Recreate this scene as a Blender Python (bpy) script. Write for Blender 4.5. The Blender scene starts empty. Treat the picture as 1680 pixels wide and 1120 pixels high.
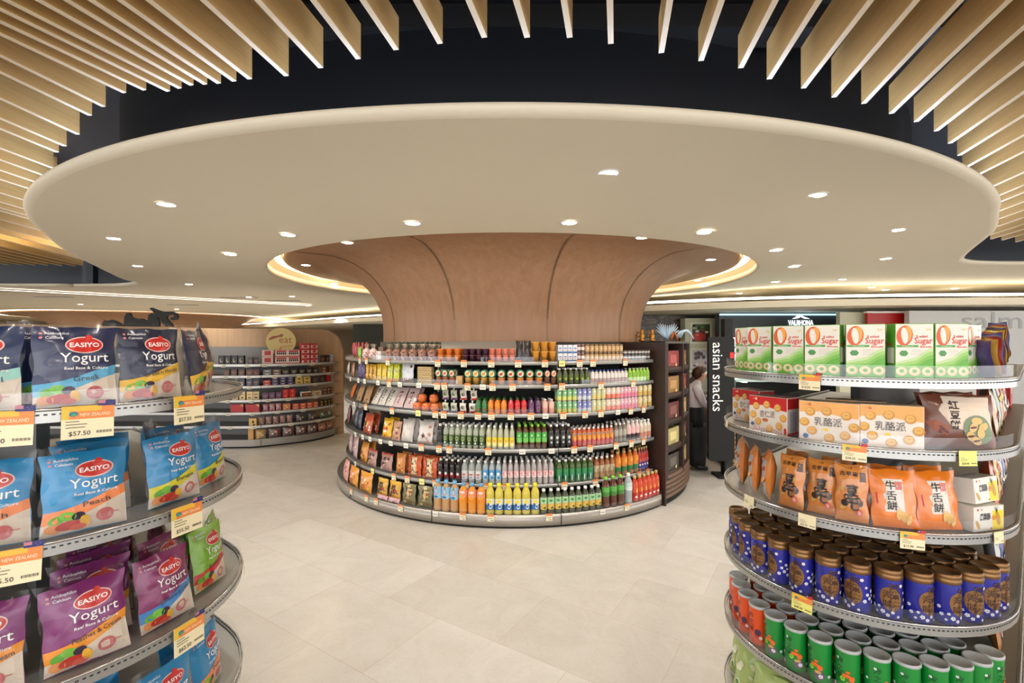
import bpy, bmesh, math, random
from mathutils import Vector, Matrix
from mathutils.geometry import delaunay_2d_cdt
PI = math.pi
random.seed(7)
SC = bpy.context.scene
COL = SC.collection

# ---------------------------------------------------------------- camera, world, exposure
FPX = 790.0
HC = 1.75
cam_d = bpy.data.cameras.new('camera')
cam_d.sensor_width = 36.0
cam_d.lens = 36.0 * FPX / 1680.0
cam_d.clip_start = 0.02
cam = bpy.data.objects.new('camera', cam_d)
COL.objects.link(cam)
cam.location = (0, 0, HC)
cam.rotation_euler = (PI / 2, 0, 0)
SC.camera = cam
w = bpy.data.worlds.new('world')
SC.world = w
w.use_nodes = True
w.node_tree.nodes['Background'].inputs[0].default_value = (1.0, .985, .97, 1)
w.node_tree.nodes['Background'].inputs[1].default_value = WORLD = 2.35
SC.view_settings.view_transform = 'Standard'
SC.view_settings.look = 'None'
SC.view_settings.gamma = 1
SC.view_settings.use_curve_mapping = False
SC.view_settings.exposure = EXPOSURE = 0.52
SC.cycles.use_denoising = True
SC.cycles.max_bounces = 6
SC.cycles.diffuse_bounces = 4
SC.cycles.glossy_bounces = 3
SC.cycles.transmission_bounces = 4
SC.cycles.transparent_max_bounces = 14
SC.cycles.caustics_reflective = False
SC.cycles.caustics_refractive = False
SC.cycles.sample_clamp_indirect = 4.0
SPOT_W = 29.0        # watts of one ceiling downlight
WARM = (1.0, .985, .965)

# ---------------------------------------------------------------- colour and material helpers
def srgb(r, g=None, b=None):
    if g is None:
        r, g, b = r
    f = lambda c: (c / 255 / 12.92) if c / 255 <= .04045 else ((c / 255 + .055) / 1.055) ** 2.4
    return (f(r), f(g), f(b), 1)
MATS = {}
def mat(name, col=(200, 200, 200), rough=.5, metal=0.0, emit=0.0, trans=0.0, coat=0.0, var=0.0, vscale=8.0, alpha=1.0):
    if name in MATS:
        return MATS[name]
    m = bpy.data.materials.new(name)
    m.use_nodes = True
    nt = m.node_tree
    b = nt.nodes['Principled BSDF']
    c = srgb(col)
    b.inputs['Base Color'].default_value = c
    b.inputs['Roughness'].default_value = rough
    b.inputs['Metallic'].default_value = metal
    if coat:
        b.inputs['Coat Weight'].default_value = coat
        b.inputs['Coat Roughness'].default_value = .12
    if trans:
        b.inputs['Transmission Weight'].default_value = trans
    if alpha < 1:
        b.inputs['Alpha'].default_value = alpha
    if emit:
        b.inputs['Emission Color'].default_value = c
        b.inputs['Emission Strength'].default_value = emit
    if var:
        tc = nt.nodes.new('ShaderNodeTexCoord')
        no = nt.nodes.new('ShaderNodeTexNoise')
        no.inputs['Scale'].default_value = vscale
        no.inputs['Detail'].default_value = 3
        mx = nt.nodes.new('ShaderNodeMix')
        mx.data_type = 'RGBA'
        mx.inputs['A'].default_value = tuple(x * (1 - var) for x in c[:3]) + (1,)
        mx.inputs['B'].default_value = tuple(min(1, x * (1 + var)) for x in c[:3]) + (1,)
        nt.links.new(tc.outputs['Object'], no.inputs['Vector'])
        nt.links.new(no.outputs['Fac'], mx.inputs['Factor'])
        nt.links.new(mx.outputs['Result'], b.inputs['Base Color'])
    MATS[name] = m
    return m
def C(r, g, b, rough=.4, **k):
    """a plain printed colour"""
    return mat('print_%d_%d_%d_%d' % (r, g, b, int(rough * 10)), (r, g, b), rough, **k)
def wood(name, c1, c2, stretch, rough=.45, scale=1.0, coords='Object'):
    if name in MATS:
        return MATS[name]
    m = bpy.data.materials.new(name)
    m.use_nodes = True
    nt = m.node_tree
    N, L = nt.nodes.new, nt.links.new
    b = nt.nodes['Principled BSDF']
    b.inputs['Roughness'].default_value = rough
    tc = N('ShaderNodeTexCoord'); mp = N('ShaderNodeMapping')
    mp.inputs['Scale'].default_value = tuple(s * scale for s in stretch)
    no = N('ShaderNodeTexNoise'); no.inputs['Scale'].default_value = 1.0
    no.inputs['Detail'].default_value = 6; no.inputs['Roughness'].default_value = .65
    no.inputs['Distortion'].default_value = .6
    cr = N('ShaderNodeValToRGB')
    cr.color_ramp.elements[0].position = .3; cr.color_ramp.elements[0].color = srgb(c1)
    cr.color_ramp.elements[1].position = .7; cr.color_ramp.elements[1].color = srgb(c2)
    L(tc.outputs[coords], mp.inputs['Vector']); L(mp.outputs['Vector'], no.inputs['Vector'])
    L(no.outputs['Fac'], cr.inputs['Fac']); L(cr.outputs['Color'], b.inputs['Base Color'])
    MATS[name] = m
    return m
def film(name, col=(235, 240, 245), fac=.10, rough=.08):
    """thin clear plastic: mostly see-through, with a gloss on top"""
    if name in MATS:
        return MATS[name]
    m = bpy.data.materials.new(name)
    m.use_nodes = True
    nt = m.node_tree
    N, L = nt.nodes.new, nt.links.new
    nt.nodes.clear()
    out = N('ShaderNodeOutputMaterial'); mx = N('ShaderNodeMixShader')
    tr = N('ShaderNodeBsdfTransparent'); gl = N('ShaderNodeBsdfGlossy')
    gl.inputs['Color'].default_value = srgb(col)
    gl.inputs['Roughness'].default_value = rough
    lw = N('ShaderNodeLayerWeight'); lw.inputs['Blend'].default_value = .25
    ad = N('ShaderNodeMath'); ad.operation = 'MULTIPLY_ADD'
    ad.inputs[1].default_value = .11; ad.inputs[2].default_value = fac
    L(lw.outputs['Facing'], ad.inputs[0]); L(ad.outputs[0], mx.inputs[0])
    L(tr.outputs[0], mx.inputs[1]); L(gl.outputs[0], mx.inputs[2]); L(mx.outputs[0], out.inputs['Surface'])
    MATS[name] = m
    return m

M_CEIL = mat('cream_plaster', (238, 229, 208), .55, var=.015, vscale=.6)
M_DARK = mat('black_navy_paint', (15, 17, 22), .4)
M_BLACK = mat('matte_black', (9, 9, 10), .7)
M_FIN = wood('light_oak', (190, 150, 88), (212, 174, 114), (1.2, 14, 34), .5)
M_FIN_LIT = wood('oak_lit_underside', (240, 222, 190), (252, 238, 212), (1.2, 20, 20), .45)  # louvre undersides: light bounced off the floor painted in as a paler wood
M_COLW = wood('pink_oak_veneer', (164, 124, 94), (180, 142, 112), (14, 14, 1.0), .42)
M_BOARD = wood('brown_oak_board', (165, 132, 98), (182, 148, 112), (22, 22, .9), .5)
M_STEEL = mat('brushed_steel', (186, 184, 180), .33, .85)
M_CHROME = mat('chrome_wire', (205, 205, 205), .22, .95)
M_SHELF = mat('grey_shelf_metal', (150, 150, 148), .4, .6)
M_BACK = mat('dark_grey_back_panel', (62, 64, 62), .5)
M_WENGE = wood('dark_wenge', (42, 27, 22), (58, 38, 31), (20, 20, 1.5), .38)
M_ACRYL = film('clear_acrylic', (235, 240, 245), .08, .05)
M_FILM = film('clear_film', (245, 245, 248), .02, .16)
M_LAMP = mat('lamp_glow', (255, 240, 218), .5, emit=28.0)
M_COVE = mat('cove_glow', (255, 244, 226), .5, emit=4.0)
M_COVEY = mat('cove_glow_yellow', (255, 230, 186), .5, emit=5.0)
M_LEDBLUE = mat('cool_led_glow', (205, 222, 255), .5, emit=30.0)
M_WHITE = mat('white_trim', (235, 232, 225), .45)

# ---------------------------------------------------------------- mesh builder
class MB:
    def __init__(self):
        self.v = []; self.f = []; self.mi = []; self.mats = []; self.sm = []
    def slot(self, m):
        if m not in self.mats:
            self.mats.append(m)
        return self.mats.index(m)
    def add(self, vs, fs, m, smooth=False):
        o = len(self.v); s = self.slot(m)
        self.v.extend([tuple(p) for p in vs])
        for f in fs:
            self.f.append([i + o for i in f]); self.mi.append(s); self.sm.append(smooth)
        return self
    def box(self, c, s, m, rz=0.0, bev=0.0):
        hx, hy, hz = s[0] / 2, s[1] / 2, s[2] / 2
        if bev <= 0:
            vs = [(x, y, z) for x in (-hx, hx) for y in (-hy, hy) for z in (-hz, hz)]
            fs = [(0, 1, 3, 2), (4, 6, 7, 5), (0, 4, 5, 1), (2, 3, 7, 6), (0, 2, 6, 4), (1, 5, 7, 3)]
            sm = False
        else:
            bm = bmesh.new(); bmesh.ops.create_cube(bm, size=1)
            for v in bm.verts:
                v.co = Vector((v.co.x * s[0], v.co.y * s[1], v.co.z * s[2]))
            bmesh.ops.bevel(bm, geom=bm.edges[:], offset=bev, segments=2, affect='EDGES', profile=.5)
            bm.verts.index_update()
            vs = [tuple(v.co) for v in bm.verts]; fs = [[v.index for v in f.verts] for f in bm.faces]
            bm.free(); sm = False
        cr, sr = math.cos(rz), math.sin(rz)
        self.add([(c[0] + x * cr - y * sr, c[1] + x * sr + y * cr, c[2] + z) for x, y, z in vs], fs, m, sm)
        return self
    def lathe(self, prof, m, n=24, c=(0, 0, 0), a0=0.0, a1=2 * PI, smooth=True, mats=None):
        """prof: list of (r, z); mats: optional material per profile segment"""
        full = abs(a1 - a0 - 2 * PI) < 1e-6
        k = n if full else n + 1
        vs = []
        for r, z in prof:
            for i in range(k):
                a = a0 + (a1 - a0) * i / n
                vs.append((c[0] + r * math.sin(a), c[1] - r * math.cos(a), c[2] + z))
        for j in range(len(prof) - 1):
            fs = []
            for i in range(n):
                i2 = (i + 1) % k
                fs.append((j * k + i, j * k + i2, (j + 1) * k + i2, (j + 1) * k + i))
            mm = mats[j] if mats else m
            o = len(self.v) if j == 0 else o
            if j == 0:
                self.v.extend(vs)
            s = self.slot(mm)
            for f in fs:
                self.f.append([q + o for q in f]); self.mi.append(s); self.sm.append(smooth)
        return self
    def tube(self, pts, r, m, n=8, closed=False, smooth=True):
        pts = [Vector(p) for p in pts]
        rings = []
        up = Vector((0, 0, 1))
        N = len(pts)
        for i, p in enumerate(pts):
            a = pts[i - 1] if (i > 0 or closed) else p
            b = pts[(i + 1) % N] if (i < N - 1 or closed) else p
            d = (b - a).normalized()
            u = d.cross(up)
            if u.length < 1e-4:
                u = d.cross(Vector((1, 0, 0)))
            u.normalize(); w_ = u.cross(d).normalized()
            rr = r[i] if isinstance(r, (list, tuple)) else r
            rings.append([p + (u * math.cos(2 * PI * k / n) + w_ * math.sin(2 * PI * k / n)) * rr for k in range(n)])
        vs = [q for ring in rings for q in ring]
        fs = []
        for i in range(N if closed else N - 1):
            j = (i + 1) % N
            for k in range(n):
                k2 = (k + 1) % n
                fs.append((i * n + k, i * n + k2, j * n + k2, j * n + k))
        if not closed:
            fs.append(list(range(n))[::-1]); fs.append([(N - 1) * n + k for k in range(n)])
        self.add(vs, fs, m, smooth)
        return self
    def prism(self, pts, z0, z1, m, mtop=None):
        """vertical prism over a 2D outline"""
        n = len(pts)
        tri = tri2d(pts)
        vs2, fs2 = tri
        self.add([(x, y, z1) for x, y in vs2], fs2, mtop or m)
        self.add([(x, y, z0) for x, y in vs2], [f[::-1] for f in fs2], m)
        vs = [(x, y, z0) for x, y in pts] + [(x, y, z1) for x, y in pts]
        self.add(vs, [(i, (i + 1) % n, n + (i + 1) % n, n + i) for i in range(n)], m)
        return self
    def decal(self, tri, fn, m, eps=.001):
        """2D triangles laid on a surface fn(u, v, eps) -> point"""
        vs, fs = tri
        self.add([fn(u, v, eps) for u, v in vs], fs, m)
        return self
    def mesh(self, name):
        me = bpy.data.meshes.new(name)
        me.from_pydata(self.v, [], self.f)
        for m in self.mats:
            me.materials.append(m)
        me.polygons.foreach_set('material_index', self.mi)
        me.polygons.foreach_set('use_smooth', self.sm)
        me.update()
        return me
    def build(self, name, parent=None, loc=None, rz=0.0):
        o = bpy.data.objects.new(name, self.mesh(name))
        COL.objects.link(o)
        if parent is not None:
            o.parent = parent
        if loc is not None:
            o.location = loc
        o.rotation_euler.z = rz
        return o

def tri2d(pts, step=None, holes=()):
    pts = [(float(x), float(y)) for x, y in pts]
    vs = [Vector(p) for p in pts]; n = len(vs)
    edges = [(i, (i + 1) % n) for i in range(n)]
    for h in holes:
        o = len(vs); k = len(h)
        vs += [Vector((float(a), float(b))) for a, b in h]
        edges += [(o + i, o + (i + 1) % k) for i in range(k)]
    if step:
        x0 = min(p[0] for p in pts); x1 = max(p[0] for p in pts)
        y0 = min(p[1] for p in pts); y1 = max(p[1] for p in pts)
        sx, sy = step if isinstance(step, tuple) else (step, step)
        yy = y0 + sy / 2
        while yy < y1:
            xx = x0 + sx / 2
            while xx < x1:
                if inside((xx, yy), pts) and not any(inside((xx, yy), h) for h in holes):
                    vs.append(Vector((xx, yy)))
                xx += sx
            yy += sy
    r = delaunay_2d_cdt(vs, edges, [], 2 if holes else 1, 1e-7)
    V, F = r[0], r[2]
    out = []
    for f in F:
        cx = sum(V[i].x for i in f) / len(f); cy = sum(V[i].y for i in f) / len(f)
        if holes and (not inside((cx, cy), pts) or any(inside((cx, cy), h) for h in holes)):
            continue
        a = (V[f[1]] - V[f[0]]).cross(V[f[2]] - V[f[0]])
        out.append(list(f) if a > 0 else list(f)[::-1])
    return [(v.x, v.y) for v in V], out
def inside(p, poly):
    x, y = p; c = False; n = len(poly)
    for i in range(n):
        x1, y1 = poly[i]; x2, y2 = poly[(i + 1) % n]
        if (y1 > y) != (y2 > y) and x < (x2 - x1) * (y - y1) / (y2 - y1) + x1:
            c = not c
    return c
def circ(cx, cy, rx, ry=None, n=20, rot=0.0):
    ry = rx if ry is None else ry
    out = []
    for i in range(n):
        a = 2 * PI * i / n
        x, y = rx * math.cos(a), ry * math.sin(a)
        out.append((cx + x * math.cos(rot) - y * math.sin(rot), cy + x * math.sin(rot) + y * math.cos(rot)))
    return out
_TXT = {}
def text2d(s, size, cx=0.0, cy=0.0, bold=0.0, width=None, rot=0.0, shear=0.0, vert=False, resol=2, spacing=1.0):
    """flat triangulated lettering centred on (cx, cy); width squeezes it to a given length"""
    key = (s, bold, shear, vert, resol, spacing)
    if key not in _TXT:
        cu = bpy.data.curves.new('lettering', 'FONT')
        cu.body = '\n'.join(s) if vert else s
        cu.align_x = 'CENTER'; cu.size = 1.0; cu.offset = bold; cu.shear = shear
        cu.resolution_u = resol; cu.space_character = spacing
        if vert:
            cu.space_line = 1.05
        ob = bpy.data.objects.new('lettering', cu)
        COL.objects.link(ob)
        dg = bpy.context.evaluated_depsgraph_get()
        me = ob.evaluated_get(dg).to_mesh()
        V = [(v.co.x, v.co.y) for v in me.vertices]; F = [list(p.vertices) for p in me.polygons]
        ob.evaluated_get(dg).to_mesh_clear()
        bpy.data.objects.remove(ob); bpy.data.curves.remove(cu)
        xs = [p[0] for p in V] or [0]; ys = [p[1] for p in V] or [0]
        mx, my = (min(xs) + max(xs)) / 2, (min(ys) + max(ys)) / 2
        _TXT[key] = ([(x - mx, y - my) for x, y in V], F, max(xs) - min(xs), max(ys) - min(ys))
    V, F, W, Hh = _TXT[key]
    sx = sy = size
    if width:
        sx = width / max(W, 1e-6)
    c_, s_ = math.cos(rot), math.sin(rot)
    return [(cx + x * sx * c_ - y * sy * s_, cy + x * sx * s_ + y * sy * c_) for x, y in V], F

# ---------------------------------------------------------------- object helpers
WORDS = ['first', 'second', 'third', 'fourth', 'fifth', 'sixth', 'seventh', 'eighth', 'ninth', 'tenth', 'eleventh', 'twelfth',
         'thirteenth', 'fourteenth', 'fifteenth', 'sixteenth', 'seventeenth', 'eighteenth', 'nineteenth', 'twentieth']
TENS = {20: 'twenty', 30: 'thirty', 40: 'forty', 50: 'fifty', 60: 'sixty', 70: 'seventy', 80: 'eighty', 90: 'ninety'}
def nth(n):
    if n <= 20:
        return WORDS[n - 1]
    if n > 100:
        return 'hundred-and-' + nth(n - 100)
    t, u = n // 10 * 10, n % 10
    return (TENS[t][:-1] + 'ieth') if u == 0 else TENS[t] + '-' + WORDS[u - 1]
def tag(o, label, cat=None, group=None, kind=None):
    if label: o['label'] = label
    if cat: o['category'] = cat
    if group: o['group'] = group
    if kind: o['kind'] = kind
    return o
def empty(name, loc=(0, 0, 0), rz=0.0, label=None, cat=None, group=None):
    o = bpy.data.objects.new(name, None)
    o.empty_display_size = .05
    COL.objects.link(o)
    o.location = loc; o.rotation_euler.z = rz
    return tag(o, label, cat, group)
def struct(o):
    o['kind'] = 'structure'
    return o
LIVE = set()
def place(proto, loc, rz=0.0, label=None, group=None, scale=1.0, tilt=0.0, roll=0.0):
    """first call uses the prototype itself, later calls copy it with its parts"""
    if proto.name not in LIVE:
        LIVE.add(proto.name); r = proto
    else:
        r = proto.copy(); COL.objects.link(r)
        for ch in proto.children:
            c = ch.copy(); COL.objects.link(c); c.parent = r
            for g in ch.children:
                d = g.copy(); COL.objects.link(d); d.parent = c
    r.location = loc
    r.rotation_mode = 'XYZ'
    r.rotation_euler = (tilt, roll, rz)
    r.scale = (scale,) * 3 if not isinstance(scale, tuple) else scale
    if label: r['label'] = label
    if group: r['group'] = group
    return r
def img(x, y, Y):
    """world point seen at photograph pixel (x, y) at distance Y"""
    return Vector(((x - 840) / FPX * Y, Y, HC + (560 - y) / FPX * Y))

# ================================================================ SETTING
CX, CY = 0.0, 6.82          # axis of the round island and its trumpet column
def ceil_z(x, y):
    r = math.hypot(x - CX, y - CY)
    t = max(0, min(1, (r - 3.1) / 1.75))
    return 2.59 + .092 * t * t * (3 - 2 * t)
def catmull(P, k=6):
    out = []
    for i in range(len(P) - 1):
        p0 = P[max(i - 1, 0)]; p1 = P[i]; p2 = P[i + 1]; p3 = P[min(i + 2, len(P) - 1)]
        for j in range(k):
            t = j / k
            out.append(tuple(.5 * (2 * p1[a] + (p2[a] - p0[a]) * t + (2 * p0[a] - 5 * p1[a] + 4 * p2[a] - p3[a]) * t * t
                             + (3 * p1[a] - p0[a] - 3 * p2[a] + p3[a]) * t ** 3) for a in range(2)))
    out.append(tuple(P[-1]))
    return out
R_OUT = 4.86
left = [(-22, 8.1), (-9, 8.12), (-7.4, 8.15), (-6.7, 8.1), (-6.28, 7.92), (-5.98, 7.62), (-5.88, 7.25), (-5.55, 6.62), (-5.2, 5.98), (-4.68, 5.04)]
arc = [(R_OUT * math.sin(math.radians(a)), CY - R_OUT * math.cos(math.radians(a))) for a in range(-56, 50, 4)]
right = [(4.08, 4.05), (4.37, 4.43), (4.72, 4.92), (5.05, 5.36), (5.36, 5.68), (5.8, 5.84), (6.6, 5.87), (9, 5.87), (16, 5.87)]
EDGE = catmull(left + arc + right, 4)
def offset(path, d):
    out = []
    for i, p in enumerate(path):
        a = path[max(i - 1, 0)]; b = path[min(i + 1, len(path) - 1)]
        t = Vector((b[0] - a[0], b[1] - a[1])).normalized()
        out.append((p[0] - t.y * d, p[1] + t.x * d))        # positive = towards the solid ceiling (left of travel)
    return out

# floor: polished beige marble slabs
def floor_mat():
    m = bpy.data.materials.new('polished_beige_marble'); m.use_nodes = True
    nt = m.node_tree; N, L = nt.nodes.new, nt.links.new
    b = nt.nodes['Principled BSDF']
    tc = N('ShaderNodeTexCoord'); mp = N('ShaderNodeMapping')
    mp.inputs['Rotation'].default_value = (0, 0, math.radians(33)); mp.inputs['Location'].default_value = (.25, .1, 0)
    br = N('ShaderNodeTexBrick'); br.offset = .5
    br.inputs['Scale'].default_value = 1.0; br.inputs['Brick Width'].default_value = .9; br.inputs['Row Height'].default_value = .6
    br.inputs['Mortar Size'].default_value = .0022; br.inputs['Mortar Smooth'].default_value = .4
    br.inputs['Color1'].default_value = srgb(204, 200, 192); br.inputs['Color2'].default_value = srgb(192, 186, 176)
    br.inputs['Mortar'].default_value = srgb(186, 174, 156)
    n1 = N('ShaderNodeTexNoise'); n1.inputs['Scale'].default_value = 2.6; n1.inputs['Detail'].default_value = 9; n1.inputs['Roughness'].default_value = .6; n1.inputs['Distortion'].default_value = 1.4
    cr = N('ShaderNodeValToRGB'); cr.color_ramp.elements[0].position = .35; cr.color_ramp.elements[0].color = (.86, .845, .82, 1)
    cr.color_ramp.elements[1].position = .62; cr.color_ramp.elements[1].color = (1, 1, 1, 1)
    n2 = N('ShaderNodeTexNoise'); n2.inputs['Scale'].default_value = 9; n2.inputs['Detail'].default_value = 8; n2.inputs['Distortion'].default_value = 2.5
    c2 = N('ShaderNodeValToRGB'); c2.color_ramp.elements[0].position = .46; c2.color_ramp.elements[0].color = (1, 1, 1, 1)
    c2.color_ramp.elements[1].position = .5; c2.color_ramp.elements[1].color = (.94, .925, .90, 1)
    e = c2.color_ramp.elements.new(.54); e.color = (1, 1, 1, 1)
    m1 = N('ShaderNodeMix'); m1.data_type = 'RGBA'; m1.blend_type = 'MULTIPLY'; m1.inputs['Factor'].default_value = .6
    m2 = N('ShaderNodeMix'); m2.data_type = 'RGBA'; m2.blend_type = 'MULTIPLY'; m2.inputs['Factor'].default_value = .7
    L(tc.outputs['Object'], mp.inputs[0]); L(mp.outputs[0], br.inputs['Vector']); L(mp.outputs[0], n1.inputs['Vector']); L(mp.outputs[0], n2.inputs['Vector'])
    L(n1.outputs['Fac'], cr.inputs[0]); L(n2.outputs['Fac'], c2.inputs[0])
    L(br.outputs['Color'], m1.inputs['A']); L(cr.outputs[0], m1.inputs['B'])
    L(m1.outputs['Result'], m2.inputs['A']); L(c2.outputs[0], m2.inputs['B']); L(m2.outputs['Result'], b.inputs['Base Color'])
    b.inputs['Roughness'].default_value = .24
    b.inputs['Specular IOR Level'].default_value = .45
    return m
fm = floor_mat()
b = MB(); b.add([(-22, -6, 0), (16, -6, 0), (16, 26, 0), (-22, 26, 0)], [(0, 1, 2, 3)], fm)
struct(b.build('floor'))

# smooth cream ceiling with its round eye over the island and its curled rim against the louvres
rim_in = offset(EDGE, .05)
ring = lambda r, n=96, cx=CX, cy=CY: [(cx + r * math.sin(2 * PI * i / n), cy - r * math.cos(2 * PI * i / n)) for i in range(n)]
C2X, C2Y = -13.9, 18.6       # the second trumpet column, far left
outline = rim_in + [(16, 26), (-22, 26)]
R_IN = 3.09
b = MB()
V, F = tri2d(outline, step=.55, holes=[ring(R_IN + .03), ring(4.5, 64, C2X, C2Y)])
b.add([(x, y, ceil_z(x, y)) for x, y in V], [f[::-1] for f in F], M_CEIL, True)
prof = [(.05, 0), (.034, .002), (.018, .008), (.006, .018), (0, .032), (.006, .046), (.02, .052), (.05, .052), (.055, .012), (.58, .012)]
rows = [[(x, y, ceil_z(x, y) + dz) for x, y in offset(EDGE, d)] for d, dz in prof]
n = len(EDGE)
b.add([p for r_ in rows for p in r_], [(j * n + i, (j + 1) * n + i, (j + 1) * n + i + 1, j * n + i + 1) for j in range(len(rows) - 1) for i in range(n - 1)], M_CEIL, True)
b.lathe([(R_IN + .03, 2.59), (R_IN + .01, 2.592), (R_IN, 2.60), (R_IN, 2.66), (R_IN + .03, 2.675), (R_IN + .25, 2.68)], M_CEIL, 96, (CX, CY, 0))
b.lathe([(R_IN + .25, 2.68), (R_IN + .25, 2.95), (R_IN - .5, 2.95)], M_CEIL, 96, (CX, CY, 0))
struct(b.build('ceiling'))

# black upstand behind the rim, black void over the louvres
b = MB()
wl = offset(EDGE, .55)
b.add([(x, y, 2.685) for x, y in wl] + [(x, y, 3.75) for x, y in wl], [(i, i + 1, n + i + 1, n + i) for i in range(n - 1)], M_DARK, True)
struct(b.build('trim_1'))
b = MB(); b.add([(-22, -6, 3.75), (16, -6, 3.75), (16, 9, 3.75), (-22, 9, 3.75)], [(0, 1, 2, 3)], M_BLACK)
for yy in (-2.2, -.4, 1.2, 2.6):
    b.box((0, yy, 3.45), (30, .18, .12), M_BLACK)
struct(b.build('trim_2'))
# cool cove strip lying on the rim ledge, hidden from below
b = MB()
l1, l2 = offset(EDGE, .13), offset(EDGE, .16)
b.add([(x, y, 2.703) for x, y in l1] + [(x, y, 2.708) for x, y in l2], [(i, i + 1, n + i + 1, n + i) for i in range(n - 1)], M_LEDBLUE)
tag(b.build('rim_cove_light'), 'cool hidden light strip running along the top of the curved ceiling rim', 'light strip')

# outer walls
for nm, a, c in (('wall_back', (-22, 26), (16, 26)), ('wall_left', (-22, 9), (-22, 26)), ('wall_right', (16, 7), (16, 26))):
    b = MB(); b.add([(*a, 0), (*c, 0), (*c, 3.75), (*a, 3.75)], [(0, 1, 2, 3)], mat('far_wall_paint', (176, 158, 132), .6))
    struct(b.build(nm))

# trumpet column
def trumpet(cx, cy, name, label, r0=1.76, rr=.80, zc=1.9, rmax=2.93, seams=6, off=0.0):
    root = empty(name, (cx, cy, 0), 0, label, 'column')
    prof = [(r0, 0), (r0, .9), (r0, zc)]
    for i in range(1, 15):
        a = PI / 2 * i / 14
        prof.append((r0 + rr * (1 - math.cos(a)), zc + rr * math.sin(a)))
    prof += [(rmax - .04, zc + rr + .004), (rmax, zc + rr + .012), (rmax, zc + rr + .05)]
    MB().lathe(prof, M_COLW, 96).build('veneer_cladding', root)
    for k in range(seams):
        a = math.radians(off + 360 / seams * k)
        sb = MB()
        pp = prof[1:-2]
        pts = []
        for r_, z_ in pp:
            pts.append(((r_ - .001) * math.sin(a), -(r_ - .001) * math.cos(a), z_ - .001))
        ox, oy = math.cos(a) * .011, math.sin(a) * .011
        L_ = [(x - ox, y - oy, z) for x, y, z in pts]; R_ = [(x + ox, y + oy, z) for x, y, z in pts]
        # strip pushed a hair proud of the veneer
        L_ = [(x * 1.0012 , y * 1.0012, z - .0025) for x, y, z in L_]; R_ = [(x * 1.0012, y * 1.0012, z - .0025) for x, y, z in R_]
        m_ = len(L_)
        sb.add(L_ + R_, [(i, i + 1, m_ + i + 1, m_ + i) for i in range(m_ - 1)], mat('seam_bronze', (140, 112, 88), .35, .4))
        sb.build('seam', root)
    return root
trumpet(CX, CY, 'trumpet_column', 'pink oak clad column flaring like a trumpet above the round island', seams=11, off=-20.5 + 360 / 11 * 0)
b = MB()
b.lathe([(2.955, 2.73), (3.03, 2.73), (3.03, 2.745), (2.955, 2.745)], M_COVEY, 96, (CX, CY, 0))
tag(b.build('cove_light_ring'), 'warm ring of hidden light round the flared column top', 'light strip')
trumpet(C2X, C2Y, 'trumpet_column', 'second flared pink oak column far left behind the wooden shelf wall', r0=2.2, rr=1.6, zc=1.06, rmax=4.1, seams=10, off=12)
b = MB()
b.lathe([(4.12, 2.70), (4.3, 2.72), (4.48, 2.74), (4.48, 2.70)], mat('cove_glow_far', (255, 240, 214), .5, emit=6.0), 64, (C2X, C2Y, 0))
tag(b.build('cove_light_ring'), 'yellow glowing ceiling ring round the second column far left', 'light strip')

# ---------------------------------------------------------------- oak louvres
TIPS = [(1.05, 5.0)]
tips = [(-7.3, 7.17), (-6.95, 7.2), (-6.6, 7.28), (-6.42, 7.2), (-6.0, 7.0), (-5.65, 6.75), (-5.3, 6.3), (-3.01, 3.15), (-2.73, 2.89), (-2.6, 2.8), (-2.38, 2.64), (-2.12, 2.42), (-1.975, 2.33), (-1.77, 2.2), (-1.66, 2.176),
        (-1.56, 2.187), (-1.42, 2.135), (-1.29, 2.12), (-1.135, 2.085), (-.965, 2.06), (-.794, 2.0), (-.618, 1.937), (-.451, 1.876), (-.274, 1.837),
        (-.103, 1.8), (.057, 1.8), (.216, 1.8), (.377, 1.837), (.588, 1.896), (.765, 1.949), (.95, 2.0), (1.114, 2.085), (1.307, 2.16), (1.497, 2.24),
        (1.68, 2.30), (1.89, 2.40), (2.09, 2.49), (2.29, 2.60), (2.51, 2.76), (2.73, 2.94), (5.15, 5.3), (5.5, 5.4), (5.76, 5.5), (6.1, 5.55), (6.6, 5.55)]
dirs = [(-9, -.25), (-6.4, -.22), (-4.5, -.08), (-3, .0), (-2.4, .03), (-1.98, .14), (-1.7, .34), (-1.5, .36), (-1.35, .24), (-1.1, .14), (-.6, .13), (-.4, .18), (0, .22), (.5, .22), (.9, .18), (1.3, .2), (1.7, .27), (2.1, .32), (2.6, .31), (3.2, .28), (4.5, .3), (7, .33)]
def lerp_tab(tab, x):
    if x <= tab[0][0]: return tab[0][1]
    for (a, va), (c, vc) in zip(tab, tab[1:]):
        if x <= c: return va + (vc - va) * (x - a) / (c - a)
    return tab[-1][1]
ZF, HF = 2.885, .155
# every louvre is a parallel board; its far end follows the rim
far = list(tips)
for ph_ in (43, 50, 57, 64, 71, 78):
    far.append((-4.70 * math.sin(math.radians(ph_)), CY - 4.70 * math.cos(math.radians(ph_))))
    if ph_ < 70: far.append((4.70 * math.sin(math.radians(ph_)), CY - 4.70 * math.cos(math.radians(ph_))))
far = sorted(far)
fins = []
x = -7.3
for tx, ty in far:
    fins.append((tx, ty))
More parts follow.
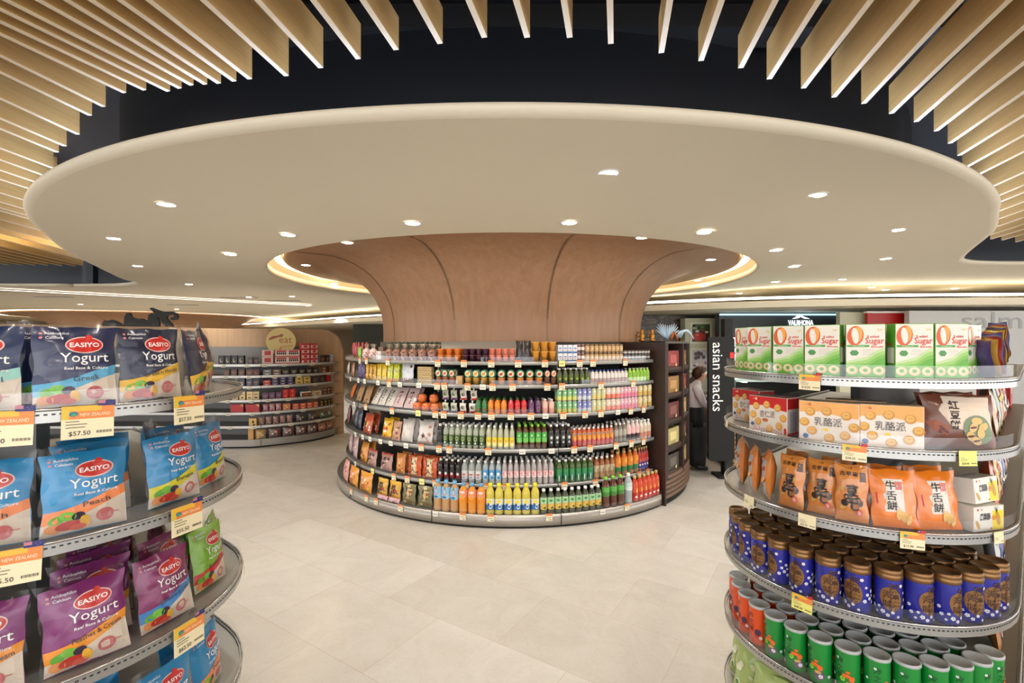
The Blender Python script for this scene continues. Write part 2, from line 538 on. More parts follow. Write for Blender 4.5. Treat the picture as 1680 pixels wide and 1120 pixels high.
# extra boards where the rim hides the ends (sides), keeping the pitch
def densify(L_, pitch=.185):
    out = [L_[0]]
    for p in L_[1:]:
        q = out[-1]
        d0, d1 = lerp_tab(dirs, q[0]), lerp_tab(dirs, p[0])
        gap = (p[0] - d1 * p[1]) - (q[0] - d0 * q[1])
        k = max(1, round(gap / pitch))
        for j in range(1, k + 1):
            t = j / k
            out.append((q[0] + (p[0] - q[0]) * t, q[1] + (p[1] - q[1]) * t))
    return out
fins = densify(fins)
for k in range(1, 13):
    fins.insert(0, (-7.3 - .19 * k, 7.15)); fins.append((6.6 + .19 * k, 5.55))
nf = len(fins)
for i, (tx, ty) in enumerate(fins):
    d = lerp_tab(dirs, tx)
    L_ = (ty + 3.2) * math.hypot(d, 1)
    ang = math.atan2(-1, -d)                     # board runs from its tip back towards and past the camera
    b = MB()
    hh = HF + .03 * math.sin(i * .9)
    b.box((L_ / 2, 0, hh / 2 + .002), (L_, .021, hh), M_FIN)
    b.box((L_ / 2, 0, .001), (L_, .021, .0022), M_FIN_LIT)  # thin bottom strip carrying the painted floor bounce
    o = b.build('ceiling_louvre', None, (tx, ty, ZF), ang)
    tag(o, 'light oak ceiling louvre board, %s counted from the left' % nth(i + 1), 'louvre', 'oak louvres over the aisle')
# linear lamps above the boards
for i, (x0, y0, x1, y1, lab) in enumerate([(-5.6, 1.2, -3.2, 2.6, 'left of the camera aisle'), (-7.4, 4.3, -4.9, 5.9, 'far left beside the rim'), (3.2, 1.2, 5.4, 2.2, 'right of the camera aisle'), (4.6, 3.4, 6.6, 4.4, 'far right beside the rim'),
                                  (-3.4, -1.6, -2.1, -.4, 'above the yogurt stand'), (1.4, -.4, 2.9, .9, 'above the biscuit stand')]):
    a = math.atan2(y1 - y0, x1 - x0); L_ = math.hypot(x1 - x0, y1 - y0)
    r0_ = empty('linear_lamp', ((x0 + x1) / 2, (y0 + y1) / 2, 3.22), a, 'warm linear lamp hidden over the oak louvres, ' + lab, 'lamp')
    MB().box((0, 0, .02), (L_, .09, .05), M_WHITE).build('housing', r0_)
    MB().box((0, 0, -.012), (L_ - .04, .06, .015), mat('linear_glow', (255, 238, 205), .5, emit=36.0)).build('diffuser', r0_)

# ---------------------------------------------------------------- downlights
def ceil_hit(px, py, z=None):
    Y = .86 * FPX / (560 - py)
    for _ in range(12):
        X = (px - 840) / FPX * Y
        zz = z if z else ceil_z(X, Y)
        Y = (zz - HC) * FPX / (560 - py)
    return X, Y, zz
big = [(273, 335), (998, 284), (1340, 320), (187, 391), (473, 385), (378, 417), (677, 366), (934, 365), (1155, 381), (1472, 377), (1273, 410),
       (226, 436), (310, 466), (408, 487), (1453, 424), (1302, 437), (1272, 462), (1382, 458), (1430, 471), (1453, 475), (1213, 481), (1330, 488), (1142, 494), (1567, 473), (1600, 490),
       (479, 486), (505, 501), (595, 509), (550, 510), (132, 499), (165, 513), (290, 507)]
rec = [(570, 398), (502, 435), (549, 465), (1053, 390), (1166, 426), (1145, 460)]
def lamp_proto():
    r = empty('ceiling_downlight', (0, 0, 0), 0, 'round warm recessed downlight', 'downlight', 'recessed downlights')
    MB().lathe([(.052, .001), (.052, -.004), (.062, -.005), (.066, .001)], M_WHITE, 20).build('trim_ring', r)
    MB().lathe([(0, -.003), (.05, -.003), (.052, .0)], M_LAMP, 20).build('lens', r)
    return r
proto = lamp_proto()
def spot(loc, power=SPOT_W, size=130, blend=.7, rad=.05, color=WARM, aim=None, parent=None):
    ld = bpy.data.lights.new('lamp_beam', 'SPOT')
    ld.energy = power; ld.spot_size = math.radians(size); ld.spot_blend = blend; ld.shadow_soft_size = rad; ld.color = color
    o = bpy.data.objects.new('lamp_beam', ld); COL.objects.link(o)
    o.location = loc
    if aim is not None:
        dd = Vector(aim) - Vector(loc)
        o.rotation_euler = dd.to_track_quat('-Z', 'Y').to_euler()
    return o
pos = [ceil_hit(*p) for p in big]
pos_r = [ceil_hit(p[0], p[1], 2.70) for p in rec]
order = sorted(range(len(pos)), key=lambda i: big[i][0])
rank = {i: k + 1 for k, i in enumerate(order)}
for i, (X, Y, z) in enumerate(pos):
    if math.hypot(X - C2X, Y - C2Y) < 4.7: continue
    if Y > 20: Y = 20
    place(proto, (X, Y, z), 0, 'round warm downlight in the cream ceiling, %s from the left of the photo' % nth(rank[i]))
    spot((X, Y, z - .02), SPOT_W if Y < 7 else SPOT_W * (1.9 if Y < 9.5 else 4.0))
order = sorted(range(6), key=lambda i: rec[i][0])
for k, i in enumerate(order):
    X, Y, z = pos_r[i]
    place(proto, (X, Y, z + .003), 0, 'downlight set in the wooden eye around the column, %s from left' % nth(k + 1))
    spot((X, Y, z - .02), SPOT_W * .35, 110)
# hanging track spotlights among the louvres over and behind the camera, lighting the two front stands
trk = [((-.55, .35), (-1.3, 1.5, 1.1)), ((.5, .3), (1.3, 1.9, 1.0)), ((-1.9, -.1), (-1.6, 1.4, 1.2)), ((1.9, -.1), (1.7, 1.6, 1.1)), ((-.2, -1.0), (-.6, 3.5, .4)), ((.35, -1.0), (.8, 3.4, .4)), ((-.3, 1.2), (-1.2, 2.2, .8)), ((.4, 1.3), (.9, 2.4, .8)), ((2.9, 1.2), (2.3, 2.0, 1.0))]
for k, ((x, y), aim) in enumerate(trk):
    r = empty('track_spotlight', (x, y, 2.86), 0, 'small white spotlight hanging between oak louvres out of frame, %s' % nth(k + 1), 'spotlight', 'spotlights between the louvres')
    MB().lathe([(0, .12), (.03, .12), (.035, .02), (.04, 0), (.034, .0), (.03, .02)], M_WHITE, 14).build('lamp_head', r)
    MB().tube([(0, 0, .12), (0, 0, .87)], .006, M_WHITE, 6).build('stem', r)
    spot((x, y, 2.85), 14, 100, .8, .06, (1, .86, .70), aim)
# ================================================================ BACKGROUND
# lowered soffit with a bright cove along its front edge
sof = [(-12, 21), (-9.6, 19), (-6.5, 16), (-3.7, 13.5), (0, 11.2), (2.46, 9.27), (4.7, 8.03), (8, 7.53), (16, 7.45)]
sof = catmull(sof, 4)
b = MB(); b.prism(sof + [(16, 25.9), (-12, 25.9)], 2.33, 2.44, M_CEIL)
struct(b.build('trim_3'))
b = MB(); s1 = offset(sof, .03); s2 = offset(sof, .12); n = len(sof)
b.add([(x, y, 2.47) for x, y in s1] + [(x, y, 2.52) for x, y in s2], [(i, n + i, n + i + 1, i + 1) for i in range(n - 1)], M_COVE)
tag(b.build('soffit_cove_light'), 'bright line of cove light along the edge of the far lowered ceiling', 'light strip')
# thin light slot in the far left ceiling
sl = [(-8.98, 8.30), (-7.4, 9.78), (-5.9, 11.2), (-5.0, 12.05)]
b = MB(); s2 = offset(sl, .09); n = len(sl)
z_ = 2.648
b.add([(x, y, z_) for x, y in sl] + [(x, y, z_) for x, y in s2], [(i, n + i, n + i + 1, i + 1) for i in range(n - 1)], mat('slot_glow', (255, 246, 232), .5, emit=2.5))
tag(b.build('ceiling_light_slot'), 'thin luminous slot in the ceiling far left beyond the louvres', 'light strip')
# ceiling air grilles
for k, (px, py) in enumerate([(88, 487), (300, 500), (392, 488), (465, 493), (468, 520)]):
    X, Y, z = ceil_hit(px, py)
    b = MB(); b.box((0, 0, -.004), (.75, .11, .008), mat('grille_grey', (120, 108, 96), .6))
    for j in (-.03, 0, .03):
        b.box((0, j, -.011), (.73, .008, .006), M_WHITE)
    tag(b.build('air_grille', None, (X, Y, z - .001)), 'slim grey air grille in the far left ceiling, %s from the left' % nth([0, 1, 2, 3, 4][k] + 1), 'air vent', 'ceiling air grilles')

# far shop walls
b = MB(); b.box((-1.0, 16.0, 1.16), (8.5, .2, 2.32), mat('dark_green_grey_wall', (52, 56, 50), .6)); struct(b.build('wall_far_left'))
def stone_mat():
    m = bpy.data.materials.new('dark_stone_mosaic'); m.use_nodes = True
    nt = m.node_tree; N, L = nt.nodes.new, nt.links.new
    b_ = nt.nodes['Principled BSDF']; tc = N('ShaderNodeTexCoord'); mp = N('ShaderNodeMapping'); mp.inputs['Rotation'].default_value = (PI / 2, 0, 0)
    br = N('ShaderNodeTexBrick'); br.inputs['Scale'].default_value = 7; br.inputs['Color1'].default_value = srgb(70, 58, 48); br.inputs['Color2'].default_value = srgb(150, 128, 104)
    br.inputs['Mortar'].default_value = srgb(30, 26, 24); br.inputs['Mortar Size'].default_value = .015; br.inputs['Bias'].default_value = -.35
    L(tc.outputs['Object'], mp.inputs[0]); L(mp.outputs[0], br.inputs['Vector']); L(br.outputs['Color'], b_.inputs['Base Color']); b_.inputs['Roughness'].default_value = .35
    return m
b = MB(); b.box((2.9, 10.6, 1.16), (1.75, .15, 2.32), stone_mat()); struct(b.build('wall_stone'))
b = MB(); b.box((7.5, 10.75, 1.16), (8.0, .1, 2.32), mat('shop_back_paint', (60, 62, 62), .5)); struct(b.build('wall_shop'))

# framed picture pillar
r = empty('picture_pillar', (3.98, 10.3, 0), 0, 'cream panelled pillar with two framed fruit and flower pictures', 'pillar')
MB().box((0, 0, 1.12), (.66, .3, 2.24), mat('cream_panel', (206, 204, 176), .45)).build('pillar_body', r)
def frame(root, cx, cz, w, h, draw):
    f = MB(); y = -.155
    for (x_, z_, a_, c_) in ((cx, cz + h / 2 + .02, w + .08, .04), (cx, cz - h / 2 - .02, w + .08, .04), (cx - w / 2 - .02, cz, .04, h), (cx + w / 2 + .02, cz, .04, h)):
        f.box((x_, y, z_), (a_, .03, c_), mat('ivory_frame', (228, 224, 200), .35))
    fo = f.build('picture_frame', root)
    p = MB(); p.box((cx, y + .003, cz), (w, .012, h), C(58, 84, 40))
    fn = lambda u, v, e: (cx + u, y - .003 - e, cz + v)
    draw(p, fn, w, h); p.build('picture', fo)
def tomato(p, fn, w, h):
    p.decal(tri2d([(-w / 2, -h / 2), (w / 2, -h / 2), (w / 2, h * .18), (-w / 2, h * .18)]), fn, C(64, 44, 34), .0005)
    for i in range(9):
        p.decal(tri2d(circ(random.uniform(-.42, .42) * w, random.uniform(.25, .44) * h, w * .09, h * .05, 8)), fn, random.choice([C(126, 160, 84), C(190, 208, 160), C(86, 124, 52)]), .001)
    p.decal(tri2d(circ(-.1 * w, -.22 * h, w * .36, h * .24, 20)), fn, C(205, 44, 24), .002)
    p.decal(tri2d(circ(-.2 * w, -.12 * h, w * .1, h * .05, 12)), fn, C(235, 110, 80), .003)
    for a, c_ in (((-.2, .1), C(235, 225, 215)), ((.12, .12), C(150, 60, 40)), ((.32, .05), C(225, 215, 175))):
        p.decal(tri2d(circ(a[0] * w, a[1] * h, w * .11, h * .07, 12)), fn, c_, .0025)
frame(r, 0, 1.93, .38, .37, tomato)
def flowers(p, fn, w, h):
    p.decal(tri2d([(-w / 2, -h / 2), (w / 2, -h / 2), (w / 2, h / 2), (-w / 2, h / 2)]), fn, C(196, 190, 190), .0005)
    for i in range(6):
        p.decal(tri2d(circ((-.28 + .14 * (i % 4)) * w, (.3 - .2 * (i // 3)) * h + .02 * (i % 2), w * .11, h * .1, 10)), fn, C(72, 42, 44), .0012 + .0002 * i)
    for i in range(7):
        p.decal(tri2d(circ((-.35 + .12 * i) * w, (-.28 + .07 * (i % 3)) * h, w * .09, h * .06, 8, i)), fn, random.choice([C(240, 238, 235), C(110, 96, 140), C(220, 180, 160)]), .002 + .0002 * i)
frame(r, 0, 1.36, .38, .42, flowers)

# chocolate shop fascia with its sign
X0, X1 = (1180 - 840) / FPX * 9.6, (1388 - 840) / FPX * 9.6
r = empty('shop_fascia', ((X0 + X1) / 2, 9.6, 0), 0, 'dark grey shop fascia with white VALRHONA lettering under a mountain mark', 'shop sign')
MB().box((0, .1, 1.88), (X1 - X0, .2, .82), mat('fascia_grey', (56, 62, 64), .45)).build('fascia_panel', r)
MB().box((0, -.03, 2.285), (X1 - X0, .05, .03), mat('cyan_glow', (170, 215, 235), .5, emit=1.2)).build('light_strip', r)
lx = (1313 - 840) / FPX * 9.6 - (X0 + X1) / 2
b = MB(); MW = mat('sign_glow', (235, 246, 255), .5, emit=2.6)
fn = lambda u, v, e: (lx + u, -.003 - e, 2.125 + v)
V, F = text2d('VALRHONA', .14, 0, 0, .012, .50)
b.add([fn(u, v, .012) for u, v in V], F, MW)
b.build('lettering', r); b = MB()
b.decal(tri2d([(-.17, .075), (-.10, .11), (-.05, .16), (-.02, .135), (0, .165), (.05, .12), (.1, .105), (.18, .075), (.06, .085), (0, .12), (-.05, .09)]), fn, MW, .012)
b.build('mountain_mark', r)
# lit poster beside the fascia
M_SIGN0 = mat('sign_black', (7, 7, 7), .65)
r = empty('light_box', ((1206 - 840) / FPX * 9.4, 9.4, 0), 0, 'small lit white poster with brown doodle between sign pillar and sugar boxes', 'light box')
MB().box((0, .03, 1.60), (.19, .05, .46), mat('poster_glow', (232, 240, 255), .5, emit=1.1)).build('lit_panel', r)
MB().box((0, .04, .69), (.05, .03, 1.38), M_SIGN0).build('stand', r)
b = MB(); fn = lambda u, v, e: (u, .004 - e, 1.58 + v)
for i in range(10):
    a = i * .7; b.tube([(.05 * math.cos(a), -.002, 1.58 + .05 * math.sin(a)), (.07 * math.cos(a + 1), -.002, 1.58 + .06 * math.sin(a * 1.3)), (.02 * math.cos(a + 2), -.002, 1.58 + .07 * math.sin(a + 2))], .005, C(86, 52, 44), 5)
b.build('printed_doodle', r)
# red banner and the salmon wall
r = MB(); r.box((0, 0, 0), (.86, .06, .42), mat('red_banner', (178, 22, 22), .4)); r.box((0, 0, .22), (.9, .08, .03), M_WHITE); r.box((.45, 0, .0), (.03, .08, .45), M_WHITE)
o = r.build('shop_banner', None, (6.50, 8.25, 2.03)); tag(o, 'red hanging panel with white edge above the sugar boxes', 'banner')
M_SWALL = mat('pale_wall_vinyl', (206, 206, 203), .5)
b = MB(); b.box((8.9, 8.05, 1.13), (4.6, .1, 2.26), M_SWALL)
b.box((6.2, 8.42, 1.13), (1.0, .1, 2.26), mat('cream_panel', (206, 204, 176)))
struct(b.build('wall_salmon'))
b = MB(); V, F = text2d('salmon', .40, 0, 0, 0, 1.62)
b.add([(u, 0, v) for u, v in V], F, C(168, 166, 166))
o = b.build('wall_lettering', None, (8.28, 7.994, 2.10)); tag(o, 'large grey word salmon printed on the pale wall at right', 'lettering')

# pastry counter with slatted front
r = empty('pastry_counter', (2.98, 6.55, 0), 0, 'pastry counter with slatted wooden front and lit glass display top', 'counter')
b = MB()
for k in range(11):
    b.box((.0, 1.35, .09 + k * .062), (.03, 2.9, .05), mat('slat_wood', (176, 138, 100), .5))
b.build('slatted_front', r)
b = MB(); b.box((.42, 1.35, .38), (.78, 2.9, .70), mat('counter_core', (44, 36, 30), .6)); b.box((.42, 1.35, .755), (.84, 2.96, .04), mat('counter_top', (120, 104, 92), .3)); b.build('counter_body', r)
b = MB(); b.box((.42, 1.35, 1.0), (.76, 2.8, .012), M_ACRYL); b.box((.03, 1.35, 1.0), (.012, 2.8, .44), M_ACRYL); b.box((.42, 1.35, 1.22), (.8, 2.9, .02), mat('case_top_frame', (190, 214, 208), .3)); b.build('glass_case', r)
b = MB(); b.box((.2, 1.35, 1.198), (.04, 2.7, .015), mat('case_glow', (232, 248, 246), .5, emit=4)); b.build('case_light', r)
for k in range(12):
    b = MB(); b.lathe([(0, .0), (.05, 0), (.055, .03), (.03, .05), (0, .055)], C(*random.choice([(214, 180, 120), (235, 228, 215), (120, 70, 44), (190, 60, 50)])), 12)
    b.lathe([(.0, .055), (.015, .056), (.012, .075), (0, .08)], C(200, 40, 50), 8)
    o = b.build('pastry', None, (3.16 + .22 * (k % 2), 6.8 + .22 * k, .776 if k % 3 else 1.007)); tag(o, 'small iced cake in the glass pastry counter, %s from the near end' % nth(k + 1), 'cake', 'cakes in the glass counter')

# decorative glass and gold figures on top of the island's dark cabinet
r = empty('glass_butterfly', (2.0, 6.15, 1.762), math.radians(8), 'pale blue glass wing sculpture with amber body on dark cabinet top', 'ornament')
MG = mat('ice_blue_glass', (190, 220, 242), .15, alpha=.85, coat=.5)
b = MB()
for k in range(13):
    a = math.radians(35 + k * 9)
    L_ = .22 + .03 * math.sin(k * .8)
    pts = [(-.02 + math.cos(a) * L_ * t * (1 - .12 * t), .0 + .01 * math.sin(k), .02 + math.sin(a) * L_ * t * .92) for t in (0, .25, .5, .75, 1)]
    b.tube(pts, [.006, .009, .011, .01, .004], MG, 6)
b.build('wing', r)
b = MB()
for k in range(4):
    b.tube([(.10 + .02 * k, 0, .03), (.14 + .02 * k, 0, .11), (.22 + .015 * k, 0, .135), (.30 + .012 * k, 0, .09 - .02 * k), (.34, 0, .02)], [.006, .011, .012, .009, .004], MG, 6)
b.build('tail', r)
b = MB(); b.tube([(.02, -.03, 0), (.03, -.03, .06), (.06, -.03, .11), (.09, -.03, .05), (.11, -.03, 0)], [.012, .022, .014, .02, .01], C(176, 98, 36, .2), 8); b.build('body', r)
for k, (x_, y_) in enumerate([(1.60, 5.93), (1.74, 5.98)]):
    b = MB()
    b.lathe([(0, 0), (.035, 0), (.04, .02), (.02, .035), (.032, .06), (.03, .08), (.015, .1), (.022, .125), (.012, .145), (0, .15)], mat('gilt', (196, 142, 60), .25, .8), 14)
    b.tube([(-.03, 0, .05), (-.07, 0, .07), (-.05, 0, .11), (-.02, 0, .1)], .009, mat('gilt', (196, 142, 60)), 6)
    o = b.build('gilt_figurine', None, (x_, y_, 1.752)); tag(o, 'small curled gold figurine on dark cabinet top, %s' % ('next to the column' if k == 0 else 'beside the glass wing'), 'ornament', 'gold figurines')

# ---------------------------------------------------------------- asian snacks sign pillar
r = empty('aisle_sign', (2.74, 6.15, 0), 0, 'tall black aisle sign reading asian snacks downwards in white', 'sign')
def rrect(w, h, rad, n=5, cx=0, cy=0):
    out = []
    for sx, sy, a0 in ((1, 1, 0), (-1, 1, PI / 2), (-1, -1, PI), (1, -1, 3 * PI / 2)):
        for k in range(n + 1):
            a = a0 + PI / 2 * k / n
            out.append((cx + sx * (w / 2 - rad) + rad * math.cos(a), cy + sy * (h / 2 - rad) + rad * math.sin(a)))
    return out
def slab(b, pts, y0, y1, m, cx=0, cz=0):
    """outline in the x-z plane given a thickness along y"""
    V, F = tri2d(pts)
    b.add([(cx + x, y0, cz + z) for x, z in V], F, m)
    b.add([(cx + x, y1, cz + z) for x, z in V], [f[::-1] for f in F], m)
    n = len(pts)
    b.add([(cx + x, y0, cz + z) for x, z in pts] + [(cx + x, y1, cz + z) for x, z in pts], [(i, n + i, n + (i + 1) % n, (i + 1) % n) for i in range(n)], m)
    return b
M_SIGN = mat('sign_black', (7, 7, 7), .65)
slab(MB(), rrect(.33, 1.58, .05), -.03, .02, M_SIGN, -.075, 1.02).build('sign_panel', r)
MB().box((.045, .10, 1.02), (.10, .12, 2.04), M_SIGN).build('post', r)
MB().box((.045, .10, .015), (.30, .26, .03), M_SIGN).build('foot', r)
b = MB(); V, F = text2d('asian snacks', .19, 0, 0, .002, .87)
b.add([(-.125 + v, -.0315, 1.30 - u) for u, v in V], [f for f in F], mat('sign_white', (240, 240, 238), .5, emit=.15)); b.build('lettering', r)
b = MB(); b.box((.055, -.032, 1.575), (.05, .004, .075), C(214, 40, 26)); b.build('red_badge', r)

# ---------------------------------------------------------------- left shelf wall
def arclen(P):
    s = [0]
    for a, c in zip(P, P[1:]): s.append(s[-1] + math.hypot(c[0] - a[0], c[1] - a[1]))
    return s
class Path:
    """front line of a shelf; at(px) finds the spot seen at photograph column px"""
    def __init__(self, P, inset_side=1):
        self.P = P; self.s = arclen(P); self.side = inset_side
    def pt(self, s, inset=0.0):
        P, S = self.P, self.s
        s = max(0, min(S[-1] - 1e-6, s))
        for i in range(len(P) - 1):
            if S[i + 1] >= s: break
        t = (s - S[i]) / max(1e-9, S[i + 1] - S[i])
        x = P[i][0] + (P[i + 1][0] - P[i][0]) * t; y = P[i][1] + (P[i + 1][1] - P[i][1]) * t
        # smoothed tangent
        def tan(k):
            a = P[max(k - 1, 0)]; c = P[min(k + 1, len(P) - 1)]
            v = Vector((c[0] - a[0], c[1] - a[1])); return v.normalized()
        d = (tan(i) * (1 - t) + tan(i + 1) * t).normalized()
        nx, ny = d.y, -d.x            # outward normal, right of travel
        return x - nx * inset, y - ny * inset, math.atan2(nx, -ny)
    def at(self, px, inset=0.0):
        """first (nearest) crossing"""
        best = None; N_ = 600
        for k in range(N_ + 1):
            s = self.s[-1] * k / N_
            x, y, a = self.pt(s, inset)
            if y < .2: continue
            q = 840 + FPX * x / y - px
            if k and prev_q * q <= 0 and abs(q - prev_q) < 60:
                if best is None or y < best[1]: best = (x, y, a, s)
            prev_q = q
        if best is None:
            k = min(range(N_ + 1), key=lambda j: abs(840 + FPX * self.pt(self.s[-1] * j / N_, inset)[0] / self.pt(self.s[-1] * j / N_, inset)[1] - px) if self.pt(self.s[-1] * j / N_, inset)[1] > .2 else 1e9)
            best = (*self.pt(self.s[-1] * k / N_, inset), self.s[-1] * k / N_)
        return best
    def rng(self, s0, s1, d0=0.0, n=None):
        pts = []
        n = n or max(2, int((s1 - s0) / .06))
        for k in range(n + 1):
            pts.append(self.pt(s0 + (s1 - s0) * k / n, d0)[:2])
        return pts
def ribbon(b, path_pts_a, path_pts_b, za, zb, m, smooth=True):
    n = len(path_pts_a)
    b.add([(x, y, za) for x, y in path_pts_a] + [(x, y, zb) for x, y in path_pts_b], [(i, i + 1, n + i + 1, n + i) for i in range(n - 1)], m, smooth)
wall_front = catmull([(-10.5, 7.87), (-6, 7.87), (-4.9, 7.86), (-4.35, 7.88), (-4.15, 7.94), (-3.6, 8.33), (-3.36, 8.72), (-3.30, 9.0)], 5)
WF = Path(wall_front)
wall_line = catmull([(-10.8, 8.42), (-6, 8.42), (-4.6, 8.40), (-4.25, 8.47), (-3.85, 8.72), (-3.5, 8.98), (-3.22, 9.16)], 6)
WL = Path(wall_line)
r = empty('shelf_wall', (-5.0, 8.42, 0), 0, 'curved brown oak shelf wall with seven steel shelves of chocolates, left', 'shelving unit')
r.location = (0, 0, 0)
b = MB(); tot = WL.s[-1]; tops = []; N_ = 120
pts = [WL.pt(tot * k / N_)[:2] for k in range(N_ + 1)]
back = [(x, y + .07) for x, y in pts]
for k in range(N_ + 1):
    s = tot * k / N_; e = tot - s
    z = 1.975 + .0 + max(0, (-5 - pts[k][0])) * .022
    if e < .42: z = z - .42 + math.sqrt(max(0, .42 ** 2 - (.42 - e) ** 2))
    tops.append(z)
n = N_ + 1
for P_, fl in ((pts, False), (back, True)):
    vs = [(x, y, 0) for x, y in P_] + [(P_[k][0], P_[k][1], tops[k]) for k in range(n)]
    fs = [(i, i + 1, n + i + 1, n + i) for i in range(n - 1)]
    b.add(vs, [f[::-1] for f in fs] if fl else fs, M_BOARD, True)
b.add([(pts[k][0], pts[k][1], tops[k]) for k in range(n)] + [(back[k][0], back[k][1], tops[k]) for k in range(n)], [(i, i + 1, n + i + 1, n + i) for i in range(n - 1)], M_BOARD)
b.add([(*pts[-1], 0), (*back[-1], 0), (*back[-1], tops[-1]), (*pts[-1], tops[-1])], [(0, 1, 2, 3)], M_BOARD)
b.build('back_board', r)
b = MB(); s_e = WL.s[-1] - .62
bp = WL.rng(0, s_e, -.012, 60); ribbon(b, bp, bp, .1, 1.66, mat('shelf_back_grey', (120, 118, 114), .5)); b.build('back_panel', r)
WZ = [1.372, 1.186, 1.015, .788, .583, .361, .13]
s_seam = WF.at(427)[3]
for k, z in enumerate(WZ):
    b = MB(); d = .40
    fr = WF.rng(0, WF.s[-1], 0, 90)
    n = len(fr)
    bk = [WL.pt(min(WL.s[-1], WL.s[-1] * i / (n - 1)), -.02)[:2] for i in range(n)]
    ribbon(b, fr, bk, z, z, M_SHELF)
    if k < 6:
        ribbon(b, fr, bk, z - .02, z - .02, M_SHELF)
        ribbon(b, fr, fr, z - .034, z + .004, mat('shelf_lip', (196, 194, 190), .35, .5))
        b.build('shelf', r)
    else:
        ribbon(b, fr, fr, .03, z + .01, mat('base_steel', (150, 146, 140), .4, .5)); b.build('base_deck', r)
        b = MB(); kk = WF.rng(0, WF.s[-1], .03, 90); ribbon(b, kk, kk, 0.0, .032, M_BLACK); b.build('plinth', r)
b = MB()
for k, z in enumerate(WZ):
    x, y, a = WF.pt(s_seam, -.002)
    b.box((x, y, z - .012 if k < 6 else .08), (.008, .006, .05 if k < 6 else .1), M_BLACK, a)
b.build('joint', r)
tagp = MB(); tagp.box((0, 0, 0), (.07, .002, .045), C(232, 226, 200)); tagp.add([(-.03, -.0015, -.01), (.03, -.0015, -.01), (.03, -.0015, .004), (-.03, -.0015, .004)], [(0, 1, 2, 3)], C(150, 140, 120)); TAGME = tagp.mesh('price_tag')
shelves_w = [c for c in r.children if c.name.startswith('shelf')]
for k in range(6):
    for px in ([433, 447, 466, 488, 512, 537][k % 3::2] + [366, 405]):
        h_ = WF.at(px + k * 2, -.006)
        if h_:
            t_ = bpy.data.objects.new('price_tag', TAGME); COL.objects.link(t_); t_.parent = shelves_w[k]; t_.location = (h_[0], h_[1], WZ[k] - .02); t_.rotation_euler.z = h_[2]

# round 'eat' sign on the wall and the black script sign standing on it
x, y, a, s = WL.at(461, -.22)
r = empty('round_sign', (x, y, 1.752), a, 'round pale yellow sign reading eat above the chocolate shelves', 'sign')
b = MB(); slab(b, circ(0, 0, .235, .235, 40), -.012, .012, mat('sign_yellow', (222, 204, 138), .5)); b.build('disc', r)
b = MB(); fn = lambda u, v, e: (u, -.0125 - e, v)
V, F = text2d('eat', .17, .07, .02, .004); b.decal((V, F), fn, C(176, 112, 56), .002)
V, F = text2d('gourmet', .07, .09, -.09, 0, .2, rot=.12); b.decal((V, F), fn, C(190, 140, 80), .002)
b.build('lettering', r)
b = MB(); b.decal(tri2d([(-.20, .04), (-.14, .09), (-.05, .10), (.0, .13), (.04, .11), (.02, .08), (-.05, .07), (-.1, .05), (-.17, .02)]), fn, C(160, 92, 48), .002)
b.build('painted_motif', r)
b = MB(); b.decal(tri2d([(-.03, -.12), (.0, -.09), (.0, -.2), (-.03, -.2)]), fn, C(190, 140, 80), .002); b.build('painted_stem', r)
MB().box((0, .015, -.24), (.03, .01, .24), M_SHELF).build('bracket', r)
# black cut-out script
x, y, a, s = WL.at(219, -.02)
zt = 1.975 + (-5 - x) * .022
r = MB()
w1 = [(-.50, 0), (-.50, .06), (-.46, .11), (-.40, .10), (-.33, .12), (-.26, .10), (-.20, .07), (-.14, .02), (-.12, .05), (-.11, .17), (-.07, .24), (-.02, .24), (.02, .17), (.08, .15), (.13, .13), (.2, .14), (.27, .10), (.3, .12), (.31, .2), (.36, .235), (.42, .22), (.38, .27), (.33, .315), (.37, .33), (.47, .29), (.58, .26), (.72, .265), (.81, .23), (.83, .16), (.80, .12), (.72, .11), (.69, .13), (.71, .17), (.75, .16), (.76, .19), (.71, .215), (.65, .19), (.63, .15), (.75, 0), (.69, 0), (.64, .03), (.62, 0), (.56, .05), (.50, .14), (.46, .17), (.50, .08), (.50, 0)]
slab(r, w1, -.02, .02, mat('sign_ink', (24, 24, 18), .6))
o = r.build('script_sign', None, (x - .08, y + .05, zt + .002), a); tag(o, 'black cut-out script lettering standing on top of the wooden wall', 'sign')

